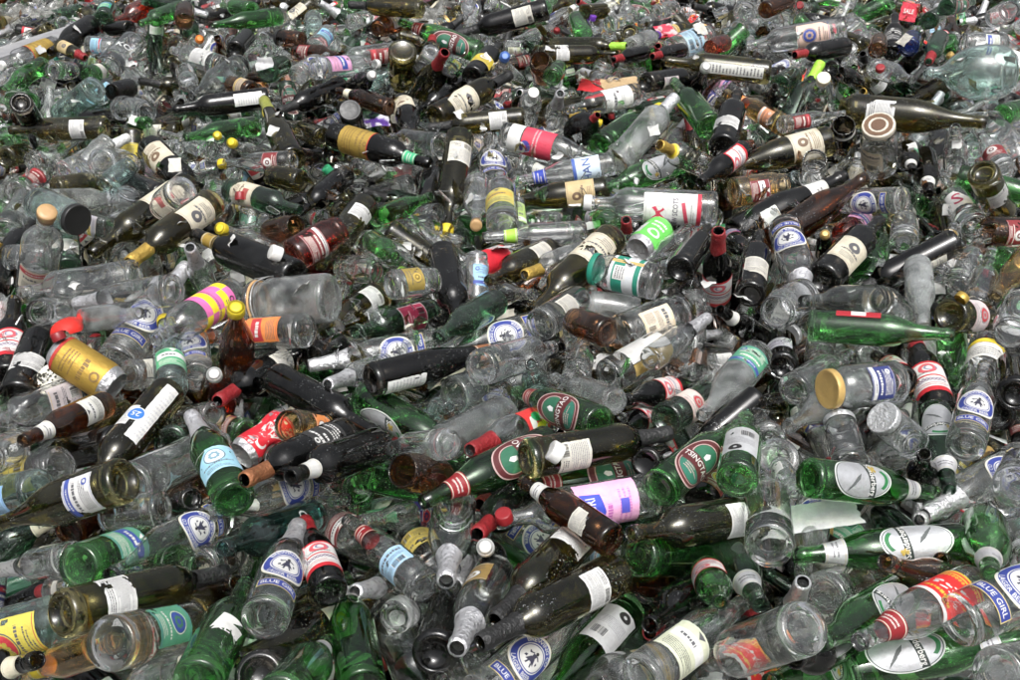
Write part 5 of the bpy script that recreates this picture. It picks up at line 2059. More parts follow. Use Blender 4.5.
2931 S B b 100 -40 4184 -106 -655 -381 -652
2932 F W k 99 1099 2372 51 -888 -200 -415
2933 F W k 95 1058 3204 -148 -404 870 -282
2934 S S f 98 898 4355 -197 66 983 -169
2935 F T d 94 -1205 3942 -48 -114 321 -940
2936 S E d 90 -2039 4396 -251 -855 86 511
2937 S T c 95 361 4918 -159 -775 -368 -513
2938 F V c 98 48 4737 -106 -810 544 -219
2940 F D b 102 -693 3468 -208 -231 -872 431
2941 S B c 92 -953 4295 -268 854 -225 470
2942 F W o 95 -862 3896 -245 609 553 568
2943 S E d 94 -398 1205 9 87 -985 -148
2944 F Q c 94 -777 3437 -37 -610 -142 -780
2945 S B b 102 -467 3332 -208 743 507 -437
2947 S T c 98 -1124 3825 -202 -121 980 -161
2948 F B f 102 -2058 4429 -197 -923 341 178
2950 F W k 90 -475 3979 -284 981 128 148
2951 S V c 94 -1235 2894 -92 -152 544 -825
2952 S J c 96 635 3002 -249 -766 -339 -546
2953 S B c 96 1480 3677 -150 -574 -440 -690
2954 S E f 98 -1611 3260 -207 337 -871 357
2955 F S c 96 -29 3906 -150 784 184 -593
2956 F G o 102 361 4167 -176 21 964 265
2957 S J c 101 -915 4541 -198 -85 -996 -2
2958 S S f 101 623 4545 -303 298 139 944
2959 S B k 92 -1337 3221 -330 -891 336 305
2960 F S f 103 1323 4182 -90 704 -244 -667
2961 F E d 102 -1416 4286 -196 -143 259 955
2962 F T f 92 162 3591 -160 336 -911 -241
2964 S B g 100 -642 4347 -230 217 880 423
2965 S B g 98 -1159 3432 -165 -241 969 -61
2966 S V a 92 731 4399 -280 214 -54 975
2967 S S f 99 1180 2225 -165 435 618 -654
2968 F T d 98 -126 2746 -201 -106 986 -127
2969 F W o 97 371 3861 -147 -912 308 -272
2970 F G o 100 780 3886 -180 830 -508 229
2971 S T c 93 620 4379 -110 -12 581 -814
2972 F V c 92 1964 4716 -325 315 -231 921
2973 S S f 94 1286 4457 -223 803 590 91
2974 F B f 93 -507 3794 -173 -944 -328 -41
2975 S D c 102 -1392 4608 -261 982 -178 59
2976 S S c 95 1585 4226 -91 -531 23 -847
2977 F W k 100 665 4648 -60 -361 -751 -552
2978 S J a 93 1561 4492 -237 21 707 707
2979 F V c 92 -15 3108 -294 227 614 756
2980 S S c 99 85 3852 -183 -246 -828 504
2981 F W o 97 -1922 4515 -78 -860 139 -490
2982 F T g 99 1814 4453 -100 584 219 -781
2983 F T c 102 -731 4276 -72 738 420 -528
2984 S S f 91 -462 4563 -143 497 -521 -694
2985 S V c 95 1376 4320 -297 318 754 575
2986 S B b 100 1005 4420 -222 657 298 692
2987 S J c 97 312 4481 -221 -845 -513 154
2988 F K c 100 -688 4055 -140 892 214 398
2990 S W o 101 1180 2954 -269 -108 990 85
2991 F W k 94 1214 4000 -70 492 719 -491
2992 F B k 102 -1049 4570 -130 868 25 -496
2993 S B g 97 570 4358 -95 -165 903 -397
2994 S W k 95 1096 3393 -177 -955 296 20
2995 S W k 101 -1511 2306 -149 716 435 546
2996 F K a 90 1703 3906 -206 -79 904 -420
2998 S J c 103 124 3790 -211 -24 991 -132
3000 S G c 95 934 4660 -164 -244 931 -272
3001 F W k 94 1517 4190 -190 119 -703 702
3002 F W k 93 -558 4359 -37 303 845 -441
3003 S S f 98 624 4111 -77 503 -596 -626
3004 S T d 101 -320 3852 -64 -302 -389 -870
3005 F E g 96 -1878 3814 -201 -194 -234 -953
3007 S W d 97 -1779 3678 -257 143 -939 313
3008 F T f 100 -389 2297 -171 165 937 -309
3009 F J c 92 -267 3680 100 -441 449 -777
3010 S K a 95 -1893 4664 -196 917 -96 388
3011 S B k 95 -337 2215 -111 877 188 -443
3012 S T c 97 -1617 3380 -200 910 137 -392
3013 F W o 94 647 3332 -98 43 -750 -660
3014 S J c 101 -1032 4750 -288 -42 302 952
3015 F K c 98 1062 4507 17 461 473 -751
3016 F T f 101 1377 3212 -192 875 -183 -449
3017 S S c 97 1277 3973 -268 699 -676 231
3018 S G c 90 1962 4473 -330 -841 -191 506
3020 S T f 92 1167 4088 -181 843 483 -237
3021 F T c 91 2195 4639 -99 500 681 -534
3022 S S f 95 -941 2334 -135 554 67 -830
3023 S E d 94 -1702 4498 -148 -913 -293 -283
3024 F G o 98 673 4774 -59 575 -651 -495
3026 F W o 100 978 4704 -68 -140 -778 -612
3027 F S f 99 1278 3870 -243 -492 -679 544
3028 S B g 99 1028 4932 -170 -443 -842 -307
3029 F W k 99 -729 3041 -183 -905 418 -83
3030 S Q k 90 513 3983 -264 -815 561 -146
3031 F S c 97 -153 2686 -93 -308 -405 -861
3032 S J c 92 -1201 2090 -232 41 927 374
3033 F J c 92 -718 2128 -75 862 462 210
3034 S T f 93 -102 4768 -205 50 -994 -101
3035 S D o 100 -1248 3573 -245 -167 528 833
3036 S T d 99 -1261 4282 -224 191 967 166
3037 F T d 96 1735 4141 -197 -510 -858 65
3038 S S c 93 -366 2231 -330 -357 124 926
3039 F T c 98 -1023 2154 -15 -71 -333 -940
3040 F S c 96 -2019 4474 -103 502 -517 -693
3041 F T d 96 -184 4268 -202 -925 274 265
3042 F J c 98 -919 3682 -145 762 645 52
3043 S E c 100 -477 4053 -330 517 -856 0
3044 S J a 93 -1842 4432 -205 -32 -604 -796
3045 S T c 90 -1864 4223 -279 511 -831 220
3046 F Q c 101 1967 4416 -287 -736 -130 665
3048 F J c 93 793 2401 -210 -720 -684 118
3049 S J f 97 868 4119 -166 -140 979 150
3050 F V f 97 -321 3446 -197 -971 -238 -17
3051 F W o 97 -1146 3667 -133 -207 -964 169
3052 F B k 96 581 1566 -302 28 937 349
3053 F W o 103 424 4388 -58 743 -354 -568
3054 S E o 93 -488 4031 -207 571 781 -253
3055 F T c 99 1134 4129 -223 344 878 334
3056 F W o 92 1314 3279 -282 -606 -320 728
3057 S B f 92 1787 3335 -157 -942 131 -308
3058 F W d 97 -1064 1395 -137 884 346 313
3059 S W o 95 -1292 3439 -126 487 589 -644
3060 S B c 97 1292 4625 -99 -117 -727 -677
3062 F V f 94 446 4001 -58 -210 -10 -978
3064 S J c 100 -512 3953 -184 -833 -122 540
3065 F W o 92 -1303 2808 -84 569 176 -803
3066 S T g 97 647 4324 -100 545 837 47
3067 S S f 101 -1258 2738 -171 272 -799 -536
3068 F Q b 100 -1170 4386 -237 -11 -413 910
3071 S B f 90 -175 3026 -149 -641 -269 -719
3072 S W k 98 987 4235 -187 -891 303 -338
3073 S M c 92 401 4576 -236 -237 532 813
3074 F B c 98 2250 4659 -225 -585 774 242
3075 F V c 98 -379 3864 41 -897 -441 14
3076 F B k 103 -1904 4099 -195 828 559 -40
3077 S J c 97 -1632 4570 -252 575 -709 409
3078 F W d 95 -703 4305 -216 278 802 528
3079 S S f 96 684 4092 -121 422 906 15
3080 S B k 95 -1253 3413 -300 693 13 721
3081 F W k 98 -112 4668 -65 474 467 -747
3083 F W k 94 -829 3089 9 377 234 -896
3084 F J a 96 -1535 4338 -170 5 403 -915
3085 S B k 96 -889 3187 -205 857 -28 -514
3086 F W o 94 -72 4484 -326 274 424 863
3087 F J c 97 970 2175 -168 809 557 189
3089 F W d 94 -1470 3793 -122 -577 -788 -213
3090 S B c 91 -1732 4724 -131 568 -631 -529
3091 F T g 103 1415 3698 -305 584 490 647
3092 F S c 102 2218 4818 -147 341 744 -575
3093 S Q k 92 93 4461 -258 -995 -11 -101
3094 S M b 96 1959 4818 -202 -734 -168 -658
3095 F W o 101 455 4117 34 212 615 -759
3096 F K c 100 1014 4043 -159 -903 338 264
3097 S J c 91 -532 4118 -219 -491 805 333
3098 F B f 95 -145 2139 -163 -228 965 132
3099 F S c 92 -79 2281 65 0 -738 -675
3100 S S f 91 1222 3670 -79 194 615 -764
3101 S T g 100 -1163 2974 -50 422 465 -778
3103 S B k 90 -231 4607 -231 -553 -760 340
3104 F W o 98 -462 4427 -82 954 97 -283
3105 S K a 94 1315 4445 -257 877 -33 -479
3106 S V c 99 1539 3447 -202 953 -71 -293
3107 S B c 96 -543 4404 -135 -307 388 -869
3108 F V f 95 718 4016 -244 -832 300 467
3109 S B k 102 -1666 4607 -250 -489 -82 868
3110 S W o 96 -47 3243 -274 936 -322 144
3111 S W k 97 -723 4257 -123 519 -801 -298
3112 F E f 102 430 2615 -161 478 -565 673
3114 F G f 93 1408 3322 -73 -314 -335 -888
3115 F S c 91 -2084 4705 -161 -533 -826 -184
3116 F D f 96 -643 3603 -211 255 25 967
3117 F J c 94 -1023 3118 -24 -790 517 -330
3118 S E c 94 1175 4473 -121 -201 948 -247
3119 S E f 100 1851 3829 -302 -867 -5 498
3120 F G o 91 446 3459 -268 396 -865 308
3121 F S f 98 981 2337 -117 -395 -227 -890
3122 F S c 102 -66 3315 -203 -9 796 605
3123 S J f 92 -1496 3023 -234 -869 -53 -492
3124 S B f 91 -1983 4318 -171 -440 -619 -651
3125 S W o 96 532 4361 -282 -828 377 415
3126 S S c 92 -1339 2849 -294 -635 -647 423
3127 S W k 90 -1618 3676 -293 -355 357 864
3128 S E b 91 -497 4377 -187 -780 -197 594
3129 S B c 103 -2049 4302 -188 199 979 -41
3130 F T g 99 503 4044 -67 -680 416 -604
3132 F G f 91 -1012 3208 -192 -613 -514 601
3133 F Q c 91 -1345 4718 -151 460 -550 -697
3134 F W o 101 1511 4475 -149 -820 -444 361
3135 S S f 91 745 2797 -178 726 -134 -675
3136 S B c 98 -65 2381 -189 -684 624 377
3137 S E c 100 -762 4201 -161 456 -747 484
3139 F S c 92 200 4546 -251 -37 -503 864
3141 S B c 101 -957 3061 -290 54 -431 901
3142 F G c 99 -1699 4457 -123 765 627 146
3143 F W o 94 1351 3858 -233 -384 -637 669
3144 S W k 94 435 3487 -157 -698 -615 -367
3145 S S c 100 -170 4244 -214 750 612 251
3147 S S c 98 2281 4710 -236 -691 721 52
3148 S M f 98 -632 3308 -230 -391 -684 -616
3149 F W d 92 -1425 4400 32 -182 -241 -953
3150 S J c 97 450 4704 -208 425 601 677
3151 S J c 96 1194 4581 -193 -898 399 -185
3154 F T d 98 -1573 4195 58 -200 980 -23
3155 S G o 102 -136 2637 -181 356 -928 -106
3156 S J a 101 -582 2221 -275 489 -769 411
3157 S D f 92 -545 4561 -103 -57 -195 -979
3159 S S f 96 1577 2765 -263 -960 -7 -279
3160 S D b 97 850 4000 -99 948 224 227
3161 F T f 90 1190 4948 -215 -579 -723 377
3162 S W d 97 -1570 2829 -144 435 651 -622
3163 F K c 91 1645 3388 -180 -958 -37 285
3164 F J a 96 894 4479 -68 346 -84 -935
3165 F T c 100 990 4201 -196 901 109 420
3166 S S c 90 1933 4192 -126 426 484 -765
3167 F W o 101 -1152 4104 -211 -820 -460 341
3169 F V c 92 521 4790 -267 -10 339 941
3170 S D b 97 -1127 4679 -143 -549 285 -786
3171 S S c 92 -904 4114 -111 989 7 -150
3173 F J c 94 -482 3162 -175 -145 929 340
3174 S B c 101 -1922 4851 -268 -367 -930 1
3175 S J f 98 619 1661 -193 342 711 -614
3176 S J c 96 -681 3955 -182 275 -767 580
3177 F W o 93 -483 2873 -263 382 -435 816
3178 S S c 92 -348 4049 -219 -266 -938 224
3180 F B c 94 1960 3799 -196 -984 44 -173
3181 F T c 91 1366 3633 -188 501 853 145
3182 S S f 96 1800 4060 -156 -225 807 -546
3183 S B c 93 -261 4889 -172 436 -858 -271
3184 F K c 100 1181 4682 -114 -91 -643 760
3185 S B c 99 -1335 4608 -199 511 -824 246
3186 S B k 90 1380 2963 -54 88 415 -906
3187 S M c 91 944 3707 -179 168 19 -986
3188 S D b 99 -861 4110 -191 962 263 73
3189 S J c 101 1428 4123 -89 482 -76 -873
3190 S T c 98 2256 4444 -265 -489 867 98
3191 F J a 97 953 3280 -192 -495 401 -771
3192 S E o 98 517 4425 -145 120 -824 -553
3193 S E o 91 1088 3544 -75 -786 296 -542
3194 S T d 101 -1220 4144 -215 820 493 291
3195 S T d 92 -835 3777 -229 -230 -914 333
3196 F V c 97 -1541 4045 -14 616 -74 -784
3197 S T c 101 -1081 3757 -37 675 -293 -677
3198 S S c 97 -1435 2691 -280 837 345 425
3199 F T d 91 1751 4026 -43 365 -139 -921
3200 F B c 92 1983 4092 -155 738 -461 -492
3201 S T c 95 1959 3931 -285 -523 -847 96
3202 F D b 91 541 2169 -222 507 599 620
3203 F V a 99 1065 4809 -191 -174 -962 212
3204 S B b 92 2122 4543 -253 -355 907 -225
3205 S V c 100 1277 4493 -288 -261 773 578
3206 S E b 97 -536 3841 -160 -675 -182 -715
3207 S J c 101 -1098 4552 -264 -591 -509 626
3208 S B k 98 -858 1871 -251 123 957 264
3210 S V c 93 451 4703 -128 -258 -962 -85
3211 F W d 101 -9 3569 -269 98 829 551
3212 S S f 97 -381 4406 -245 -787 586 -194
3213 F V f 100 -1081 4980 -302 278 -523 806
3214 S D f 93 -700 3249 -273 -691 -390 -608
3215 S D f 96 2006 4602 -257 640 -757 -129
3216 S D b 100 -6 4577 -279 568 -384 728
3217 S D c 92 222 3345 -256 316 915 -249
3219 S V a 90 1378 4650 -182 -809 581 95
3220 S B k 100 -1683 4077 -259 668 717 200
3222 F J c 90 501 3783 -96 -417 -210 884
3223 S D b 101 -979 3775 -237 -477 382 791
3225 F W d 98 80 4730 -164 430 -785 -446
3226 F S c 98 360 4613 -96 -304 -63 -951
3228 F W o 99 -1182 3206 0 47 -644 -764
3229 F J c 92 -578 1367 76 -971 87 -222
3230 F W o 99 14 3650 -123 820 534 -207
3231 S S f 100 1564 4437 -225 777 624 81
3232 S D d 97 -957 3741 -210 820 441 364
3233 F B c 100 933 3790 -318 219 -298 929
3234 F T g 97 817 2039 -244 -262 -746 612
3235 S B c 97 -1532 3661 -309 -704 -222 675
3237 F D g 93 1386 3186 -256 -582 -760 -289
3240 S J c 99 466 4317 -233 802 -393 -451
3241 S W o 101 1060 3516 -156 781 -463 -418
3242 F T d 91 -1492 4443 75 865 326 -381
3243 S J f 97 1288 4476 -190 -428 53 902
3244 F E c 100 119 4211 -166 806 -377 -456
3247 S V c 99 -608 2630 -226 957 287 -32
3248 S T g 95 -1976 4639 -282 301 -815 494
3249 S G f 94 -439 3477 -162 781 551 -293
3250 F T g 94 1270 4818 -117 687 -201 -698
3251 S S f 100 694 4389 -243 -983 -11 183
3252 S B k 99 1862 3952 -272 -756 -584 294
3253 S S f 93 -1537 3536 -123 76 -920 -386
3254 F T c 97 -1182 4408 -43 -435 -709 -555
3255 S D d 94 1403 4507 -152 306 943 -130
3256 F V a 98 -1258 3177 152 -768 301 -565
3257 F M f 100 884 2845 -330 173 200 964
3258 S E f 102 1390 3814 -125 335 -263 -905
3259 S S f 99 953 3666 -268 545 -115 830
3260 S D f 91 811 4523 -189 544 481 688
3261 S J c 95 985 4396 96 -560 827 54
3262 S B k 94 -1900 4266 -136 755 -653 -62
3264 F J c 94 -1259 2387 -4 994 -64 85
3265 F W d 96 -440 3676 -61 -684 -319 -657
3266 S V f 96 212 3672 -211 309 -949 64
3267 F S c 98 -1022 4475 -102 -616 697 -368
3268 F B b 101 1652 4081 -190 -457 889 -7
3269 F B k 99 -1714 4165 -123 321 311 -895
3270 S J c 100 -1234 3634 -290 -575 329 749
3271 F D f 96 -28 4496 -156 970 -232 70
3272 S J c 91 1917 4203 -212 -217 -742 635
3273 S S c 91 -1629 4707 -140 268 -727 -632
3274 S B c 101 -777 4632 -218 -43 978 206
3275 F B k 93 -1307 3824 -258 583 -378 719
3276 F K a 98 428 3900 -213 -665 484 568
3277 S S c 95 1758 4396 -220 -528 -789 -315
3278 S B k 91 -1023 4323 -230 -194 922 334
3279 F T f 102 -1626 4358 -205 717 629 302
3280 F S f 101 1008 4326 -83 851 -34 -524
3281 S J f 93 -1252 4652 -190 182 953 -241
3282 F T c 91 896 3165 -272 651 -6 759
3285 S M c 91 505 4129 -216 -970 236 -57
3286 F W k 98 540 2509 -158 555 747 -366
3287 S J a 92 -1578 3433 -330 749 -663 0
3289 S E o 101 1120 4055 -183 -950 308 -44
3290 F S c 94 -637 2162 -145 -13 810 -586
3291 S M c 97 1170 2727 -271 -823 -202 530
3293 S E b 95 1853 4486 -220 -962 246 116
3294 S W k 91 1218 2472 -145 -138 -720 -680
3296 F G o 98 -731 1851 -44 292 764 -575
3297 F D c 102 1501 4403 -143 -711 -688 -147
3299 F B c 102 -928 4582 -88 -365 -677 -639
3300 S T c 102 2192 4516 -189 -858 511 -49
3301 F S c 101 -1112 4877 -172 131 -859 -495
3302 F E c 101 -1436 4239 -171 338 -169 -926
3304 S K c 99 -238 4291 -261 -551 799 241
3305 F T f 100 46 4275 -237 -681 -176 711
3306 S J a 93 -1220 3084 -235 194 -876 -442
3307 F B f 93 -1487 3263 -76 -92 766 636
3309 F W o 95 -498 2834 -145 184 -773 607
3310 F S f 92 1596 3860 -278 824 115 554
3311 S T g 99 1223 4120 -71 96 578 -811
3312 F B k 91 1344 3249 -120 -655 631 -415
3313 S S c 90 796 4470 -206 -930 -201 -308
3314 F S c 92 396 4319 -38 316 117 -941
3315 S J c 101 145 4759 -156 394 -612 -686
3316 S J a 96 1463 3623 -310 136 565 814
3317 S B c 102 -808 1275 -197 -738 -377 -560
3319 F B c 101 -489 2410 -286 305 577 758
3320 F S c 91 -1429 4339 -225 547 557 625
3321 S V f 100 -1477 3246 -255 -931 -365 10
3322 S S f 95 -1385 4789 -170 317 -755 -574
3323 S V c 96 553 4019 -210 -770 565 -297
3324 F V c 97 -656 3531 87 693 699 -179
3325 F W o 93 -1409 4429 -199 -133 954 268
3326 S W k 96 -1424 2399 -218 375 907 190
3327 S T c 102 -66 4761 -281 387 -802 454
3328 F J c 90 1393 3548 -146 198 227 -954
3329 F S c 102 2053 4619 -124 564 598 -569
3330 S S c 101 312 3685 -261 944 329 -34
3331 F B k 99 -606 3530 -227 -881 401 252
3332 F K c 99 88 4169 -240 542 -567 621
3333 S B b 92 -141 4065 -326 77 134 988
3334 S B g 101 896 4527 -198 -172 951 258
3335 S J a 96 -301 2747 -207 -679 -633 372
3336 S D d 98 1261 4776 -227 -269 -921 -281
3337 F T d 92 -895 4702 -108 -245 -535 -809
3338 S V a 94 -515 2932 -215 830 -332 448
3339 S M f 98 -135 4341 -179 858 511 -58
3340 S S c 97 -592 4273 -172 -957 -60 -285
3341 F W o 92 609 4421 -86 679 734 -24
3342 F W o 93 1158 3510 -87 -276 -898 -343
3343 S T g 93 458 4571 -78 831 223 -510
3344 S W d 101 1213 4588 -85 42 -625 -779
3345 F W d 96 1053 3855 -206 516 -846 132
3346 S S f 96 1335 4272 -159 582 -679 -447
3347 F W k 98 -1852 4013 -121 862 222 -456
3348 F W o 103 1116 3085 -127 -732 -662 -161
3349 F B b 99 -13 4329 -176 929 361 82
3350 S W k 96 323 4672 -150 889 -75 -451
3351 S J f 91 946 4303 -260 21 366 930
3353 F T c 92 1934 3830 -169 -379 870 -314
3354 S E f 101 -300 2684 -41 111 511 -852
3355 S J c 102 1078 3573 -148 -872 -333 -359
3356 F D f 93 -1370 4179 -201 -22 -898 440
3357 F B c 102 1377 4304 -90 -43 759 -650
3358 F S c 102 -1351 4356 -90 881 251 -401
3360 S W o 99 840 4252 -190 -946 185 266
3362 F V c 94 -1483 4268 -193 -974 227 -20
3363 F Q k 94 153 3838 -168 949 37 -313
3364 S J c 98 -1223 4488 -246 -271 861 430
3365 F W o 100 270 4626 -288 -526 -353 774
3366 F S c 94 -105 2498 -104 -741 507 441
3367 S D f 98 -634 4407 -295 912 -140 387
3368 F V c 95 -618 3032 -169 450 -893 -15
3369 S S c 101 98 3993 -183 -916 -207 -344
3370 S B k 94 -1636 4104 -194 -8 975 224
3371 S K c 92 1721 3498 -255 -906 423 -31
3372 S E g 94 2093 4264 -225 -794 181 581
3373 S G o 95 1344 3668 -236 -255 949 -185
3374 F V c 95 -48 4674 -170 -313 -901 299
3375 F T d 98 161 4016 -202 -443 -805 395
3376 S B k 98 238 4538 -175 716 179 -674
3378 S W d 94 1242 4377 -89 716 539 -444
3379 S W o 99 -1176 4577 -240 669 696 261
3380 S V c 90 1939 4203 -233 870 -492 41
3381 S T c 102 -1502 4047 -268 -89 531 843
3382 S D g 91 -1444 3121 -209 576 -513 -637
3383 F W k 90 -1211 3661 -198 -661 724 197
3384 S B c 98 224 4669 -268 430 902 -23
3385 F W o 100 -1064 3958 -188 -772 492 404
3386 F J c 98 -283 2778 -98 742 -494 454
3387 S S c 96 996 3071 -164 394 -593 -702
3388 F T c 92 748 1743 -280 -709 511 486
3389 S W k 91 -60 4511 -182 -987 -109 -118
3390 S T c 94 712 2252 -281 -977 124 174
3391 F G f 96 -309 3149 -156 -931 53 -361
3392 S J c 92 -101 4314 -114 -426 851 -309
3393 S B c 92 1922 4274 -170 -958 138 -251
3394 S W o 99 1038 3714 -40 203 -132 -970
3395 F B c 100 -1519 3519 23 179 -265 -947
3396 S T c 94 505 4694 -74 280 -347 -895
3397 S B f 95 718 3584 -191 23 -948 -317
3398 S G o 98 487 4256 -310 -875 176 452
3399 S E f 92 -1186 4495 -246 -164 -983 79
3400 S J c 101 -1273 4154 -250 234 593 770
3401 S B k 94 -405 4393 -293 582 -669 462
3402 S G c 101 -1741 4451 -43 119 -463 -878
3403 S B g 92 226 4715 -203 411 -900 144
3405 S T g 90 -312 2252 -328 334 552 764
3406 S J c 91 1308 4027 -267 608 -690 392
3407 F W o 95 728 3278 -24 -52 -260 -964
3408 F K c 101 -923 4178 -87 793 145 -592
3409 S B c 93 1701 3389 -117 -836 -540 -96
3410 F V c 91 -1119 4388 -233 519 -399 756
3412 S E b 98 1131 4101 -275 110 994 22
3413 S V c 95 -714 4399 -234 -931 -58 361
3415 F V c 96 -1902 4195 -72 -602 -479 -639
3416 S J f 98 120 4418 -184 391 726 -566
3418 F J c 103 986 4548 -55 -659 -123 -742
3419 F B k 98 278 4215 -125 215 -745 -632
3420 S G c 103 -1864 4459 -131 -332 919 -212
3422 S B f 93 -998 2907 -125 -345 -599 -723
3423 S J c 93 -857 4832 -199 -961 -38 273
3424 S B g 99 -1450 2834 -209 -911 -304 -277
3425 F W o 91 -318 2519 7 826 -239 -511
3426 F W k 94 2064 4086 -271 -809 -432 399
3427 S Q k 102 3 4834 -179 -832 -330 -446
3428 S G c 102 1609 4090 -282 642 651 406
3431 S D c 99 1378 3469 -208 851 524 -23
3432 F V c 90 -1377 4045 -270 -480 672 563
3434 F S f 95 1610 4219 -142 663 280 -694
3435 S D g 99 -1415 4705 -211 439 -878 193
3436 F J c 95 1936 4680 -175 346 910 -230
3437 S J f 100 -1314 4514 -249 622 -772 -135
3438 F S c 96 -1208 3255 -220 534 827 174
3439 S B g 96 -269 2639 -239 524 -646 555
3440 F B c 97 -275 4166 -104 155 511 -845
3442 S S c 98 954 1359 -219 -655 -754 -59
3443 F V a 98 -851 4690 -77 155 -925 -346
3445 F S c 90 692 2857 -241 326 -945 -22
3446 S J a 93 -193 4120 -207 217 940 264
3447 F T f 102 -933 4231 -184 242 -969 -56
3448 F T c 102 1520 3712 -208 964 210 165
3449 F W k 97 1802 3007 -239 -837 547 -31
3450 F S f 96 -451 3186 -102 406 450 -796
3451 S S c 97 800 4172 -144 -406 497 -767
3452 S Q c 97 603 1495 -242 848 -513 133
3453 F T f 100 948 2742 -193 40 991 -128
3454 F T c 102 -1045 2774 -229 973 77 216
3455 F E c 100 -195 2427 -99 63 -447 -892
3456 S B k 99 1836 4590 -209 516 850 -107
3457 S D d 102 -946 1884 -207 419 908 26
3458 F W o 102 -581 4024 -259 -171 -871 460
3459 F B c 99 958 3866 -238 -805 387 450
3460 F T g 100 -461 2596 -325 655 235 719
3461 S T c 102 2192 4362 -208 -952 25 -304
3462 F B k 100 2037 4402 3 -987 -158 -36
3463 F W o 98 619 4247 -222 -195 -645 739
3464 S W k 92 -90 2376 -249 -731 486 478
3465 S E f 91 1206 3128 -194 -512 -837 -191
3466 F V f 92 -833 3321 -143 437 892 -113
3467 F J c 97 -790 2931 -217 8 780 625
3468 F W d 90 -1415 3473 -143 -13 -724 -690
3469 F V c 103 367 4087 -80 -369 -378 -849
3470 S W k 96 -1638 4601 -289 23 821 570
3472 F V a 101 -689 3993 -203 899 182 397
3473 F K a 94 -2284 4627 -292 318 812 490
'''
SUN_EL, SUN_AZ, SUN, SUN_ANG, SKY = 66, 165, .65, 13, .110
GLOW, GLOW_P = 4.2, 14.0
DUPL = []
LANDMARKS = '''
20, 615, yellow-labelled aqua bottle
115, 597, torn-label olive wine
225, 625, embossed green bottle
100, 545, teal-labelled green bottle
270, 535, teal lettered bottle
320, 560, red-and-white dark beer
345, 625, bright green beer
385, 555, pale blue label soda
430, 655, black round bottle base
450, 545, pear-shaped clear bottle
560, 555, upper brown wine
585, 600, lower brown wine
605, 640, grey back label bottle
620, 505, pink-label jar
700, 525, white drawn label
735, 560, neck-down dark green bottle
770, 520, thick clear base
900, 545, upper silver oval beer
910, 640, lower silver oval beer
945, 595, red-gold label bottle
1000, 610, big blue-girl bar bottle
130, 425, blue sticker wine
90, 365, gold drink can
65, 435, brown oval-label beer
165, 355, green label yellow cap
210, 385, red sauce bottle
255, 440, crushed red can
225, 460, silver-foil green beer
145, 475, yellow-capped clear bottle
60, 500, ragged-label olive wine
310, 445, white block letters
330, 395, dusty black wine
430, 370, slender black bottle
405, 410, long green highlight bottle
495, 460, red shield green beer
590, 440, brown wine with back label
570, 345, gold-stoppered decanter
735, 370, frosted pear bottle
690, 465, dusty shield beer
740, 460, round green base
855, 385, gold lid jar
925, 375, red-and-white standing beer
880, 415, silver lid jar
965, 435, dusty round base
870, 480, glossy green beer
985, 365, white-capped bottle
290, 300, clip-top jar
310, 245, reddish sauce jar
205, 310, pink striped label
235, 340, yellow-capped soy bottle
130, 320, blue emblem beer
45, 250, cork-stoppered bottle
70, 215, wide aqua jar
160, 225, cream-label wine pair
65, 320, red scoop
345, 305, olive wine with white label
445, 230, olive wine yellow cap
405, 310, dark red barcode label
450, 285, dusty black neck-down bottle
555, 195, tan label wine
655, 207, white-and-red spirits label
620, 272, green lid jar
650, 235, lime drink can
720, 270, red foil standing beer
680, 265, black hollow base
860, 325, large glossy green bottle
800, 200, amber brown beer
780, 205, white ribbon bottle
860, 265, white patterned label
925, 290, dusty neck-down clear bottle
985, 205, olive wine at edge
30, 45, grey board
125, 50, outlined lettering bottle
180, 55, white label clear bottle
225, 105, long black wine
220, 140, two yellow caps
85, 130, lying olive wine
165, 165, cream label black wine
430, 75, red foil olive wine
455, 105, framed cream label
485, 65, yellow label wine
500, 20, top white label wine
375, 145, gold silver label wine
285, 125, slim olive hock
375, 120, purple packet
400, 115, round black bottle
545, 150, red label lying bottle
600, 105, white label round base
620, 130, bright green foil wine
690, 45, pale blue label jar
720, 72, narrow strip wine
740, 115, orange liquid bottle
665, 130, gold cap yellow neck
900, 110, barcode olive wine
970, 75, pale green demijohn
880, 145, printed lid jar
815, 75, lime foil
790, 150, cream label olive wine
910, 12, red flag packet
790, 35, peach label bottle
'''
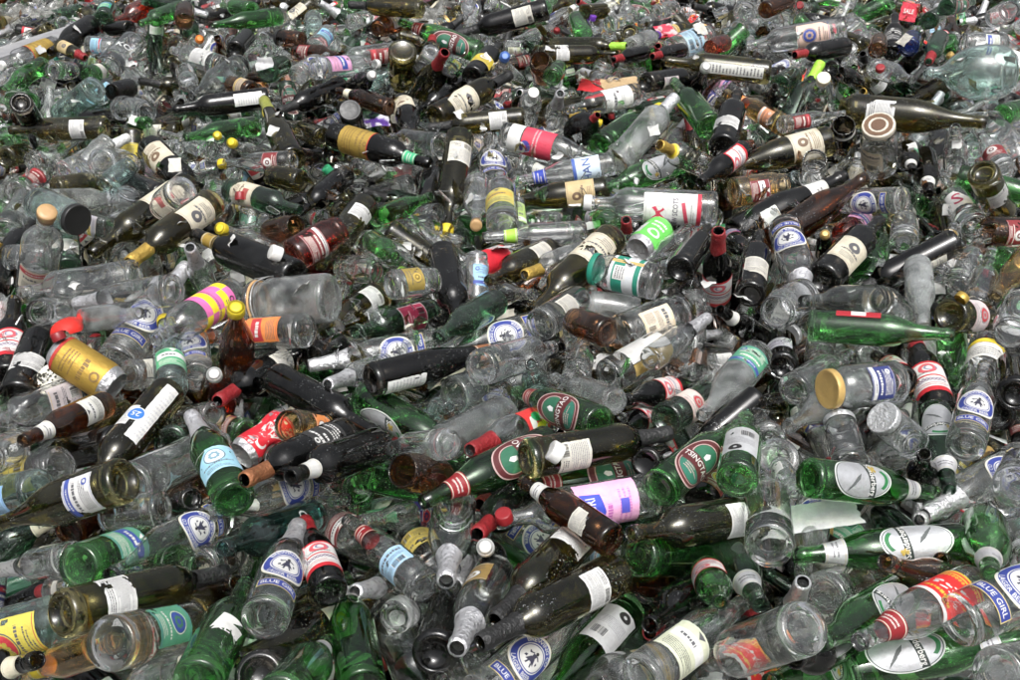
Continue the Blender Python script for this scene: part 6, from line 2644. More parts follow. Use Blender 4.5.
def EXTRA():
    # grey board at the far corner
    o = link('board', None); 
    vs = [(x, y, z) for z in (0, .012) for x, y in ((-.30, -.045), (.30, -.045), (.30, .045), (-.30, .045))]
    bpy.data.objects.remove(o)
    o = link('board', mesh_from('board', vs, [(0, 3, 2, 1), (4, 5, 6, 7), (0, 1, 5, 4), (1, 2, 6, 5), (2, 3, 7, 6), (3, 0, 4, 7)], [PAPER], False, [(.26,.26,.27,0), (.34,.34,.34,0)]*4))
    o.matrix_world = Matrix.Translation(at(36, 44, .02)) @ Matrix.Rotation(1.02, 4, 'Z') @ Matrix.Rotation(.06, 4, 'X')
    tag(o, 'long flat grey board sticking out of the heap at its far corner', 'board')
    # film and bags
    for k, (px, py, W_, H_, s, lab) in enumerate([(25, 18, .34, .26, 3, 'crumpled clear plastic bag behind the grey board'), (55, 8, .26, .2, 5, 'crumpled clear plastic bag beyond the grey board at the top edge'),
            (432, 18, .22, .15, 11, 'clear plastic bag near the top edge beside the white label wine')]):
        sheet('plastic_bag', W_, H_, 40, 30, s, .075, 9, (.5,.5,.5,0), None, FILM, lab, 'plastic bag', surface_at(px, py, .02), s, .25, 'plastic bags on the far heap')
    def packet(px, py, W_, H_, s, c1, c2, rz, tl, lab, cat='packet', name='foil_packet', amp=.014):
        return sheet(name, W_, H_, 16, 12, s, amp, 16, col(c1) if isinstance(c1, str) else c1, c2, FOIL if name == 'foil_packet' else PAPER, lab, cat, surface_at(px, py, .012), rz, tl)
    packet(376, 120, .085, .075, 21, (.09,.03,.26,.2), (.6,.58,.66,0), .3, .6, 'crumpled purple foil packet with white marks among the black bottles')
    packet(665, 32, .085, .075, 22, (.60,.03,.07,0), (.7,.45,.45,0), .5, .5, 'crumpled red packet beside the purple cap near the top')
    packet(592, 86, .10, .07, 23, (.55,.02,.03,0), None, -.3, .35, 'plain red carton piece beside the silver neck', 'carton', 'carton_piece', .006)
    o = packet(909, 12, .075, .085, 24, (.62,.02,.05,0), None, -.5, 1.0, 'red packet with white lettering standing among brown bottles at the top', amp=.005)
    tv, tf, x0, x1, y0, y1 = glyphs('SALE')
    l = link('lettering', mesh_from('lettering', [((x-(x0+x1)/2)*.022, (y-(y0+y1)/2)*.03, .012) for x, y in tv], tf, [PAPER], False, [C['wht']]*len(tv)), o)
    packet(806, 518, .20, .055, 25, (.55,.55,.56,0), (.6,.6,.58,0), .22, .3, 'flat white and grey carton lying above the upper silver oval beer', 'carton', 'carton_piece', .004)
    packet(620, 84, .13, .06, 26, (.42,.30,.16,0), None, .2, .3, 'torn tan cardboard piece beside the hollow black bottle', 'cardboard', 'cardboard_piece', .006)
    # torn paper labels and scraps
    SCR = [(318, 75, 'beside the far green bottle'), (175, 165, 'left of the cream label wine'), (385, 40, 'near the plastic bags'), (362, 45, 'beside the open brown jar'), (700, 30, 'near the pale blue jar'), (905, 40, 'beside the standing brown beer'), (742, 300, 'under the open black bottle'), (500, 250, 'near the red can'), (505, 318, 'above the champagne neck'), (170, 75, 'below the board'), (130, 65, 'left of the far white label'), (265, 65, 'near the brown red-label bottle'), (780, 105, 'beside the lime foil'), (550, 50, 'far beside the olive wine'), (850, 30, 'near the red flag packet'), (960, 62, 'above the demijohn')]
    rr = random.Random(77)
    for k, (px, py, wh) in enumerate(SCR):
        c = rr.choice([(.62,.62,.60,0), (.56,.54,.48,0), (.62,.62,.60,0), (.5,.5,.5,0)])
        o = sheet('paper_scrap', rr.uniform(.03, .06), rr.uniform(.025, .05), 9, 8, 100+k, rr.uniform(.008, .02), 22, c, rr.choice([None, None, (.45,.45,.47,0)]), PAPER,
              ('crumpled' if k % 2 else 'torn')+' white paper scrap '+wh, 'paper scrap', surface_at(px, py, .006), rr.uniform(0, 6), rr.uniform(.1, .9), 'paper scraps on the heap')
    # loose caps
    CAPS = [(505, 520, 'red'), (612, 118, 'red'), (592, 20, 'pur'), (60, 340, 'red'), (330, 172, 'grn'), (150, 88, 'wht'), (240, 200, 'red'), (960, 300, 'gld'), (560, 455, 'wht'), (880, 70, 'red'), (280, 255, 'wht')]
    for k, (px, py, cn) in enumerate(CAPS):
        h, r = rr.uniform(.012, .024), rr.uniform(.013, .018); n = 40
        vs, fs = lathe_rows([(0, r), (h*.15, r+.0006), (h*.93, r), (h, r-.0015), (h-.0008, r*.5)], n, None, False, True)
        vs = [(x*(1-.0007/r), y*(1-.0007/r), z) if (i % n) % 2 and i//n in (1, 2) else (x, y, z) for i, (x, y, z) in enumerate(vs)]
        o = link('screw_cap', mesh_from('screw_cap', vs, fs, [PLASTIC], True, [col(cn)]*len(vs))); p = surface_at(px, py, .010)
        o.matrix_world = Matrix.Translation(p) @ Matrix.Rotation(rr.uniform(0, 6), 4, 'Z') @ Matrix.Rotation(rr.uniform(.2, 1.4), 4, 'X')
        ds = sorted((math.hypot(px-a, py-b), n_) for a, b, n_ in [(float(m.split(',')[0]), float(m.split(',')[1]), m.split(',')[2].strip()) for m in LANDMARKS.strip().split('\n')])
        tag(o, 'loose %s plastic screw cap lying near the %s' % (AN.get(cn, cn), ds[0][1]), 'screw cap', 'loose screw caps on the heap')
    # splinters of broken glass in the hollows between the bottles
    V, F, MI = [], [], []; mats = [glass(c) for c in 'cgoabf']; rs = random.Random(41); made = 0
    for k in range(4200):
        px, py = rs.uniform(0, 1020), 430*rs.random()**1.3
        p = surface_at(px, py, .004)
        if p.z > -.005+.02*(1-py/680): continue
        made += 1
        if made > 1200: break
        R0, span, H = rs.uniform(.022, .04), rs.uniform(.5, 1.5), rs.uniform(.012, .04); m = 6; b = len(V)
        M = Matrix.Translation(p) @ Matrix.Rotation(rs.uniform(0, 6.28), 4, 'Z') @ Matrix.Rotation(rs.uniform(-.9, .9)+PI/2, 4, 'X') @ Matrix.Rotation(rs.uniform(0, 6.28), 4, 'Z')
        top = [H*rs.uniform(.3, 1) for _ in range(m+1)]; bot = [-H*rs.uniform(.1, .5) for _ in range(m+1)]; top[0] = bot[0]+.001; top[m] = bot[m]+.002
        for r in (R0, R0-.003):
            for i in range(m+1):
                a = span*(i/m-.5); V.append(tuple(M @ Vector((r*math.sin(a), bot[i], r*math.cos(a)-R0)))); V.append(tuple(M @ Vector((r*math.sin(a), top[i], r*math.cos(a)-R0))))
        q = 2*(m+1); f0 = len(F)
        for i in range(m):
            a = b+2*i; F.append((a, a+2, a+3, a+1)); F.append((a+q, a+q+1, a+q+3, a+q+2)); F.append((a+1, a+3, a+q+3, a+q+1)); F.append((a, a+q, a+q+2, a+2))
        F.append((b, b+1, b+q+1, b+q)); e = b+2*m; F.append((e, e+q, e+q+1, e+1))
        MI += [rs.choice((0, 0, 0, 0, 1, 2, 4, 5, 5))]*(len(F)-f0)
    o = link('glass_shards', mesh_from('glass_shards', V, F, mats, False, None, MI)); tag(o, 'splinters of broken glass lying in the hollows between the bottles', 'glass shards', None, 'stuff')
    # shreds of torn label paper
    V, F, CC = [], [], []; rs = random.Random(57)
    for k in range(60):
        px, py = rs.uniform(0, 1020), 290*rs.random()
        p = surface_at(px, py, .004); W_, H_ = rs.uniform(.008, .022), rs.uniform(.006, .018); b = len(V); g = rs.uniform(.5, .66)
        M = Matrix.Translation(p) @ Matrix.Rotation(rs.uniform(0, 6.28), 4, 'Z') @ Matrix.Rotation(rs.uniform(.2, 1.2), 4, 'X')
        for j in range(4):
            for i in range(4): V.append(tuple(M @ Vector((W_*(i/1.5-1)+rs.uniform(-.002, .002), H_*(j/1.5-1)+rs.uniform(-.002, .002), .006*mnoise.noise(Vector((i*.8, j*.8, k*1.7))))))); CC.append((g, g, g*.97, 0))
        for j in range(3):
            for i in range(3): q = b+4*j+i; F.append((q, q+1, q+5, q+4))
    o = link('paper_litter', mesh_from('paper_litter', V, F, [PAPER], True, CC)); tag(o, 'shreds of torn white label paper strewn through the heap', 'paper litter', None, 'stuff')
import bpy, zlib, base64
from mathutils import Vector, Matrix, noise as mnoise
PI = math.pi
scene = bpy.context.scene
COL = scene.collection
# ------------------------------------------------------------------ materials
def mat_new(name):
    m = bpy.data.materials.new(name); m.use_nodes = True
    nt = m.node_tree; nt.nodes.clear()
    return m, nt
def N_(nt, typ, **kw):
    n = nt.nodes.new(typ)
    for k, v in kw.items():
        if k in ('op',): n.operation = v
        else: setattr(n, k, v)
    return n
def ramp(nt, src, stops):
    r = nt.nodes.new('ShaderNodeValToRGB')
    e = r.color_ramp.elements
    e[0].position, e[0].color = stops[0][0], (stops[0][1],)*3+(1,)
    e[1].position, e[1].color = stops[1][0], (stops[1][1],)*3+(1,)
    for p, v in stops[2:]:
        x = e.new(p); x.color = (v,)*3+(1,)
    nt.links.new(src, r.inputs[0]); return r.outputs[0]
def jitter_coords(nt, scale=1.0):
    tc = N_(nt, 'ShaderNodeTexCoord'); oi = N_(nt, 'ShaderNodeObjectInfo')
    mul = N_(nt, 'ShaderNodeMath', op='MULTIPLY'); mul.inputs[1].default_value = 37.0
    nt.links.new(oi.outputs['Random'], mul.inputs[0])
    add = N_(nt, 'ShaderNodeVectorMath', op='ADD')
    nt.links.new(tc.outputs['Object'], add.inputs[0]); nt.links.new(mul.outputs[0], add.inputs[1])
    return add.outputs[0], oi.outputs['Random']
def noise(nt, vec, scale, detail=3, rough=.55):
    n = N_(nt, 'ShaderNodeTexNoise'); n.inputs['Scale'].default_value = scale
    n.inputs['Detail'].default_value = detail; n.inputs['Roughness'].default_value = rough
    nt.links.new(vec, n.inputs['Vector']); return n.outputs['Fac']
def math_(nt, op, a, b=None, clamp=False):
    m = N_(nt, 'ShaderNodeMath', op=op); m.use_clamp = clamp
    for i, v in enumerate((a, b)):
        if v is None: continue
        if isinstance(v, (int, float)): m.inputs[i].default_value = v
        else: nt.links.new(v, m.inputs[i])
    return m.outputs[0]

# tint of the light at each crossing of a glass surface, dirt amount, roughness
TINT = {
 'c': ((.984,.991,.989), .27, .010), 'm': ((.80,.82,.80), .22, .05), 'f': ((.95,.96,.945), .80, .18),
 'g': ((.35,.70,.33), .06, .015), 'd': ((.22,.40,.26), .08, .02), 'o': ((.34,.30,.12), .03, .015),
 'k': ((.09,.08,.065), .03, .015), 'b': ((.38,.19,.085), .06, .02), 'a': ((.80,.93,.90), .35, .03),
 'y': ((.90,.70,.38), .16, .04), 't': ((.20,.42,.39), .12, .05), 'r': ((.62,.16,.10), .16, .05),
 'n': ((.12,.20,.62), .10, .04), 'w': ((.9,.9,.9), .3, .2),
}
GLASS = {}
def glass(c):
    if c in GLASS: return GLASS[c]
    tint, dirt, rough = TINT[c]
    nm = {'c':'clear','m':'smoke','f':'dusty','g':'green','d':'dark_green','o':'olive','k':'black','b':'amber','a':'aqua','y':'pale_amber','t':'teal','r':'red','n':'cobalt','w':'white'}[c]
    m, nt = mat_new(nm+'_glass'); L = nt.links.new
    vec, rnd = jitter_coords(nt)
    pr = N_(nt, 'ShaderNodeBsdfPrincipled')
    pr.inputs['Transmission Weight'].default_value = 1.0
    pr.inputs['IOR'].default_value = 1.5
    # small per-bottle change of the tint
    hs = N_(nt, 'ShaderNodeHueSaturation'); hs.inputs['Color'].default_value = tint+(1,)
    v = math_(nt, 'MULTIPLY_ADD', rnd, .25 if c not in 'cfw' else .05); v.node.inputs[2].default_value = .87 if c not in 'cfw' else .96
    L(v, hs.inputs['Value']); L(hs.outputs[0], pr.inputs['Base Color'])
    # film of dirt in patches, dried drops as fine specks
    big = noise(nt, vec, 22, 5, .65)
    film = ramp(nt, big, [(.40, 0), (.72, 1)])
    lo = math_(nt, 'MULTIPLY', rnd, .9)
    film = math_(nt, 'MULTIPLY', film, lo)
    fine = noise(nt, vec, 330, 2, .5)
    sp = ramp(nt, fine, [(.66, 0), (.72, 1)] if c in 'kobd' else [(.69, 0), (.75, 1)])
    spm = ramp(nt, noise(nt, vec, 14, 2), [(.45, 0), (.65, 1)])
    sp = math_(nt, 'MULTIPLY', sp, spm)
    rg = math_(nt, 'MULTIPLY_ADD', film, .07); rg.node.inputs[2].default_value = rough
    L(rg, pr.inputs['Roughness'])
    bump = N_(nt, 'ShaderNodeBump'); bump.inputs['Strength'].default_value = .06; bump.inputs['Distance'].default_value = .003
    L(noise(nt, vec, 45, 2), bump.inputs['Height']); L(bump.outputs[0], pr.inputs['Normal'])
    df = N_(nt, 'ShaderNodeBsdfDiffuse'); df.inputs['Color'].default_value = (.55,.57,.565,1)
    fac = math_(nt, 'MULTIPLY', film, dirt*.6)
    fac = math_(nt, 'ADD', fac, math_(nt, 'MULTIPLY', sp, .55), True)
    fac = math_(nt, 'MINIMUM', fac, .75)
    mx = N_(nt, 'ShaderNodeMixShader'); L(fac, mx.inputs[0]); L(pr.outputs[0], mx.inputs[1]); L(df.outputs[0], mx.inputs[2])
    out = N_(nt, 'ShaderNodeOutputMaterial'); L(mx.outputs[0], out.inputs[0])
    GLASS[c] = m; return m

def print_material(name, rough, bumpy):
    # colour from the mesh's colour attribute; its alpha is how metallic the print is
    m, nt = mat_new(name); L = nt.links.new
    vec, rnd = jitter_coords(nt)
    at = N_(nt, 'ShaderNodeVertexColor'); at.layer_name = 'Col'
    pr = N_(nt, 'ShaderNodeBsdfPrincipled')
    dirt = ramp(nt, noise(nt, vec, 28, 6, .7), [(.35, 1), (.72, .48)])
    fl = ramp(nt, noise(nt, vec, 260, 2), [(.66, 1), (.74, .55)])
    d = math_(nt, 'MULTIPLY', dirt, fl)
    mx = N_(nt, 'ShaderNodeMix', data_type='RGBA', blend_type='MIX')
    tone = N_(nt, 'ShaderNodeMix', data_type='RGBA', blend_type='MULTIPLY'); tone.inputs[0].default_value = 1
    L(at.outputs['Color'], tone.inputs[6]); tone.inputs[7].default_value = (.50,.48,.45,1)
    inv = math_(nt, 'SUBTRACT', 1.0, d, True)
    L(inv, mx.inputs[0]); L(at.outputs['Color'], mx.inputs[6]); L(tone.outputs[2], mx.inputs[7])
    L(mx.outputs[2], pr.inputs['Base Color'])
    met = math_(nt, 'MULTIPLY', at.outputs['Alpha'], .9); L(met, pr.inputs['Metallic'])
    rr = math_(nt, 'MULTIPLY_ADD', noise(nt, vec, 60, 3), .3); rr.node.inputs[2].default_value = rough-.12
    L(rr, pr.inputs['Roughness'])
    b = N_(nt, 'ShaderNodeBump'); b.inputs['Strength'].default_value = bumpy; b.inputs['Distance'].default_value = .005
    L(noise(nt, vec, 150, 3), b.inputs['Height']); L(b.outputs[0], pr.inputs['Normal'])
    out = N_(nt, 'ShaderNodeOutputMaterial'); L(pr.outputs[0], out.inputs[0])
    return m
PAPER = print_material('printed_paper', .55, .25)
FOIL = print_material('crinkled_foil', .42, .9)
PLASTIC = print_material('moulded_plastic', .38, .1)

C = {'wht':(.66,.66,.64,0),'yel':(.70,.54,.03,0),'red':(.25,.014,.018,0),'blu':(.03,.06,.42,0),'nav':(.025,.04,.22,0),'lbl':(.30,.62,.82,0),
 'grn':(.05,.42,.20,0),'dgr':(.01,.14,.07,0),'gry':(.52,.52,.53,0),'ora':(.85,.25,.04,0),'gld':(.62,.42,.10,.8),'sil':(.72,.72,.74,.85),'cre':(.74,.68,.52,0),
 'tan':(.60,.45,.24,0),'blk':(.018,.018,.018,0),'pnk':(.82,.36,.60,0),'hot':(.78,.12,.36,0),'lim':(.36,.68,.06,0),'cop':(.36,.15,.07,.6),'pch':(.82,.60,.48,0),
 'pur':(.12,.03,.30,0),'mar':(.17,.02,.03,0),'yol':(.24,.26,.05,0),'tea':(.03,.30,.24,0),'cork':(.48,.30,.14,0),'apch':(.82,.6,.48,0)}
def col(n): return C.get(n, C['wht'])

# ------------------------------------------------------------------ lathe meshes
SQ = {'F': 5.0}
def sqf(t, a):
    p = SQ.get(t)
    if not p: return 1.0
    f = (abs(math.cos(a))**p + abs(math.sin(a))**p)**(-1.0/p)
    return f*.93
NSEG = 30
def smooth_prof(p):
    out = []
    for i in range(len(p)-1):
        (z0, r0), (z1, r1) = p[i], p[i+1]
        out.append((z0, r0))
        if z1-z0 > .011 and i > 0:
            zp, rp = p[i-1]; zn, rn = p[i+2] if i+2 < len(p) else (z1+(z1-z0), r1)
            m0 = (r1-rp)/max(z1-zp, 1e-6); m1 = (rn-r0)/max(zn-z0, 1e-6); h = z1-z0
            d = (r1-r0)/h
            if d == 0: m0 = m1 = 0
            else:
                m0 = 0 if m0/d < 0 else d*min(m0/d, 3); m1 = 0 if m1/d < 0 else d*min(m1/d, 3)
            for s in (1/3, 2/3):
                out.append((z0+h*s, (2*s**3-3*s*s+1)*r0+(s**3-2*s*s+s)*h*m0+(-2*s**3+3*s*s)*r1+(s**3-s*s)*h*m1))
    out.append(p[-1]); return out
SP = {t: smooth_prof(p) for t, p in PROF.items()}
def surf_r(t, z):
    p = SP[t]
    if z <= p[0][0]: return p[0][1]
    for (a, ra), (b, rb) in zip(p, p[1:]):
        if z <= b: return ra+(rb-ra)*(z-a)/max(b-a, 1e-9)
    return p[-1][1]
def mesh_from(name, vs, fs, mats, smooth=True, cols=None, mi=None):
    me = bpy.data.meshes.new(name); me.from_pydata(vs, [], fs); me.update()
    for m in mats: me.materials.append(m)
    if smooth: me.polygons.foreach_set('use_smooth', [True]*len(fs))
    if cols is not None:
        a = me.color_attributes.new('Col', 'FLOAT_COLOR', 'POINT')
        a.data.foreach_set('color', [x for c in cols for x in c])
    if mi is not None: me.polygons.foreach_set('material_index', mi)
    return me
def lathe_rows(rows, n=NSEG, t=None, close0=True, close1=True):
    vs, fs = [], []
    for z, r in rows:
        for k in range(n):
            a = 2*PI*k/n; f = sqf(t, a) if r > .02 else 1
            vs.append((r*f*math.cos(a), r*f*math.sin(a), z))
    for i in range(len(rows)-1):
        for k in range(n):
            k2 = (k+1) % n
            fs.append((i*n+k, i*n+k2, (i+1)*n+k2, (i+1)*n+k))
    if close0: vs.append((0, 0, rows[0][0])); c = len(vs)-1; fs += [(c, (k+1) % n, k) for k in range(n)]
    if close1: vs.append((0, 0, rows[-1][0])); c = len(vs)-1; b = (len(rows)-1)*n; fs += [(c, b+k, b+(k+1) % n) for k in range(n)]
    return vs, fs
BODY = {}
def body_rows(t):
    p = SP[t]; R = max(r for _, r in p); L = p[-1][0]
    wall = .0026 if R < .05 else .0035
    if t in 'JK': wall = .003
    punt = {'W':.014,'G':.016,'C':.022,'H':.008}.get(t, .004)
    rows = [(punt, .25*R), (punt*.8, .45*R), (punt*.25, .68*R), (.0005, p[0][1]-.003)] + p
    lip = p[-1][1]; rows.append((L+.0008, lip-.0012)); rows.append((L, lip-.0026))
    base = punt+.006
    inner = []
    for z, r in reversed(p[:-1]):
        ri = r-wall
        if z < base+.004: break
        if z > L-.035 or ri < .012: ri = min(ri, lip-.0034 if t not in 'JKP' else r-wall)
        inner.append((z, max(ri, .004)))
    zl, rl = inner[-1]
    inner += [(base+.003, rl-.0015), (base, rl-.006), (base+.001, .55*R), (base+.003, .25*R)]
    return rows+inner
def body_mesh(t, c):
    k = (t, c)
    if k not in BODY:
        if t == 'E':
            o = SP[t]; rows = o+[(o[-1][0], o[-1][1]-.0026)]+[(z, max(r-.0026, .009)) for z, r in reversed(o[:-1])]; n = len(rows)*NSEG
            vs, fs = lathe_rows(rows, NSEG, None, False, False); fs += [((len(rows)-1)*NSEG+k, (len(rows)-1)*NSEG+(k+1) % NSEG, (k+1) % NSEG, k) for k in range(NSEG)]
        else: vs, fs = lathe_rows(body_rows(t), NSEG if max(r for _, r in PROF[t]) < .05 else 44, t)
        if t in 'DE':   # a jagged break
            rj = random.Random(hash_(k)); q = [rj.uniform(-1, 1) for _ in range(12)]
            def jag(x, y):
                a = (math.atan2(y, x)/(2*PI) % 1)*12; i = int(a); f = a-i; return q[i % 12]*(1-f)+q[(i+1) % 12]*f
            for i, (x, y, z) in enumerate(vs):
                if t == 'D' and z > .05: vs[i] = (x, y, z+.022*jag(x, y)*(z-.05)/.05-.01*(z-.05)/.05)
                if t == 'E' and z < .03: vs[i] = (x, y, z+(.016*jag(x, y)+.006)*(1-z/.03))
        BODY[k] = mesh_from('glass_body', vs, fs, [glass(c)])
    return BODY[k]

# ------------------------------------------------------------------ printed pieces wrapped on a body
class Wrap:
    """flat print laid round the body: u is arc length from the label's middle, v height on the bottle"""
    def __init__(s, t): s.t = t; s.R = max(r for _, r in PROF[t]); s.v = []; s.f = []; s.c = []; s.rng = random.Random(1)
    def P(s, u, v, lvl):
        a = u/s.R; r = surf_r(s.t, v)*sqf(s.t, a)+.0005+lvl*.00022
        return (r*math.cos(a), r*math.sin(a), v)
    def rect(s, u0, u1, v0, v1, c, lvl=0, nu=None, nv=None, skip=None, wob=0):
        nu = nu or max(1, int(abs(u1-u0)/.005)); nv = nv or max(1, int(abs(v1-v0)/.03) if prof_flat(s.t, v0, v1) else int(abs(v1-v0)/.006)+1)
        b = len(s.v)
        for j in range(nv+1):
            for i in range(nu+1):
                u = u0+(u1-u0)*i/nu; v = v0+(v1-v0)*j/nv
                if wob and (i in (0, nu) or j in (0, nv)): u += s.rng.uniform(-wob, wob); v += s.rng.uniform(-wob, wob)
                s.v.append(s.P(u, v, lvl)); s.c.append(c)
        for j in range(nv):
            for i in range(nu):
                if skip and (i, j) in skip: continue
                q = b+j*(nu+1)+i; s.f.append((q, q+1, q+nu+2, q+nu+1))
    def ring(s, cx, cy, rx, ry, c, lvl=1, inner=0.0, n=28, a0=0, a1=2*PI):
        b = len(s.v); m = 4
        for j in range(m+1):
            k = inner+(1-inner)*j/m
            for i in range(n+1):
                a = a0+(a1-a0)*i/n; s.v.append(s.P(cx+rx*k*math.cos(a), cy+ry*k*math.sin(a), lvl)); s.c.append(c)
        for j in range(m):
            for i in range(n):
                q = b+j*(n+1)+i; s.f.append((q, q+n+1, q+n+2, q+1))
    def tris(s, pts, tr, c, lvl):
        """triangles, cut until no side is longer than a few millimetres round the body"""
        mx = s.R*.17
        def mid(a, b): return ((a[0]+b[0])/2, (a[1]+b[1])/2)
        todo = [(pts[a], pts[b], pts[d]) for a, b, d in tr]
        while todo:
            a, b, d = todo.pop()
            L3 = (abs(a[0]-b[0]), abs(b[0]-d[0]), abs(d[0]-a[0])); k = L3.index(max(L3))
            if L3[k] > mx:
                if k == 0: m = mid(a, b); todo += [(a, m, d), (m, b, d)]
                elif k == 1: m = mid(b, d); todo += [(a, b, m), (a, m, d)]
                else: m = mid(d, a); todo += [(a, b, m), (m, b, d)]
            else:
                q = len(s.v)
                for p in (a, b, d): s.v.append(s.P(p[0], p[1], lvl)); s.c.append(c)
                s.f.append((q, q+1, q+2))
    def poly(s, pts, c, lvl=1):
        cx = sum(p[0] for p in pts)/len(pts); cy = sum(p[1] for p in pts)/len(pts)
        a = sum(pts[i-1][0]*pts[i][1]-pts[i][0]*pts[i-1][1] for i in range(len(pts)))
        if a < 0: pts = pts[::-1]
        n = len(pts); s.tris(list(pts)+[(cx, cy)], [(n, i, (i+1) % n) for i in range(n)], c, lvl)
    def text(s, txt, cx, cy, h, c, lvl=2, w=None, rot=0, arc=None):
        tv, tf, bx0, bx1, by0, by1 = glyphs(txt)
        k = h/(by1-by0); kx = k if w is None else w/(bx1-bx0)
        pts = []; cr, sr = math.cos(rot), math.sin(rot)
        for x, y in tv:
            X = (x-(bx0+bx1)/2)*kx; Y = (y-(by0+by1)/2)*k
            if arc:
                th = X/arc; rr = arc+Y if arc > 0 else -arc-Y
                if arc > 0: X, Y = rr*math.sin(th), rr*math.cos(th)
                else: th = X/-arc; X, Y = rr*math.sin(th), -rr*math.cos(th)
            pts.append((cx+X*cr-Y*sr, cy+X*sr+Y*cr))
        s.tris(pts, [(f[0], f[i], f[i+1]) for f in tf for i in range(1, len(f)-1)], c, lvl)
    def lines(s, u0, u1, v0, v1, n, c, lvl=1, rng=None):
        rng = rng or s.rng; dv = (v1-v0)/n
        for j in range(n):
            v = v1-dv*(j+.5); u = u0+(u1-u0)*rng.uniform(0, .03); end = u1-(u1-u0)*rng.choice((0, 0, .1, .4)); big = dv > .006
            while u < end:
                w = rng.uniform(.0012, .0042) if not big else rng.uniform(.0015, .0045)*min(2, dv/.008)
                s.rect(u, min(u+w, end), v-dv*rng.uniform(.16, .26), v+dv*rng.uniform(.16, .30), c, lvl, 1, 1); u += w+(.0008 if not big else .0014)
    def barcode(s, u0, u1, v0, v1, lvl=1):
        s.rect(u0-.001, u1+.001, v0-.001, v1+.001, C['wht'], lvl, 2, 1)
        u = u0
        while u < u1:
            w = s.rng.choice((.0004, .0007, .0011)); s.rect(u, min(u+w, u1), v0, v1, C['blk'], lvl+1, 1, 1); u += w+s.rng.choice((.0005, .0009))
    def wear(s, var, seed):
        """tear the print through all its layers where a noise says so"""
        if var % 3 == 0: return
        th = (.34, .22, .12)[var % 3] if var < 4 else .08; keep = []
        for f in s.f:
            x = sum(s.v[i][0] for i in f)/len(f); y = sum(s.v[i][1] for i in f)/len(f); z = sum(s.v[i][2] for i in f)/len(f)
            n = mnoise.noise(Vector((x*34+seed, y*34, z*34)))+.45*mnoise.noise(Vector((x*110, y*110+seed, z*110)))
            if n < th+(.46 if s.t != 'x' else 0): keep.append(f)
        s.f = keep
    def mesh(s, mats=None, name='label'):
        return mesh_from(name, s.v, s.f, mats or [PAPER], True, s.c)
def prof_flat(t, v0, v1): return abs(surf_r(t, v0)-surf_r(t, v1)) < .0012
GL = {}
def glyphs(txt):
    if txt in GL: return GL[txt]
    cu = bpy.data.curves.new('lettering', 'FONT'); cu.body = txt; cu.size = 1; cu.resolution_u = 2; cu.offset = .012
    ob = bpy.data.objects.new('lettering', cu); COL.objects.link(ob)
    dg = bpy.context.evaluated_depsgraph_get(); me = bpy.data.meshes.new_from_object(ob.evaluated_get(dg))
    vs = [(v.co.x, v.co.y) for v in me.vertices]; fs = [tuple(p.vertices) for p in me.polygons]
    bpy.data.objects.remove(ob); bpy.data.curves.remove(cu); bpy.data.meshes.remove(me)
    xs = [v[0] for v in vs]; ys = [v[1] for v in vs]
    GL[txt] = (vs, fs, min(xs), max(xs), min(ys), max(ys)); return GL[txt]

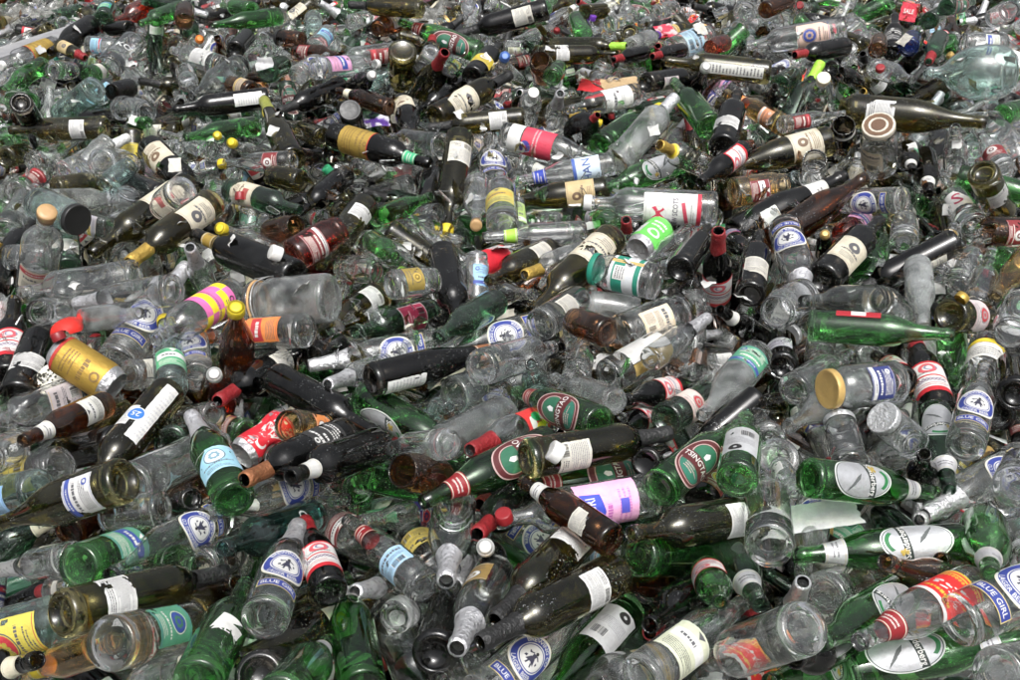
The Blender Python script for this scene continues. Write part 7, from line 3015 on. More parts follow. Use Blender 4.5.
ZONE = {'W':(.045,.135),'G':(.035,.115),'C':(.035,.110),'H':(.03,.11),'B':(.035,.105),'T':(.045,.135),'S':(.035,.10),'V':(.045,.155),'F':(.03,.125),'J':(.018,.078),'K':(.03,.108),'P':(.04,.12),'Q':(.02,.08),'M':(.018,.062),'O':(.03,.08),'D':(.03,.09),'E':(.002,.02),'N':(.012,.104)}
def torn(rng, nu, nv, k):
    s = set()
    for _ in range(k):
        ci, cj = rng.choice((0, nu-1)), rng.choice((0, nv-1)); di, dj = rng.randint(1, max(1, nu//2)), rng.randint(1, max(1, nv//2))
        for i in range(nu):
            for j in range(nv):
                if abs(i-ci)/di+abs(j-cj)/dj < 1: s.add((i, j))
    return s
LAB = {}
def label_mesh(t, style, var):
    key = (t, style, var)
    if key in LAB: return LAB[key]
    w = Wrap(t); rng = w.rng = random.Random(hash_(key)); z0, z1 = ZONE[t]; R = w.R; h = z1-z0; zc = (z0+z1)/2
    W_, K_ = C['wht'], C['blk']; mats = [PAPER]; ink = (.10,.10,.11,0)
    def base(u, v0, v1, c, tear=0, wob=.0006):
        nu = max(12, int(2*u/.0026)); nv = 26
        w.rect(-u, u, v0, v1, c, 0, nu, nv, torn(rng, nu, nv, tear) if tear else None, wob)
    if style == 'W':
        u = rng.uniform(.55, .8)*R*1.25; v0 = z0+h*rng.uniform(0, .15); v1 = v0+h*rng.uniform(.5, .8)
        base(u, v0, v1, (.64,.64,.62,0) if var % 3 else (.58,.56,.49,0), rng.choice((0, 0, 0, 1, 1, 2)))
        m = u*.12; hh = v1-v0
        w.lines(-u+m, u-m, v0+hh*.34, v1-hh*.08, rng.randint(9, 14), (.24,.24,.26,0))
        if var % 2 == 0: w.barcode(-u+m, -u+m+u*.75, v0+hh*.07, v0+hh*.28); w.lines(u*.05, u-m, v0+hh*.07, v0+hh*.28, 3, ink)
        else: w.lines(-u+m, u-m, v0+hh*.08, v0+hh*.3, 3, ink)
    elif style in ('C', 'Tan'):
        c = (.60,.55,.43,0) if style == 'C' else (.55,.42,.22,0)
        u = R*rng.uniform(1.0, 1.35); base(u, z0, z1, c, rng.choice((0, 0, 1)))
        k = (.16,.10,.06,0) if var % 2 else ink
        w.rect(-u*.9, u*.9, z0+h*.04, z0+h*.05, k, 1); w.rect(-u*.9, u*.9, z1-h*.05, z1-h*.04, k, 1)
        if var % 3 == 0: w.ring(0, zc+h*.14, h*.15, h*.17, k, 1, .35)
        elif var % 3 == 1: w.poly([(-h*.13, zc+.1*h), (-h*.2, zc+.2*h), (-h*.06, zc+.28*h), (h*.04, zc+.24*h), (h*.2, zc+.3*h), (h*.14, zc+.12*h), (h*.02, zc+.05*h)], k, 1)
        else: w.rect(-u*.35, u*.35, zc+h*.05, zc+h*.3, (.35,.08,.07,0), 1)
        w.lines(-u*.62, u*.62, zc-h*.14, zc+h*.0, 1, k); w.lines(-u*.5, u*.5, z0+h*.1, zc-h*.17, 4, k)
    elif style == 'B':
        r = h*.42; cy = z0+h*.62
        w.ring(0, cy, r*1.04, r*1.04, (.70,.66,.52,0), 0, 0, 48); w.ring(0, cy, r, r, W_, 1, 0, 44); w.ring(0, cy, r*.93, r*.93, (.035,.055,.27,0), 2, .70, 44); w.ring(0, cy, r*.60, r*.60, (.025,.04,.23,0), 2, .93, 36)
        w.text('BREWING CO', 0, cy, r*.19, W_, 3, None, 0, r*.81); w.text('LAGER BEER', 0, cy, r*.19, W_, 3, None, 0, -r*.81)
        f = r*.42   # the small dancing figure in the middle
        w.ring(f*.10, cy+f*.72, f*.17, f*.20, K_, 3, 0, 10)
        for pts in ([(-.18, .5), (.28, .55), (.22, .1), (-.16, .05)], [(-.22, .08), (.28, .12), (.62, -.55), (.1, -.42), (-.5, -.62)], [(.2, .5), (.62, .28), (.70, .40), (.3, .62)], [(-.15, .48), (-.55, .2), (-.72, .45), (-.60, .50), (-.5, .33), (-.2, .60)],
                    [(-.2, -.5), (-.05, -.48), (-.12, -.92), (-.3, -.95)], [(.2, -.5), (.36, -.5), (.52, -.86), (.38, -.92)], [(-.75, -.2), (-.55, -.1), (-.5, -.4), (-.8, -.45)], [(.62, .1), (.82, .0), (.8, -.25), (.66, -.22)]):
            w.poly([(x*f, cy+y*f) for x, y in pts], (.04,.04,.07,0), 3)
        b = z0+h*.0; bw = r*.86
        w.rect(-bw*1.06, bw*1.06, b-h*.095, b+h*.115, (.70,.58,.25,.3), 0); w.rect(-bw, bw, b-h*.08, b+h*.1, (.025,.045,.25,0), 1)
        w.text('BLUE GIRL', 0, b+h*.01, h*.09, W_, 2, bw*1.75)
    elif style == 'S':
        ry, rx = h*.66, R*1.02
        w.ring(0, zc, rx*1.06, ry*1.04, (.75,.78,.74,.3), 0, 0, 44); w.ring(0, zc, rx, ry, (.08,.10,.09,0), 1, 0, 44); w.ring(0, zc, rx*.96, ry*.965, (.55,.56,.58,.75), 2, 0, 44)
        w.poly([(-rx*.93, zc+ry*.12), (rx*.93, zc+ry*.30), (rx*.9, zc+ry*.52), (-rx*.90, zc+ry*.36)], (.02,.03,.025,0), 3)
        w.text('Sonderberg', 0, zc+ry*.325, ry*.26, W_, 4, rx*1.66, .09)
        for q in range(5): w.poly([(-rx*.2+q*rx*.13, zc-ry*.05-q*ry*.05), (rx*.1+q*rx*.12, zc-ry*.12-q*ry*.08), (rx*.45+q*rx*.07, zc-ry*.42-q*ry*.03), (rx*.02+q*rx*.12, zc-ry*.24-q*ry*.06)], (.10,.11,.11,0), 3)
        for q in range(7): w.ring(-rx*.62+rng.uniform(0, rx*.35), zc+ry*.55-rng.uniform(0, ry*.25), rx*.09, ry*.05, (.45,.34,.08,.3), 4, 0, 8)
        w.ring(0, zc+ry*.02, rx*.80, ry*.90, (.02,.16,.05,0), 3, .86, 16, PI*.30, PI*.70)
    elif style == 'T':
        rx, ry = R*1.1, h*.70; Mr = (.10,.02,.022,0); Pk = (.50,.36,.34,0)
        w.ring(0, zc, rx*1.06, ry*1.05, Pk, 0, 0, 40); w.ring(0, zc, rx, ry, Mr, 1, 0, 40)
        w.ring(0, zc+ry*.28, rx*.72, ry*.52, Pk, 2, .93, 32); w.ring(0, zc+ry*.28, rx*.66, ry*.47, (.03,.14,.08,0), 2, 0, 30)
        w.poly([(-rx*.12, zc+ry*.36), (rx*.02, zc+ry*.5), (rx*.15, zc+ry*.40), (rx*.1, zc+ry*.2), (-rx*.08, zc+ry*.18)], (.72,.74,.74,0), 3)
        w.rect(-rx*.98, rx*.98, zc-ry*.24, zc+ry*.1, Mr, 3); w.text('TSINGTAO', 0, zc-ry*.07, ry*.22, W_, 4, rx*1.75)
        w.ring(0, zc-ry*.30, rx*.80, ry*.6, Pk, 2, .96, 24, PI, 2*PI); w.ring(0, zc-ry*.34, rx*.74, ry*.5, (.03,.16,.11,0), 2, 0, 24, PI*1.03, PI*1.97)
        w.lines(-rx*.45, rx*.45, zc-ry*.64, zc-ry*.36, 3, Pk, 3)
    elif style == 'U':
        u = R*1.5; Rd = (.50,.02,.03,0)
        base(u, z0-h*.05, z1+h*.05, Rd); w.rect(-u*.92, u*.92, z0+h*.10, z1-h*.02, W_, 1)
        w.ring(0, zc+h*.28, R*.55, h*.17, (.60,.10,.12,0), 2, .55, 20); w.ring(R*.2, zc+h*.30, R*.4, h*.10, (.22,.22,.32,0), 2, .7, 16)
        w.rect(-u*.9, u*.9, zc-h*.01, zc+h*.04, Rd, 2); w.lines(-u*.5, u*.5, zc+h*.08, zc+h*.16, 1, ink, 2)
        for q in range(9): w.ring(-u*.55+q*u*.135, zc-h*.14+rng.uniform(-1, 1)*h*.02, u*.07, h*.06, (.16,.10,.18,0), 2, .5, 8)
        w.lines(-u*.7, u*.7, z0+h*.13, zc-h*.24, 2, (.45,.2,.2,0), 2)
    elif style == 'X':
        u = R*1.28; base(u, z0-.01, z1+.002, W_)
        w.rect(-u, u, z0-.010, z0-.001, (.52,.03,.06,0), 1); w.rect(-u*.96, u*.96, z1-.003, z1-.0022, (.3,.3,.3,0), 1)
        for pts in ([(-.25, .1), (.2, .2), (.3, -.1), (-.2, -.25)], [(-.25, .1), (-.5, .35), (-.3, .45), (-.05, .15)], [(.2, .2), (.5, .5), (.6, .2), (.3, .0)], [(-.2, -.2), (-.5, -.5), (-.35, -.55), (0, -.2)], [(.25, -.1), (.5, -.4), (.35, -.5), (.1, -.15)], [(-.5, .0), (-.75, .2), (-.7, -.1)]): w.poly([(x*R*.72, z1-h*.26+y*R*.72) for x, y in pts], (.55,.04,.09,0), 2)
        w.ring(0, z1-h*.26, R*.46, R*.46, (.55,.5,.5,0), 1, .94, 26)
        w.text('NEW SCOTS', 0, zc-h*.09, h*.10, (.10,.09,.12,0), 2, u*1.45); w.poly([(-u*.55, zc-h*.30), (u*.5, zc-h*.20), (u*.55, zc-h*.27), (-u*.5, zc-h*.37)], (.5,.06,.1,0), 2)
        w.lines(-u*.6, u*.6, z0+.004, zc-h*.38, 2, (.3,.3,.3,0), 2)
    elif style == 'P':
        u = R*1.35; Pk = (.80,.42,.66,0); base(u, z0, z1, Pk)
        w.poly([(-u*.5, z1-h*.38), (-u*.1, z1-h*.45), (u*.5, z1-h*.38), (u*.55, z1-h*.05), (u*.1, z1-h*.0), (-u*.45, z1-h*.06)], (.04,.07,.50,0), 1); w.text('LAURI', 0, z1-h*.21, h*.16, W_, 2, u*.8)
        w.lines(-u*.7, u*.7, zc-h*.1, zc+h*.06, 1, (.5,.15,.45,0)); w.lines(-u*.6, u*.6, z0+h*.1, zc-h*.16, 3, (.6,.22,.52,0)); w.rect(-u*.25, u*.25, z0+h*.16, z0+h*.3, (.10,.10,.55,0), 2)
    elif style == 'M':
        u = R*1.5
        for q in range(5):
            for k in range(3):
                c = ((.82,.70,.03,0), (.72,.16,.42,0))[(q+k) % 2] if k < 2 else ((.72,.16,.42,0) if q % 3 else (.82,.70,.03,0))
                w.rect(-u+2*u*k/3, -u+2*u*(k+1)/3, z0+h*q/5, z0+h*(q+1)/5, c, 0)
        w.ring(-u*.2, z0+h*.12, h*.07, h*.07, K_, 1, .6, 14); w.lines(-u*.9, u*.9, zc, zc+h*.1, 1, (.3,.1,.2,0)); w.lines(-u*.9, -u*.1, z0+h*.2, z0+h*.4, 3, ink)
    elif style == 'R':
        u = R*1.4; Rd = (.66,.02,.02,0); base(u, z0, z1, Rd); G_ = (.70,.48,.06,.2)
        w.rect(-u, u, z0, z0+h*.05, G_, 1); w.rect(-u, u, z0+h*.1, z0+h*.14, G_, 1); w.rect(-u, u, z1-h*.1, z1, W_, 1)
        for q in range(16): w.ring(-u*.9+q*u*.12, z0+h*.2, u*.05, h*.04, G_, 1, .4, 8)
        for q in range(5):
            for _ in range(6): x = -u*.6+q*u*.3; a, b = rng.uniform(-1, 1)*u*.1, rng.uniform(-1, 1)*h*.12; w.poly([(x+a-u*.06, zc+b), (x+a+u*.06, zc+b+h*.02), (x+a+u*.06, zc+b+h*.05), (x+a-u*.06, zc+b+h*.04)], W_, 2)
        w.lines(-u*.6, u*.6, z1-h*.3, z1-h*.16, 1, G_, 2)
    elif style in ('K', 'Gld'):
        u = R*(1.35 if style == 'K' else 1.9); base(u, z0, z1, (.03,.03,.03,0) if style == 'K' else (.52,.36,.09,.75)); k = (.66,.66,.64,0) if style == 'K' else (.25,.16,.04,0)
        w.lines(-u*.75, u*.75, zc+h*.02, zc+h*.34, 2, k); w.lines(-u*.6, u*.6, z0+h*.1, zc-h*.05, 4, k); w.ring(0, z1-h*.1, h*.07, h*.07, k, 1, .5, 14)
        if style == 'Gld': w.rect(-u, u, z1-h*.03, z1, (.5,.05,.04,0), 1)
    elif style in ('Strip', 'StripW', 'Edge', 'EdgeR'):
        L0 = .02; L1 = .175 if t == 'W' else .12
        if style == 'Strip':
            base(R*.42, L0, L1, W_); w.lines(-R*.36, R*.1, L0+.01, L1-.01, 14, (.5,.5,.52,0))
            w.rect(R*.75, R*1.5, .095, .150, (.60,.60,.58,0), 0); w.lines(R*.8, R*1.45, .10, .145, 6, (.45,.45,.46,0))
            w.ring(R*.66, .118, .0175, .0175, W_, 1, 0, 28); w.ring(R*.66, .118, .0150, .0150, (.03,.16,.50,0), 2, 0, 28); w.text('25', R*.66, .118, .013, W_, 3)
        elif style == 'StripW': base(R*.45, L0, L1, (.62,.62,.58,0)); w.lines(-R*.3, R*.3, L0, L1, 16, ink)
        elif style == 'Edge': base(R*.6, L0, L0+.09, W_); w.lines(-R*.5, R*.5, L0+.01, L0+.08, 9, (.4,.4,.42,0))
        else: w.rect(-R*.9, R*.9, .055, .145, (.40,.02,.03,0), 0); w.rect(-R*.8, R*.8, .085, .115, W_, 1); w.text('H', 0, .10, .02, K_, 2)
    elif style[:1] == 'Q':
        s = style[1:]
        if s == 'spots':
            for _ in range(5): w.poly([(rng.uniform(-.8, .8)*R+R*.13*math.cos(k), zc+rng.uniform(-.6, .9)*h*.5*1+.006*math.sin(k)) for k in (0, 1.3, 2.2, 3.6, 5)], W_, 0)
            w.text('KEG', 0, zc, .016, W_, 0)
        else: w.text(s, 0, zc, .026 if s != 'SUMMER' else .017, (.66,.68,.67,0), 0, R*1.6)
    elif style == 'S2':
        base(R*.8, z0+h*.2, z1, (.70,.70,.67,0), 1); w.text('S', 0, zc+h*.1, h*.5, (.42,.05,.10,0), 1)
    elif style == 'GG':
        w.rect(-R*1.4, R*.2, z0, z1, (.58,.58,.56,.2), 0); w.rect(R*.25, R*.95, z0, z1, (.34,.25,.08,.4), 0); w.rect(R*.45, R*.7, z0+h*.3, z0+h*.5, W_, 1)
    elif style == 'GG2':
        u = R*1.3; base(u, z0, z1, (.66,.68,.70,.2)); w.rect(-u, u, z0+h*.55, z0+h*.9, (.02,.22,.15,0), 1); w.rect(-u, u, z0+h*.05, z0+h*.2, (.02,.22,.15,0), 1); w.rect(-u*.3, u*.3, z0+h*.45, z0+h*.85, W_, 2); w.rect(u*.45, u*.62, z0, z1, (.62,.40,.14,0), 2); w.lines(-u*.25, u*.25, z0+h*.5, z0+h*.8, 4, ink, 3)
    elif style == 'Multi':
        u = R*1.2; base(u, z0, z1, (.60,.04,.04,0)); w.ring(-R*.2, z0+h*.5, R*.3, h*.2, (.85,.66,.04,0), 1); w.ring(R*.45, z0+h*.5, R*.3, h*.22, (.03,.3,.12,0), 1); w.ring(R*.1, z0+h*.75, R*.45, h*.12, W_, 1); w.rect(-u, u, z0, z0+h*.12, (.05,.05,.05,0), 1); w.lines(-u*.7, u*.7, z0+h*.2, z0+h*.34, 1, W_, 2)
    elif style == 'R2':
        u = R*.95; base(u, z0+h*.15, z1, (.62,.50,.50,0)); w.rect(-u*.93, u*.93, z0+h*.18, z1-h*.03, (.34,.025,.07,0), 1); w.barcode(-u*.2, u*.6, z0+h*.24, z0+h*.44, 2); w.lines(-u*.7, u*.7, zc+h*.1, z1-h*.12, 3, (.7,.5,.5,0), 2)
    elif style == 'RW':
        u = R*1.5; base(u, z0-.02, z0+.015, W_); w.rect(-u, u, z0+.018, z1+.01, (.58,.05,.09,0), 0); w.lines(-u*.7, u*.7, zc, zc+h*.2, 2, (.75,.4,.42,0)); w.ring(u*.4, z0+.03, .016, .014, (.06,.06,.3,0), 1, .3); w.ring(u*.5, z0+.02, .016, .012, W_, 2, .5)
    elif style == 'New':
        u = R*1.35; base(u, z0, z1, W_); w.lines(-u*.6, u*.6, zc+h*.05, zc+h*.25, 1, ink); w.lines(-u*.4, u*.4, zc-h*.2, zc-h*.05, 2, (.4,.4,.42,0)); w.ring(0, z1-h*.14, h*.07, h*.07, (.45,.45,.46,0), 1, .6, 14)
    elif style == 'Han':
        u = R*1.3; base(u, z0, z1, (.62,.74,.84,0)); w.text('HAN', 0, zc, h*.3, (.06,.10,.30,0), 1); w.rect(-u, u, z1-h*.12, z1, (.06,.12,.4,0), 1)
    elif style == 'Can':
        w.rect(-R*PI, R*PI, z0, z1, (.56,.015,.03,0), 0, 40, 10); w.poly([(-.05, z0+.02), (-.01, z0+.035), (.03, z0+.03), (.06, z0+.055), (.03, z0+.042), (-.01, z0+.047)], W_, 1)
        w.ring(.0, zc+.016, .018, .022, W_, 1, .72, 24, .5, 5.6); w.ring(.045, zc, .014, .018, W_, 1, .7, 20); w.rect(-.06, -.035, z0+.01, z0+.05, W_, 1); w.lines(-.058, -.037, z0+.012, z0+.048, 8, ink, 2)
    elif style == 'CanY':
        w.rect(-R*PI, R*PI, z0, z1, (.50,.33,.07,.85), 0, 40, 10); w.rect(-R*PI, R*PI, z0, z0+.006, (.45,.04,.03,0), 1, 40, 1); w.lines(-.02, .02, zc, zc+.02, 1, (.2,.12,.03,0)); w.lines(-.022, .022, zc-.03, zc-.006, 4, (.2,.12,.03,0)); w.ring(0, zc+.034, .009, .009, (.2,.12,.03,0), 1, .6)
    elif style == 'CanG':
        w.rect(-R*PI, R*PI, z0, z1, (.14,.55,.10,0), 0, 40, 10); w.ring(0, zc+.02, .016, .014, W_, 1, .6); w.lines(-.015, .02, zc-.03, zc, 2, W_); w.rect(.028, .06, z0, z1-.01, (.55,.56,.55,0), 1)
    elif style == 'WY':
        u = R*1.5; base(u, z0+h*.3, z1, (.70,.69,.64,0), 1); w.rect(-u, u, z0+h*.1, z0+h*.28, (.80,.62,.05,0), 0); w.lines(-u*.7, u*.7, zc, z1-h*.1, 4, ink)
    elif style == 'D':
        u = R*.95; base(u, z0, z1+.01, (.52,.53,.54,.25)); w.barcode(-u*.05, u*.7, z1-h*.28, z1-h*.06); w.lines(-u*.75, u*.75, z0+h*.35, z1-h*.36, 7, (.3,.3,.32,0)); w.ring(-u*.25, z0+h*.16, u*.35, h*.12, K_, 1, .3, 16)
    elif style == 'Nk': pass
    else:   # plain coloured print
        c = col(style[1:].lower() if style[0] == 'A' else style.lower())
        u = R*rng.uniform(.75, 1.3); v0 = z0+h*rng.uniform(0, .18); v1 = z1-h*rng.uniform(0, .25); g_ = .3*c[0]+.6*c[1]+.1*c[2]; fd = rng.uniform(.0, .3); c = tuple((x*(1-fd)+g_*fd)*rng.uniform(.82, .95) for x in c[:3])+(c[3],)
        base(u, v0, v1, c, rng.choice((0, 0, 1, 1)))
        lum = .3*c[0]+.6*c[1]+.1*c[2]; k = ink if lum > .3 else (.74,.72,.66,0); k2 = rng.choice([(.70,.70,.68,0), (.45,.04,.05,0), (.05,.08,.32,0), (.62,.44,.10,.3)])
        v = var % 4; hh = v1-v0; zc = (v0+v1)/2
        fr = tuple(x*.6 for x in c[:3])+(c[3],)
        for a in (v0+hh*.03, v1-hh*.045): w.rect(-u*.95, u*.95, a, a+hh*.012, k2, 1)
        if v == 0:
            w.rect(-u, u, v1-hh*.24, v1-hh*.08, k2, 1); w.lines(-u*.55, u*.55, v1-hh*.21, v1-hh*.11, 1, W_ if k2[1] < .3 else ink, 2); w.lines(-u*.7, u*.7, zc, zc+hh*.2, 1, k); w.lines(-u*.75, u*.75, v0+hh*.1, zc-hh*.06, 6, k)
            w.ring(u*.62, v0+hh*.22, hh*.1, hh*.1, k2, 1, .55, 14)
        elif v == 1:
            rr = min(u*.5, hh*.24); w.ring(0, zc+hh*.12, rr*1.15, rr*1.15, k, 1, .92, 24); w.ring(0, zc+hh*.12, rr, rr, k2, 1, 0, 24)
            for q in range(8): a = q*PI/4; w.ring(rr*.45*math.cos(a), zc+hh*.12+rr*.45*math.sin(a), rr*.2, rr*.2, fr, 2, .0, 6)
            w.lines(-u*.7, u*.7, zc-hh*.24, zc-hh*.13, 1, k); w.lines(-u*.6, u*.6, v0+hh*.07, v0+hh*.22, 3, k)
        elif v == 2:
            w.lines(-u*.8, u*.8, zc+hh*.14, v1-hh*.1, 1, k); w.lines(-u*.8, u*.8, zc-hh*.05, zc+hh*.12, 4, k); w.barcode(-u*.05, u*.62, v0+hh*.1, v0+hh*.34); w.lines(-u*.8, -u*.15, v0+hh*.1, v0+hh*.4, 7, k)
        else:
            w.poly([(-u*.9, zc-hh*.08), (u*.9, zc+hh*.02), (u*.9, zc+hh*.30), (-u*.9, zc+hh*.24)], k2, 1); w.lines(-u*.6, u*.6, zc, zc+hh*.2, 1, W_ if k2[1] < .3 else ink, 2); w.lines(-u*.8, u*.8, v0+hh*.08, zc-hh*.14, 6, k)
            w.poly([(-u*.2, v1-hh*.06), (0, v1-hh*.20), (u*.2, v1-hh*.06)], k, 2)
    if style[0] not in 'QC' or style == 'C': w.wear(var, hash_(key) % 97)
    LAB[key] = w.mesh(mats); return LAB[key]
def hash_(k): return zlib.crc32(repr(k).encode())
NECK = {'W':(.228,.262),'G':(.215,.250),'C':(.20,.25),'H':(.25,.29),'B':(.165,.192),'T':(.205,.240),'S':(.165,.195),'V':(.218,.245),'F':(.182,.2),'J':(.094,.10),'K':(.134,.142),'Q':(.145,.175),'M':(.09,.105),'O':(.20,.22),'N':(.1,.11),'P':(.15,.16),'D':(.08,.09),'E':(.07,.1)}
CAPM = {}
def neck_mesh(t, cn):
    k = (t, 'neck', cn)
    if k not in CAPM:
        a, b = NECK[t]; w = Wrap(t); c = col(cn); R = w.R
        w.rect(-PI*R, PI*R, a, b, c, 0, 30, 6)
        w.rect(-PI*R, PI*R, a+.002, a+.004, (.62,.6,.5,.3), 1, 30, 1); w.rect(-PI*R, PI*R, b-.004, b-.002, (.62,.6,.5,.3), 1, 30, 1)
        lum = sum(c[:3])/3; w.lines(-R*.8, R*.8, a+(b-a)*.3, a+(b-a)*.7, 2, (.08,.08,.09,0) if lum > .3 else (.72,.7,.66,0), 1)
        CAPM[k] = w.mesh(None, 'neck_label')
    return CAPM[k]
def foil_mesh(t, cn, var):
    k = (t, 'foil', cn, var)
    if k not in CAPM:
        L = length(t); p = SP[t]; a = NECK[t][0]+(.012 if t not in 'JKMPN' else .0)-(.014 if cn in ('sil', 'blk') else 0); rng = random.Random(hash_(k)); n = 32
        rows = [z for z in [a+(L-a)*i/16 for i in range(17)]]
        c = col(cn); vs = []; fs = []; cs = []
        for i, z in enumerate(rows):
            for q in range(n):
                an = 2*PI*q/n; zz = z+(.003*math.sin(3*an+var)+rng.uniform(-.0015, .0015) if i == 0 else 0)
                r = surf_r(t, z)+.0007+rng.uniform(0, .0007 if cn in ('sil', 'yel', 'lim', 'gld') else .0002); vs.append((r*math.cos(an), r*math.sin(an), min(zz, L))); cs.append(c if not (cn == 'sil' and rng.random() < .12) else (.4,.4,.42,.85))
        for i in range(16):
            for q in range(n): q2 = (q+1) % n; fs.append((i*n+q, i*n+q2, (i+1)*n+q2, (i+1)*n+q))
        b = len(vs)  # rolled over the lip, mouth left open
        for q in range(n):
            an = 2*PI*q/n; r = surf_r(t, L)-.0022; vs.append((r*math.cos(an), r*math.sin(an), L+.0014)); cs.append(c)
        for q in range(n): q2 = (q+1) % n; fs.append((16*n+q, 16*n+q2, b+q2, b+q))
        CAPM[k] = mesh_from('foil_capsule', vs, fs, [FOIL], True, cs)
    return CAPM[k]
def cap_mesh(t, cn):
    k = (t, 'cap', cn)
    if k not in CAPM:
        L = length(t); wide = t in 'JKP'; lipr = max(r for z, r in PROF[t] if z > L-.02)
        if cn == 'blk' and wide is False: c = C['blk']
        c = {'gld': (.60,.40,.14,.35), 'sil': (.62,.63,.64,.8), 'dot': (.74,.72,.62,0), 'lid': (.66,.60,.50,0), 'cork': C['cork'], 'blu': (.10,.2,.55,0), 'grn': (.02,.24,.16,0)}.get(cn, col(cn))
        n = 48; h = .014 if wide else (.018 if t != 'M' else .013); r = lipr+(.0022 if wide else .0018)
        if cn == 'cork': rows = [(L-.012, lipr-.0035), (L, lipr-.0034), (L+.0005, lipr+.001), (L+.014, lipr+.0016), (L+.016, lipr+.0008), (L+.0162, lipr*.5)]
        else: rows = [(L-h+.002, r-.0006), (L-h+.0028, r), (L-.001, r), (L+.0016, r-.0012), (L+.0022, r-.003), (L+.0022 if not wide else L+.0012, r*.82), (L+.0024 if not wide else L+.0014, r*.4)]
        vs, fs = lathe_rows(rows, n, None, cn == 'cork', True)
        cs = []
        for i, (x, y, z) in enumerate(vs):
            row = min(i//n, len(rows)-1); q = i % n
            if row in (1, 2) and cn != 'cork' and q % 2 and i < n*len(rows): f = 1-.0007/r; vs[i] = (x*f, y*f, z)
            cc = c
            if row >= 3 and cn in ('yel', 'wht', 'cre'): cc = tuple(min(1, v*1.05) for v in c[:3])+(c[3],)
            cs.append(cc)
        base_n = len(vs)
        if cn in ('dot', 'lid'):
            rr = random.Random(5); kk = (.04,.04,.03,0)
            zt = L+.0030
            def disc(x, y, q, c2, z, inner=0):
                b = len(vs); m = 14
                for j in range(m): a = 2*PI*j/m; vs.append((x+q*math.cos(a), y+q*math.sin(a), z)); cs.append(c2)
                if inner:
                    for j in range(m): a = 2*PI*j/m; vs.append((x+q*inner*math.cos(a), y+q*inner*math.sin(a), z)); cs.append(c2)
                    for j in range(m): fs.append((b+j, b+(j+1) % m, b+m+(j+1) % m, b+m+j))
                else: fs.append(tuple(range(b, b+m)))
            if cn == 'dot':
                for _ in range(34): a, d = rr.uniform(0, 2*PI), r*.86*math.sqrt(rr.random()); disc(d*math.cos(a), d*math.sin(a), rr.uniform(.0018, .0036), kk, zt)
            else: disc(0, 0, r*.86, (.16,.09,.05,0), zt, .7); disc(0, 0, r*.45, (.13,.07,.04,0), zt)
        CAPM[k] = mesh_from('cap', vs, fs, [FOIL if cn in ('sil',) else PLASTIC], cn not in (), cs)
    return CAPM[k]

# ------------------------------------------------------------------ objects
def link(name, me, parent=None):
    o = bpy.data.objects.new(name, me); COL.objects.link(o)
    if parent is not None: o.parent = parent
    return o
def tag(o, label=None, cat=None, group=None, kind=None):
    for k, v in (('label', label), ('category', cat), ('group', group), ('kind', kind)):
        if v: o[k] = v
KIND = {'W':'wine_bottle','G':'wine_bottle','C':'champagne_bottle','H':'wine_bottle','B':'longneck_bottle','D':'broken_bottle','E':'broken_bottle','T':'beer_bottle','S':'soda_bottle','V':'spirits_bottle','F':'flask','J':'glass_jar','K':'glass_jar','P':'preserving_jar','Q':'sauce_bottle','M':'miniature_bottle','O':'round_bottle','N':'drink_can','L':'jar_lid','R':'plastic_scoop'}
def kind_of(t, c):
    if t == 'G' and c in 'cfma': return 'spirits_bottle'
    return KIND[t]
CAMP = Vector((0, 0, CAM_H))
def frame(a, v, roll, ctr):
    z = Vector(v).normalized(); d = (CAMP-ctr); x = d-z*d.dot(z)
    if x.length < 1e-4: x = z.orthogonal()
    x.normalize(); x = Matrix.Rotation(roll, 3, z) @ x; y = z.cross(x)
    return Matrix(((x.x, y.x, z.x, a.x), (x.y, y.y, z.y, a.y), (x.z, y.z, z.z, a.z), (0, 0, 0, 1)))
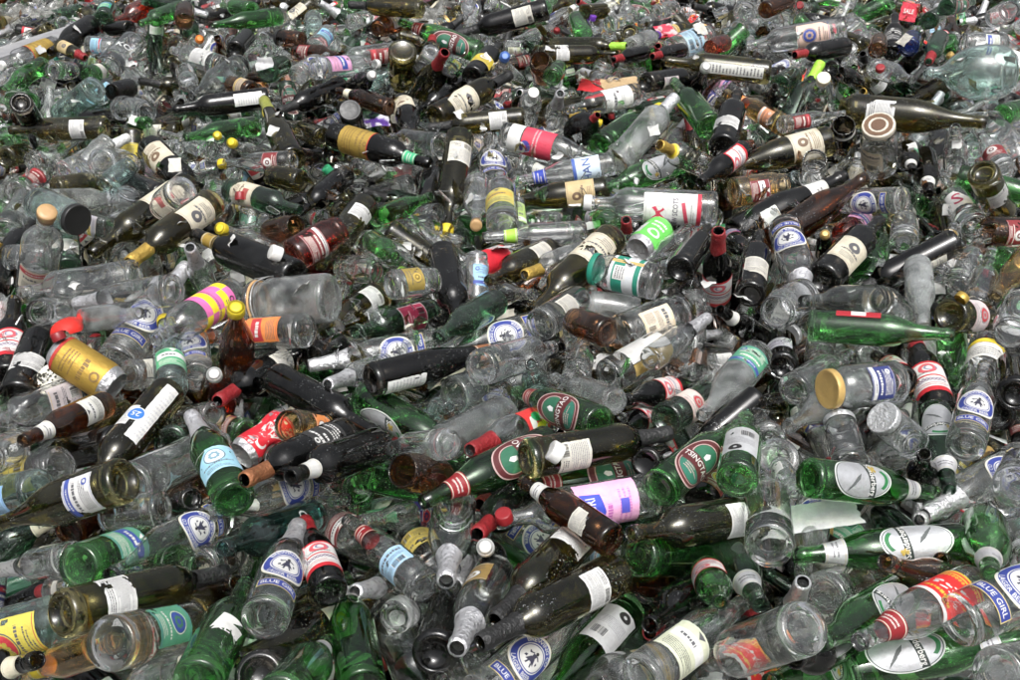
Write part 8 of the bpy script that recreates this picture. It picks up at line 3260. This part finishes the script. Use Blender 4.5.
def filler_opts(t, c, rng):
    o = []
    q = rng.random()
    if t in 'DE':
        if t == 'D' and q < .35: o.append('lA'+rng.choice(('wht', 'red', 'wht', 'cre')))
        elif t == 'E' and q < .3: o.append('fsil')
    elif t in 'WGHC':
        if q < .42: o.append('lW')
        elif q < .66: o.append('lC')
        elif q < .80: o.append('lA'+rng.choice(('wht', 'wht', 'cre', 'tan', 'red', 'yel')))
        q = rng.random()
        if q < .40: o.append('fblk')
        elif q < .5: o.append('fred')
        elif q < .56: o.append('fgld')
        elif q < .6: o.append('ncre')
        elif q < .63: o.append('flim')
    elif t == 'T':
        if c in 'cfm': o.append('lB' if q < .55 else rng.choice(('lAwht', 'lAred', 'lAnav', 'lR')) if q < .8 else 'n')
        elif c in 'gd': o.append(rng.choice(('lS', 'lT', 'lT', 'lAred', 'lAwht', 'lAgrn')) if q < .8 else 'n')
        q = rng.random()
        if q < .35: o.append('fsil')
        elif q < .55: o.append('nsil' if c in 'gd' else 'nwht')
        o = [x for x in o if x != 'n']
    elif t == 'B':
        if q < .30: o.append('lU')
        elif q < .62: o.append('lA'+rng.choice(('wht', 'red', 'nav', 'cre', 'gld', 'grn')))
        q = rng.random()
        if q < .25: o.append('fred')
        elif q < .40: o.append('fsil')
        elif q < .50: o.append('nwht')
    elif t == 'S':
        if q < .5: o.append('lA'+rng.choice(('wht', 'red', 'lbl', 'ora', 'lim', 'nav')))
        if rng.random() < .25: o.append('fsil')
        elif rng.random() < .3: o.append('c'+rng.choice(('wht', 'yel', 'red', 'grn')))
    elif t in 'VF':
        if q < .7: o.append('l'+rng.choice(('W', 'Awht', 'Acre', 'Ared', 'Gld', 'Agrn', 'Albl', 'K', 'Apnk')))
        if rng.random() < .4: o.append('c'+rng.choice(('blk', 'wht', 'gld', 'red', 'sil')))
    elif t in 'JK':
        if q < .5: o.append('lA'+rng.choice(('wht', 'cre', 'gld', 'grn', 'red', 'yel')))
        if rng.random() < .25: o.append('c'+rng.choice(('gld', 'wht', 'sil', 'red', 'blk')))
    elif t in 'QM':
        if q < .6: o.append('lA'+rng.choice(('yel', 'red', 'wht', 'cre')))
        if rng.random() < .6: o.append('c'+rng.choice(('yel', 'red', 'gld', 'blk', 'wht')))
    return o
def parts_of(t, opts, var):
    out = []
    for o in opts:
        if o[0] == 'l' and len(o) > 1: out.append(('label' if o[1] != 'Q' else 'lettering', label_mesh(t, o[1:], var % 6)))
        elif o[0] == 'n' and len(o) == 4: out.append(('neck_label', neck_mesh(t, o[1:])))
        elif o[0] == 'f' and len(o) == 4: out.append(('foil_capsule', foil_mesh(t, o[1:], var % 3)))
        elif o == 'ccork': out.append(('stopper', cap_mesh(t, 'cork')))
        elif o[0] == 'c' and len(o) == 4: out.append(('lid' if t in 'JK' else 'cap', cap_mesh(t, o[1:])))
    return out
# ------------------------------------------------------------------ special bodies
def crush(p, rng_seed):
    x, y, z = p; n = mnoise.noise(Vector((x*38+rng_seed, y*38, z*30)))*.55+mnoise.noise(Vector((x*90, y*90+rng_seed, z*60)))*.25
    f = 1-.6*max(0, n)-.5*math.exp(-((z-.065)/.020)**2)*(1 if x > 0 else .25)
    return (x*f+.012*math.sin(z*45), y*f*1.05, z*.93)
def can_parts(style, crushed):
    w, fs = lathe_rows([(.004, .018), (.0005, .0235)]+SP['N']+[(.1205, .0255), (.118, .0245), (.1178, .008)], 40)
    # ribbed sides get enough rings to bend
    rows = [(.004, .018), (.0005, .0235)]+[(z, surf_r('N', z)) for z in [.121*i/30 for i in range(31)]]+[(.1205, .0255), (.118, .0245), (.1178, .008)]
    vs, fs = lathe_rows(rows, 40); lab = label_mesh('N', style, 0).copy()
    if crushed:
        vs = [crush(p, 3.1) for p in vs]
        for v in lab.vertices: v.co = crush(v.co, 3.1)
    me = mesh_from('can_shell', vs, fs, [FOIL], True, [(.6,.6,.62,.9)]*len(vs))
    return me, lab
def tube(pts, r, n=8, closed=False):
    vs, fs = [], []; m = len(pts)
    for i, p in enumerate(pts):
        a = Vector(pts[(i+1) % m] if closed or i < m-1 else pts[i]); b = Vector(pts[i-1] if closed or i else pts[i]); d = (a-b).normalized()
        u = d.orthogonal() if abs(d.z) > .9 else d.cross(Vector((0, 0, 1))); u.normalize(); v = d.cross(u)
        for k in range(n): t = 2*PI*k/n; q = Vector(p)+u*r*math.cos(t)+v*r*math.sin(t); vs.append(tuple(q))
    for i in range(m if closed else m-1):
        j = (i+1) % m
        for k in range(n): k2 = (k+1) % n; fs.append((i*n+k, i*n+k2, j*n+k2, j*n+k))
    return vs, fs
def clasp_parts(root):
    L = length('P'); r = .0495
    rows = [(L-.002, .046), (L, r), (L+.004, r+.001), (L+.010, r-.001), (L+.016, .040), (L+.018, .028), (L+.016, .010)]
    vs, fs = lathe_rows(rows, 40); lid = link('lid', mesh_from('lid', vs, fs, [glass('c')]), root)
    vs, fs = lathe_rows([(L-.005, .0465), (L-.0055, .0505), (L-.001, .0508), (L-.0008, .0468)], 40, close0=False, close1=False); link('rubber_seal', mesh_from('rubber_seal', vs, fs, [PLASTIC], True, [(.55,.34,.16,0)]*len(vs)), root)
    ring = [(.0500*math.cos(2*PI*i/36), .0500*math.sin(2*PI*i/36), L-.012) for i in range(36)]
    V, F = tube(ring, .0016, 6, True)
    for s in (1, -1):
        pts = [(s*.050, -.006, L-.012), (s*.055, -.004, L-.03), (s*.056, 0, L-.045), (s*.056, .008, L-.03), (s*.053, .006, L+.004), (s*.03, .004, L+.018), (0, .004, L+.0205)]
        v2, f2 = tube(pts, .0014, 6); b = len(V); V += v2; F += [tuple(b+i for i in f) for f in f2]
    link('wire_clasp', mesh_from('wire_clasp', V, F, [FOIL], True, [(.55,.55,.56,.9)]*len(V)), root)
def scoop_mesh():
    vs, fs = [], []; n = 20
    for j in range(9):
        z = .075*j/8; r = .034*(1-.25*(j/8)**2)*(.35+.65*min(1, j/2.2))
        for i in range(n+1): a = -PI*.05+PI*1.1*i/n; vs.append((r*math.cos(a), -r*.8*math.sin(a)+.01, z))
    for j in range(8):
        for i in range(n): q = j*(n+1)+i; fs.append((q, q+1, q+n+2, q+n+1))
    return vs, fs
# ------------------------------------------------------------------ heap of bottles
OBJS = []      # (object, t, c, opts, px, py, dirx, diry, desc, idx)
def project(p):
    d = p-CAMP; c, s = math.cos(PITCH), math.sin(PITCH)
    dep = d.y*c-d.z*s; return (IW/2+FPX*d.x/dep, IH/2-FPX*(d.y*s+d.z*c)/dep, dep)
STUFF = []
def roll_for(idx, hero, opts):
    r = random.Random(idx*13+5)
    if not hero: return r.uniform(-PI, PI)
    for o in opts:
        if o[0] == 'r' and o[1:].lstrip('-').isdigit(): return math.radians(int(o[1:]))
    return r.gauss(0, .22) if any(o[0] == 'l' for o in opts) else r.uniform(-PI, PI)
def build_one(idx, hero, t, c, s, a, v, opts, desc):
    rng = random.Random(idx*7+1); L = length(t)*s; A = Vector(a); V = Vector(v); ctr = A+V*L*.5
    if not hero: opts = filler_opts(t, c, rng)
    M = frame(A, V, roll_for(idx, hero, opts), ctr) @ Matrix.Scale(s, 4)
    name = kind_of(t, c)
    if t == 'N':
        me, lab = can_parts(next((o for o in opts if o[0] == 'l'), 'lCan')[1:], 'lCan' in opts)
        root = link(name, me); link('label', lab, root)
    elif t == 'L':
        vs, fs = lathe_rows([(0, .053), (0, .055), (.010, .056), (.012, .054), (.0125, .048), (.0105, .046), (.0105, .03), (.012, .028)], 40)
        root = link(name, mesh_from(name, vs, fs, [PLASTIC], True, [(.72,.72,.70,0) if math.hypot(x, y) > .04 or idx % 2 else (.10,.16,.45,0) for x, y, z in vs]))
        M = Matrix.Translation(A) @ Matrix.Rotation(.25, 4, 'X')
    elif t == 'R':
        vs, fs = scoop_mesh(); root = link(name, bpy.data.objects.new('x', None).data)
        vs2, fs2 = tube([(0, .012, .07), (0, .02, .1), (0, .018, .14), (0, .010, .19)], .008, 10)
        me = mesh_from('bowl', vs, fs, [PLASTIC], True, [(.66,.03,.02,0)]*len(vs)); link('bowl', me, root)
        link('handle', mesh_from('handle', vs2, fs2, [PLASTIC], True, [(.62,.03,.02,0)]*len(vs2)), root)
    else:
        root = link(name, body_mesh(t, c))
        var = rng.randint(0, 99)
        if hero and desc and (any(o[:2] in ('lB', 'lS', 'lT', 'lP', 'lX', 'lM', 'lR', 'lU') and o != 'lTan' for o in opts)): var = 3*(var % 2)
        for nm, me in parts_of(t, opts, var): link(nm, me, root)
        if t == 'P': clasp_parts(root)
    root.matrix_world = M
    p0, p1, pc = project(A), project(A+V*L), project(ctr)
    ro = roll_for(idx, hero, opts); ro = abs((ro+PI) % (2*PI)-PI)
    if ro > 1.15: opts = [o for o in opts if not (o[0] == 'l' and len(o) > 1)]
    OBJS.append((root, t, c, opts, pc[0], pc[1], p1[0]-p0[0], p1[1]-p0[1], desc, idx))
    root['idx_'] = idx
    return root
def np_mesh_append(store, me, M):
    vs = [M @ v.co for v in me.vertices]; b = len(store['v']); mats = store['m']
    for m in me.materials:
        if m not in mats: mats.append(m)
    mi = [mats.index(m) for m in me.materials]
    ca = me.color_attributes.get('Col')
    store['c'] += [tuple(d.color) for d in ca.data] if ca else [(.5,.5,.5,0)]*len(vs)
    store['v'] += [tuple(v) for v in vs]
    for p in me.polygons: store['f'].append(tuple(b+i for i in p.vertices)); store['i'].append(mi[p.material_index])
def stuff_one(idx, t, c, s, a, v):
    rng = random.Random(idx*7+1); L = length(t)*s; A = Vector(a); V = Vector(v)
    opts = filler_opts(t, c, rng); M = frame(A, V, roll_for(idx, False, opts), A+V*L*.5) @ Matrix.Scale(s, 4)
    STUFF.append((body_mesh(t, c), M))
    for nm, me in parts_of(t, opts, rng.randint(0, 99)): STUFF.append((me, M))
for row in DATA.strip().split('\n'):
    a, _, b = row.partition('|'); tk = a.split(); idx = int(tk[0]); flag, t, c = tk[1:4]
    s = int(tk[4])/100; A = [int(q)/1000 for q in tk[5:8]]; V = [int(q)/1000 for q in tk[8:11]]; opts = tk[11:]
    # the heap goes on past the frame at both sides and towards the camera
    h = length(t)*s/2; x, y, z = A[0]+V[0]*h, A[1]+V[1]*h, A[2]+V[2]*h; xe = .47*(y*.8387+.707)+.05
    if z > -.16 and t not in 'NLRPO':
        ways = []
        if xe-.5 < abs(x) < xe-.03: d = 2*(xe-abs(x))*(1 if x > 0 else -1); ways.append((5000, [A[0]+2*V[0]*h+d, A[1], A[2]], [-V[0], V[1], V[2]]))
        if y < 1.34: ways.append((9000, [A[0], 1.96-A[1], A[2]], [V[0], -V[1], V[2]]))
        for n, a2, v2 in ways:
            e = [project(Vector(a2)+Vector(v2)*q*h) for q in (0, 2)]
            if all(q[0] < -45 for q in e) or all(q[0] > IW+45 for q in e) or all(q[1] > IH+50 for q in e): stuff_one(idx+n, t, c, s, a2, v2)
    if flag == 'S': stuff_one(idx, t, c, s, A, V)
    else: build_one(idx, flag == 'H', t, c, s, A, V, opts, b.strip())
if STUFF:
    st = {'v': [], 'f': [], 'c': [], 'm': [], 'i': []}
    for me, M in STUFF: np_mesh_append(st, me, M)
    o = link('glass_heap', mesh_from('glass_heap', st['v'], st['f'], st['m'], True, st['c'], st['i']))
    tag(o, 'glass bottles buried deep in the heap, showing only through the gaps', 'glass heap', None, 'stuff')
# ------------------------------------------------------------------ litter lying on the heap
def at(px, py, z):
    d = Vector(ray(px, py)); return CAMP+d*((z-CAM_H)/d.z)
SURF = []
def surface_at(px, py, lift=.01):
    if not SURF: bpy.context.view_layer.update(); SURF.append(bpy.context.evaluated_depsgraph_get())
    dg = SURF[0]; d = Vector(ray(px, py))
    ok, loc, n, i, ob, m = scene.ray_cast(dg, CAMP, d)
    return (loc-d*lift) if ok else at(px, py, 0)
def sheet(name, W, H, nx, ny, seed, amp, fold, c1, c2, mat, label, cat, pos, rz, tilt, group=None, roll=0):
    rng = random.Random(seed); vs = []; cs = []; fs = []
    for j in range(ny+1):
        for i in range(nx+1):
            x = W*(i/nx-.5); y = H*(j/ny-.5); n = mnoise.noise(Vector((x*fold+seed, y*fold, seed*.37))); n2 = mnoise.noise(Vector((x*fold*2.7, y*fold*2.7+seed, 1.3)))
            e = rng.uniform(-.04, .04) if i in (0, nx) or j in (0, ny) else 0
            vs.append((x*(1+e)+amp*.4*n2, y*(1+e)+amp*.4*n, amp*(abs(n)*1.2+.5*abs(n2)))); cs.append(c1 if (c2 is None or n2 < .12) else c2)
    for j in range(ny):
        for i in range(nx): q = j*(nx+1)+i; fs.append((q, q+1, q+nx+2, q+nx+1))
    o = link(name, mesh_from(name, vs, fs, [mat], amp > .012, cs)); o.matrix_world = Matrix.Translation(pos) @ Matrix.Rotation(rz, 4, 'Z') @ Matrix.Rotation(tilt, 4, 'X') @ Matrix.Rotation(roll, 4, 'Y')
    tag(o, label, cat, group); return o
def film_material():
    m, nt = mat_new('clear_film'); L = nt.links.new; vec, rnd = jitter_coords(nt)
    tr = N_(nt, 'ShaderNodeBsdfTransparent'); tr.inputs[0].default_value = (.80,.80,.78,1)
    pr = N_(nt, 'ShaderNodeBsdfPrincipled'); pr.inputs['Base Color'].default_value = (.30,.30,.28,1); pr.inputs['Roughness'].default_value = .22; pr.inputs['Specular IOR Level'].default_value = .9
    bm = N_(nt, 'ShaderNodeBump'); bm.inputs['Strength'].default_value = .8; bm.inputs['Distance'].default_value = .006; L(noise(nt, vec, 55, 4), bm.inputs['Height']); L(bm.outputs[0], pr.inputs['Normal'])
    f = ramp(nt, noise(nt, vec, 35, 4), [(.3, .22), (.75, .75)])
    mx = N_(nt, 'ShaderNodeMixShader'); L(f, mx.inputs[0]); L(tr.outputs[0], mx.inputs[1]); L(pr.outputs[0], mx.inputs[2])
    out = N_(nt, 'ShaderNodeOutputMaterial'); L(mx.outputs[0], out.inputs[0]); return m
FILM = film_material()
# ------------------------------------------------------------------ labels
CN = {'c':'clear','m':'smoke grey','f':'dusty clear','g':'green','d':'dark green','o':'olive','k':'black','b':'brown','a':'pale aqua','y':'amber tinted','t':'teal','r':'red','n':'cobalt blue','w':'white'}
LN = {'W':'white text label','C':'cream label','Tan':'tan label','B':'round blue emblem','S':'silver oval label','T':'dark red shield label','U':'red-white label','R':'red label','K':'black label','Gld':'gold label','Yel':'yellow label','D':'grey label','Strip':'strip label','StripW':'strip label','Edge':'white edge label','S2':'red letter label','GG':'gold-grey label','R2':'barcode label','P':'pink label','M':'striped label','Multi':'colourful label','QKOL':'outlined lettering'}
AN = {'wht':'white','red':'red','nav':'blue','lbl':'pale blue','cre':'cream','gld':'gold','grn':'green','yel':'yellow','gry':'grey','ora':'orange','tan':'tan','lim':'lime','pnk':'pink','pch':'peach','sil':'silver','blk':'black','cop':'copper','pur':'purple','yol':'olive','blu':'blue','cork':'cork','dot':'spotted','lid':'printed','hot':'pink'}
EXTRA()
def feature(t, opts):
    out = []
    for o in opts:
        if o[0] == 'l' and len(o) > 1:
            s = o[1:]
            if s in LN: out.append(LN[s])
            elif s[0] == 'A': out.append(AN.get(s[1:].lower(), 'pale')+' label')
            elif s[0] != 'Q': out.append('printed label')
        elif o[0] == 'f' and len(o) == 4: out.append(AN.get(o[1:], 'dark')+' foil')
        elif o[0] == 'n' and len(o) == 4: out.append(AN.get(o[1:], 'dark')+' neck band')
        elif o == 'ccork': out.append('cork')
        elif o[0] == 'c' and len(o) == 4: out.append(AN.get(o[1:], 'dark')+(' lid' if t in 'JK' else ' cap'))
    return out
def heading(dx, dy, t):
    L = math.hypot(dx, dy)
    if L < 22: return 'end-on'
    a = math.degrees(math.atan2(-dy, dx)) % 360
    w = ('right', 'up-right', 'up', 'up-left', 'left', 'down-left', 'down', 'down-right')[int((a+22.5)//45) % 8]
    return ('mouth ' if t in 'JKP' else 'neck ')+w
MARKS = [m.split(',') for m in LANDMARKS.strip().split('\n')]
MARKS = [(float(a), float(b), c.strip()) for a, b, c in MARKS]
def place(px, py, k):
    ds = sorted((math.hypot(px-a, (py-b)*1.3), a, b, n) for a, b, n in MARKS if math.hypot(px-a, py-b) > 13)
    d, a, b, n = ds[k]
    ang = math.degrees(math.atan2(-(py-b), px-a)) % 360
    r = ('right of', 'up-right of', 'above', 'up-left of', 'left of', 'down-left of', 'below', 'down-right of')[int((ang+22.5)//45) % 8]
    return ('just ' if d < 30 else 'well ' if d > 85 else '')+r+' the '+n
used = {}
import re
def words_(s): return len(re.findall(r"[A-Za-z0-9'-]+", s))
named = [o for o in OBJS if o[8]]; rest = [o for o in OBJS if not o[8]]
for rec in named+rest:
    root, t, c, opts, px, py, dx, dy, desc, idx = rec
    kind = kind_of(t, c); cat = {'drink_can': 'drink can'}.get(kind, kind.replace('_', ' '))
    if desc:
        label = desc
        if not re.search(r'beside|below|above|between|near|behind|upper|lower|under|over|corner|edge|among|just|frame', desc):
            for k in range(3):
                q = desc+', '+place(px, py, k)
                if words_(q) <= 16: label = q; break
    else:
        label = None; fe = feature(t, opts); noun = CN[c]+' '+cat if t not in 'DE' else CN[c]+(' broken bottle base' if t == 'D' else ' broken bottle neck')
        if t == 'N': noun = {'r': 'red', 'y': 'gold'}.get(c, 'green')+' drink can'
        if t == 'L': noun = 'round white jar lid'
        cand = []
        for k in range(6):
            for nf in (2, 1, 0):
                f = ' and '.join(fe[:nf]); h = heading(dx, dy, t)
                s = noun+(' with '+f if f else '' if fe else (' showing no label' if t not in 'NLR' else ''))+(', '+h+',' if t not in 'LNR' else '')+' '+place(px, py, k)
                if words_(s) <= 16 and len(s.split()) <= 15: cand.append(s)
        for s in cand:
            if s.lower() not in used: label = s; break
        if label is None: label = cand[-1] if cand else noun+' '+place(px, py, 0)
    n = used.get(label.lower(), 0); used[label.lower()] = n+1
    if n: DUPL.append(label)
    tag(root, label, cat, cat+'s' if cat[-1] != 's' else cat, None)
    root['group'] = (cat+'s' if not cat.endswith('x') else cat)+' thrown on the heap'
    del root['idx_']
# ------------------------------------------------------------------ ground, sky, sun, camera
def concrete():
    m, nt = mat_new('wet_concrete'); L = nt.links.new
    tc = N_(nt, 'ShaderNodeTexCoord'); pr = N_(nt, 'ShaderNodeBsdfPrincipled')
    a = noise(nt, tc.outputs['Object'], 3, 8, .65); b = noise(nt, tc.outputs['Object'], 60, 4)
    cr = N_(nt, 'ShaderNodeValToRGB'); cr.color_ramp.elements[0].color = (.06,.06,.058,1); cr.color_ramp.elements[1].color = (.24,.235,.225,1)
    L(math_(nt, 'MULTIPLY_ADD', b, .3), cr.inputs[0]); cr.inputs[0].links[0].from_node.inputs[2].default_value = .25
    L(cr.outputs[0], pr.inputs['Base Color']); pr.inputs['Roughness'].default_value = .6
    bm = N_(nt, 'ShaderNodeBump'); bm.inputs['Strength'].default_value = .4; L(a, bm.inputs['Height']); L(bm.outputs[0], pr.inputs['Normal'])
    out = N_(nt, 'ShaderNodeOutputMaterial'); L(pr.outputs[0], out.inputs[0]); return m
G = 400; me = mesh_from('ground', [(-G, -G, -.37), (G, -G, -.37), (G, G, -.37), (-G, G, -.37)], [(0, 1, 2, 3)], [concrete()], False)
tag(link('ground', me), 'bare concrete yard under the heap', None, None, 'structure')
w = bpy.data.worlds.new('World'); scene.world = w; w.use_nodes = True; nt = w.node_tree; bg = nt.nodes['Background']
sky = nt.nodes.new('ShaderNodeTexSky'); sky.sky_type = 'NISHITA'; sky.sun_disc = False
EL, AZ = math.radians(SUN_EL), math.radians(SUN_AZ)
sky.sun_elevation = EL; sky.sun_rotation = AZ; sky.air_density = 1.0; sky.dust_density = 4.0; sky.ozone_density = 1.0
hs = nt.nodes.new('ShaderNodeHueSaturation'); hs.inputs['Saturation'].default_value = .22
nt.links.new(sky.outputs[0], hs.inputs['Color'])
# an overcast sky is about three times brighter overhead than at the horizon
tc = nt.nodes.new('ShaderNodeTexCoord'); sx = nt.nodes.new('ShaderNodeSeparateXYZ'); nt.links.new(tc.outputs['Generated'], sx.inputs[0])
mr = nt.nodes.new('ShaderNodeMapRange'); mr.inputs[1].default_value = 0; mr.inputs[2].default_value = .95; mr.inputs[3].default_value = .45; mr.inputs[4].default_value = 1.9; nt.links.new(sx.outputs[2], mr.inputs[0])
# and thin cloud glows widely round the hidden sun
dt = nt.nodes.new('ShaderNodeVectorMath'); dt.operation = 'DOT_PRODUCT'; nt.links.new(tc.outputs['Generated'], dt.inputs[0]); dt.inputs[1].default_value = (math.sin(AZ)*math.cos(EL), math.cos(AZ)*math.cos(EL), math.sin(EL))
pw = math_(nt, 'POWER', math_(nt, 'MAXIMUM', dt.outputs['Value'], 0.0), GLOW_P); gl = math_(nt, 'MULTIPLY', pw, GLOW); tot = math_(nt, 'ADD', mr.outputs[0], gl)
vm = nt.nodes.new('ShaderNodeVectorMath'); vm.operation = 'SCALE'; nt.links.new(hs.outputs[0], vm.inputs[0]); nt.links.new(tot, vm.inputs['Scale']); nt.links.new(vm.outputs[0], bg.inputs[0]); bg.inputs[1].default_value = SKY
sd = bpy.data.lights.new('sun', 'SUN'); sd.energy = SUN; sd.angle = math.radians(SUN_ANG); sd.color = (1, .992, .98)
so = bpy.data.objects.new('sun', sd); COL.objects.link(so)
so.rotation_euler = Vector((math.sin(AZ)*math.cos(EL), math.cos(AZ)*math.cos(EL), math.sin(EL))).to_track_quat('Z', 'Y').to_euler()
cd = bpy.data.cameras.new('camera'); cam = bpy.data.objects.new('camera', cd); COL.objects.link(cam)
cam.location = CAMP; cam.rotation_euler = (PI/2-PITCH, 0, 0)
cd.sensor_width = 36; cd.lens = 36*FPX/IW; cd.clip_end = 2000; cd.clip_start = .05
scene.camera = cam
scene.view_settings.view_transform = 'Standard'; scene.view_settings.look = 'None'; scene.view_settings.exposure = 0
scene.render.engine = 'CYCLES'; cy = scene.cycles
cy.max_bounces = 24; cy.transmission_bounces = 24; cy.glossy_bounces = 8; cy.diffuse_bounces = 4; cy.transparent_max_bounces = 24
cy.use_denoising = True; cy.sample_clamp_indirect = 6; cy.blur_glossy = 0; cy.caustics_reflective = True; cy.caustics_refractive = True
try: cy.denoiser = 'OPENIMAGEDENOISE'; cy.denoising_prefilter = 'ACCURATE'
except Exception: pass
cy.use_adaptive_sampling = True; cy.adaptive_threshold = .015
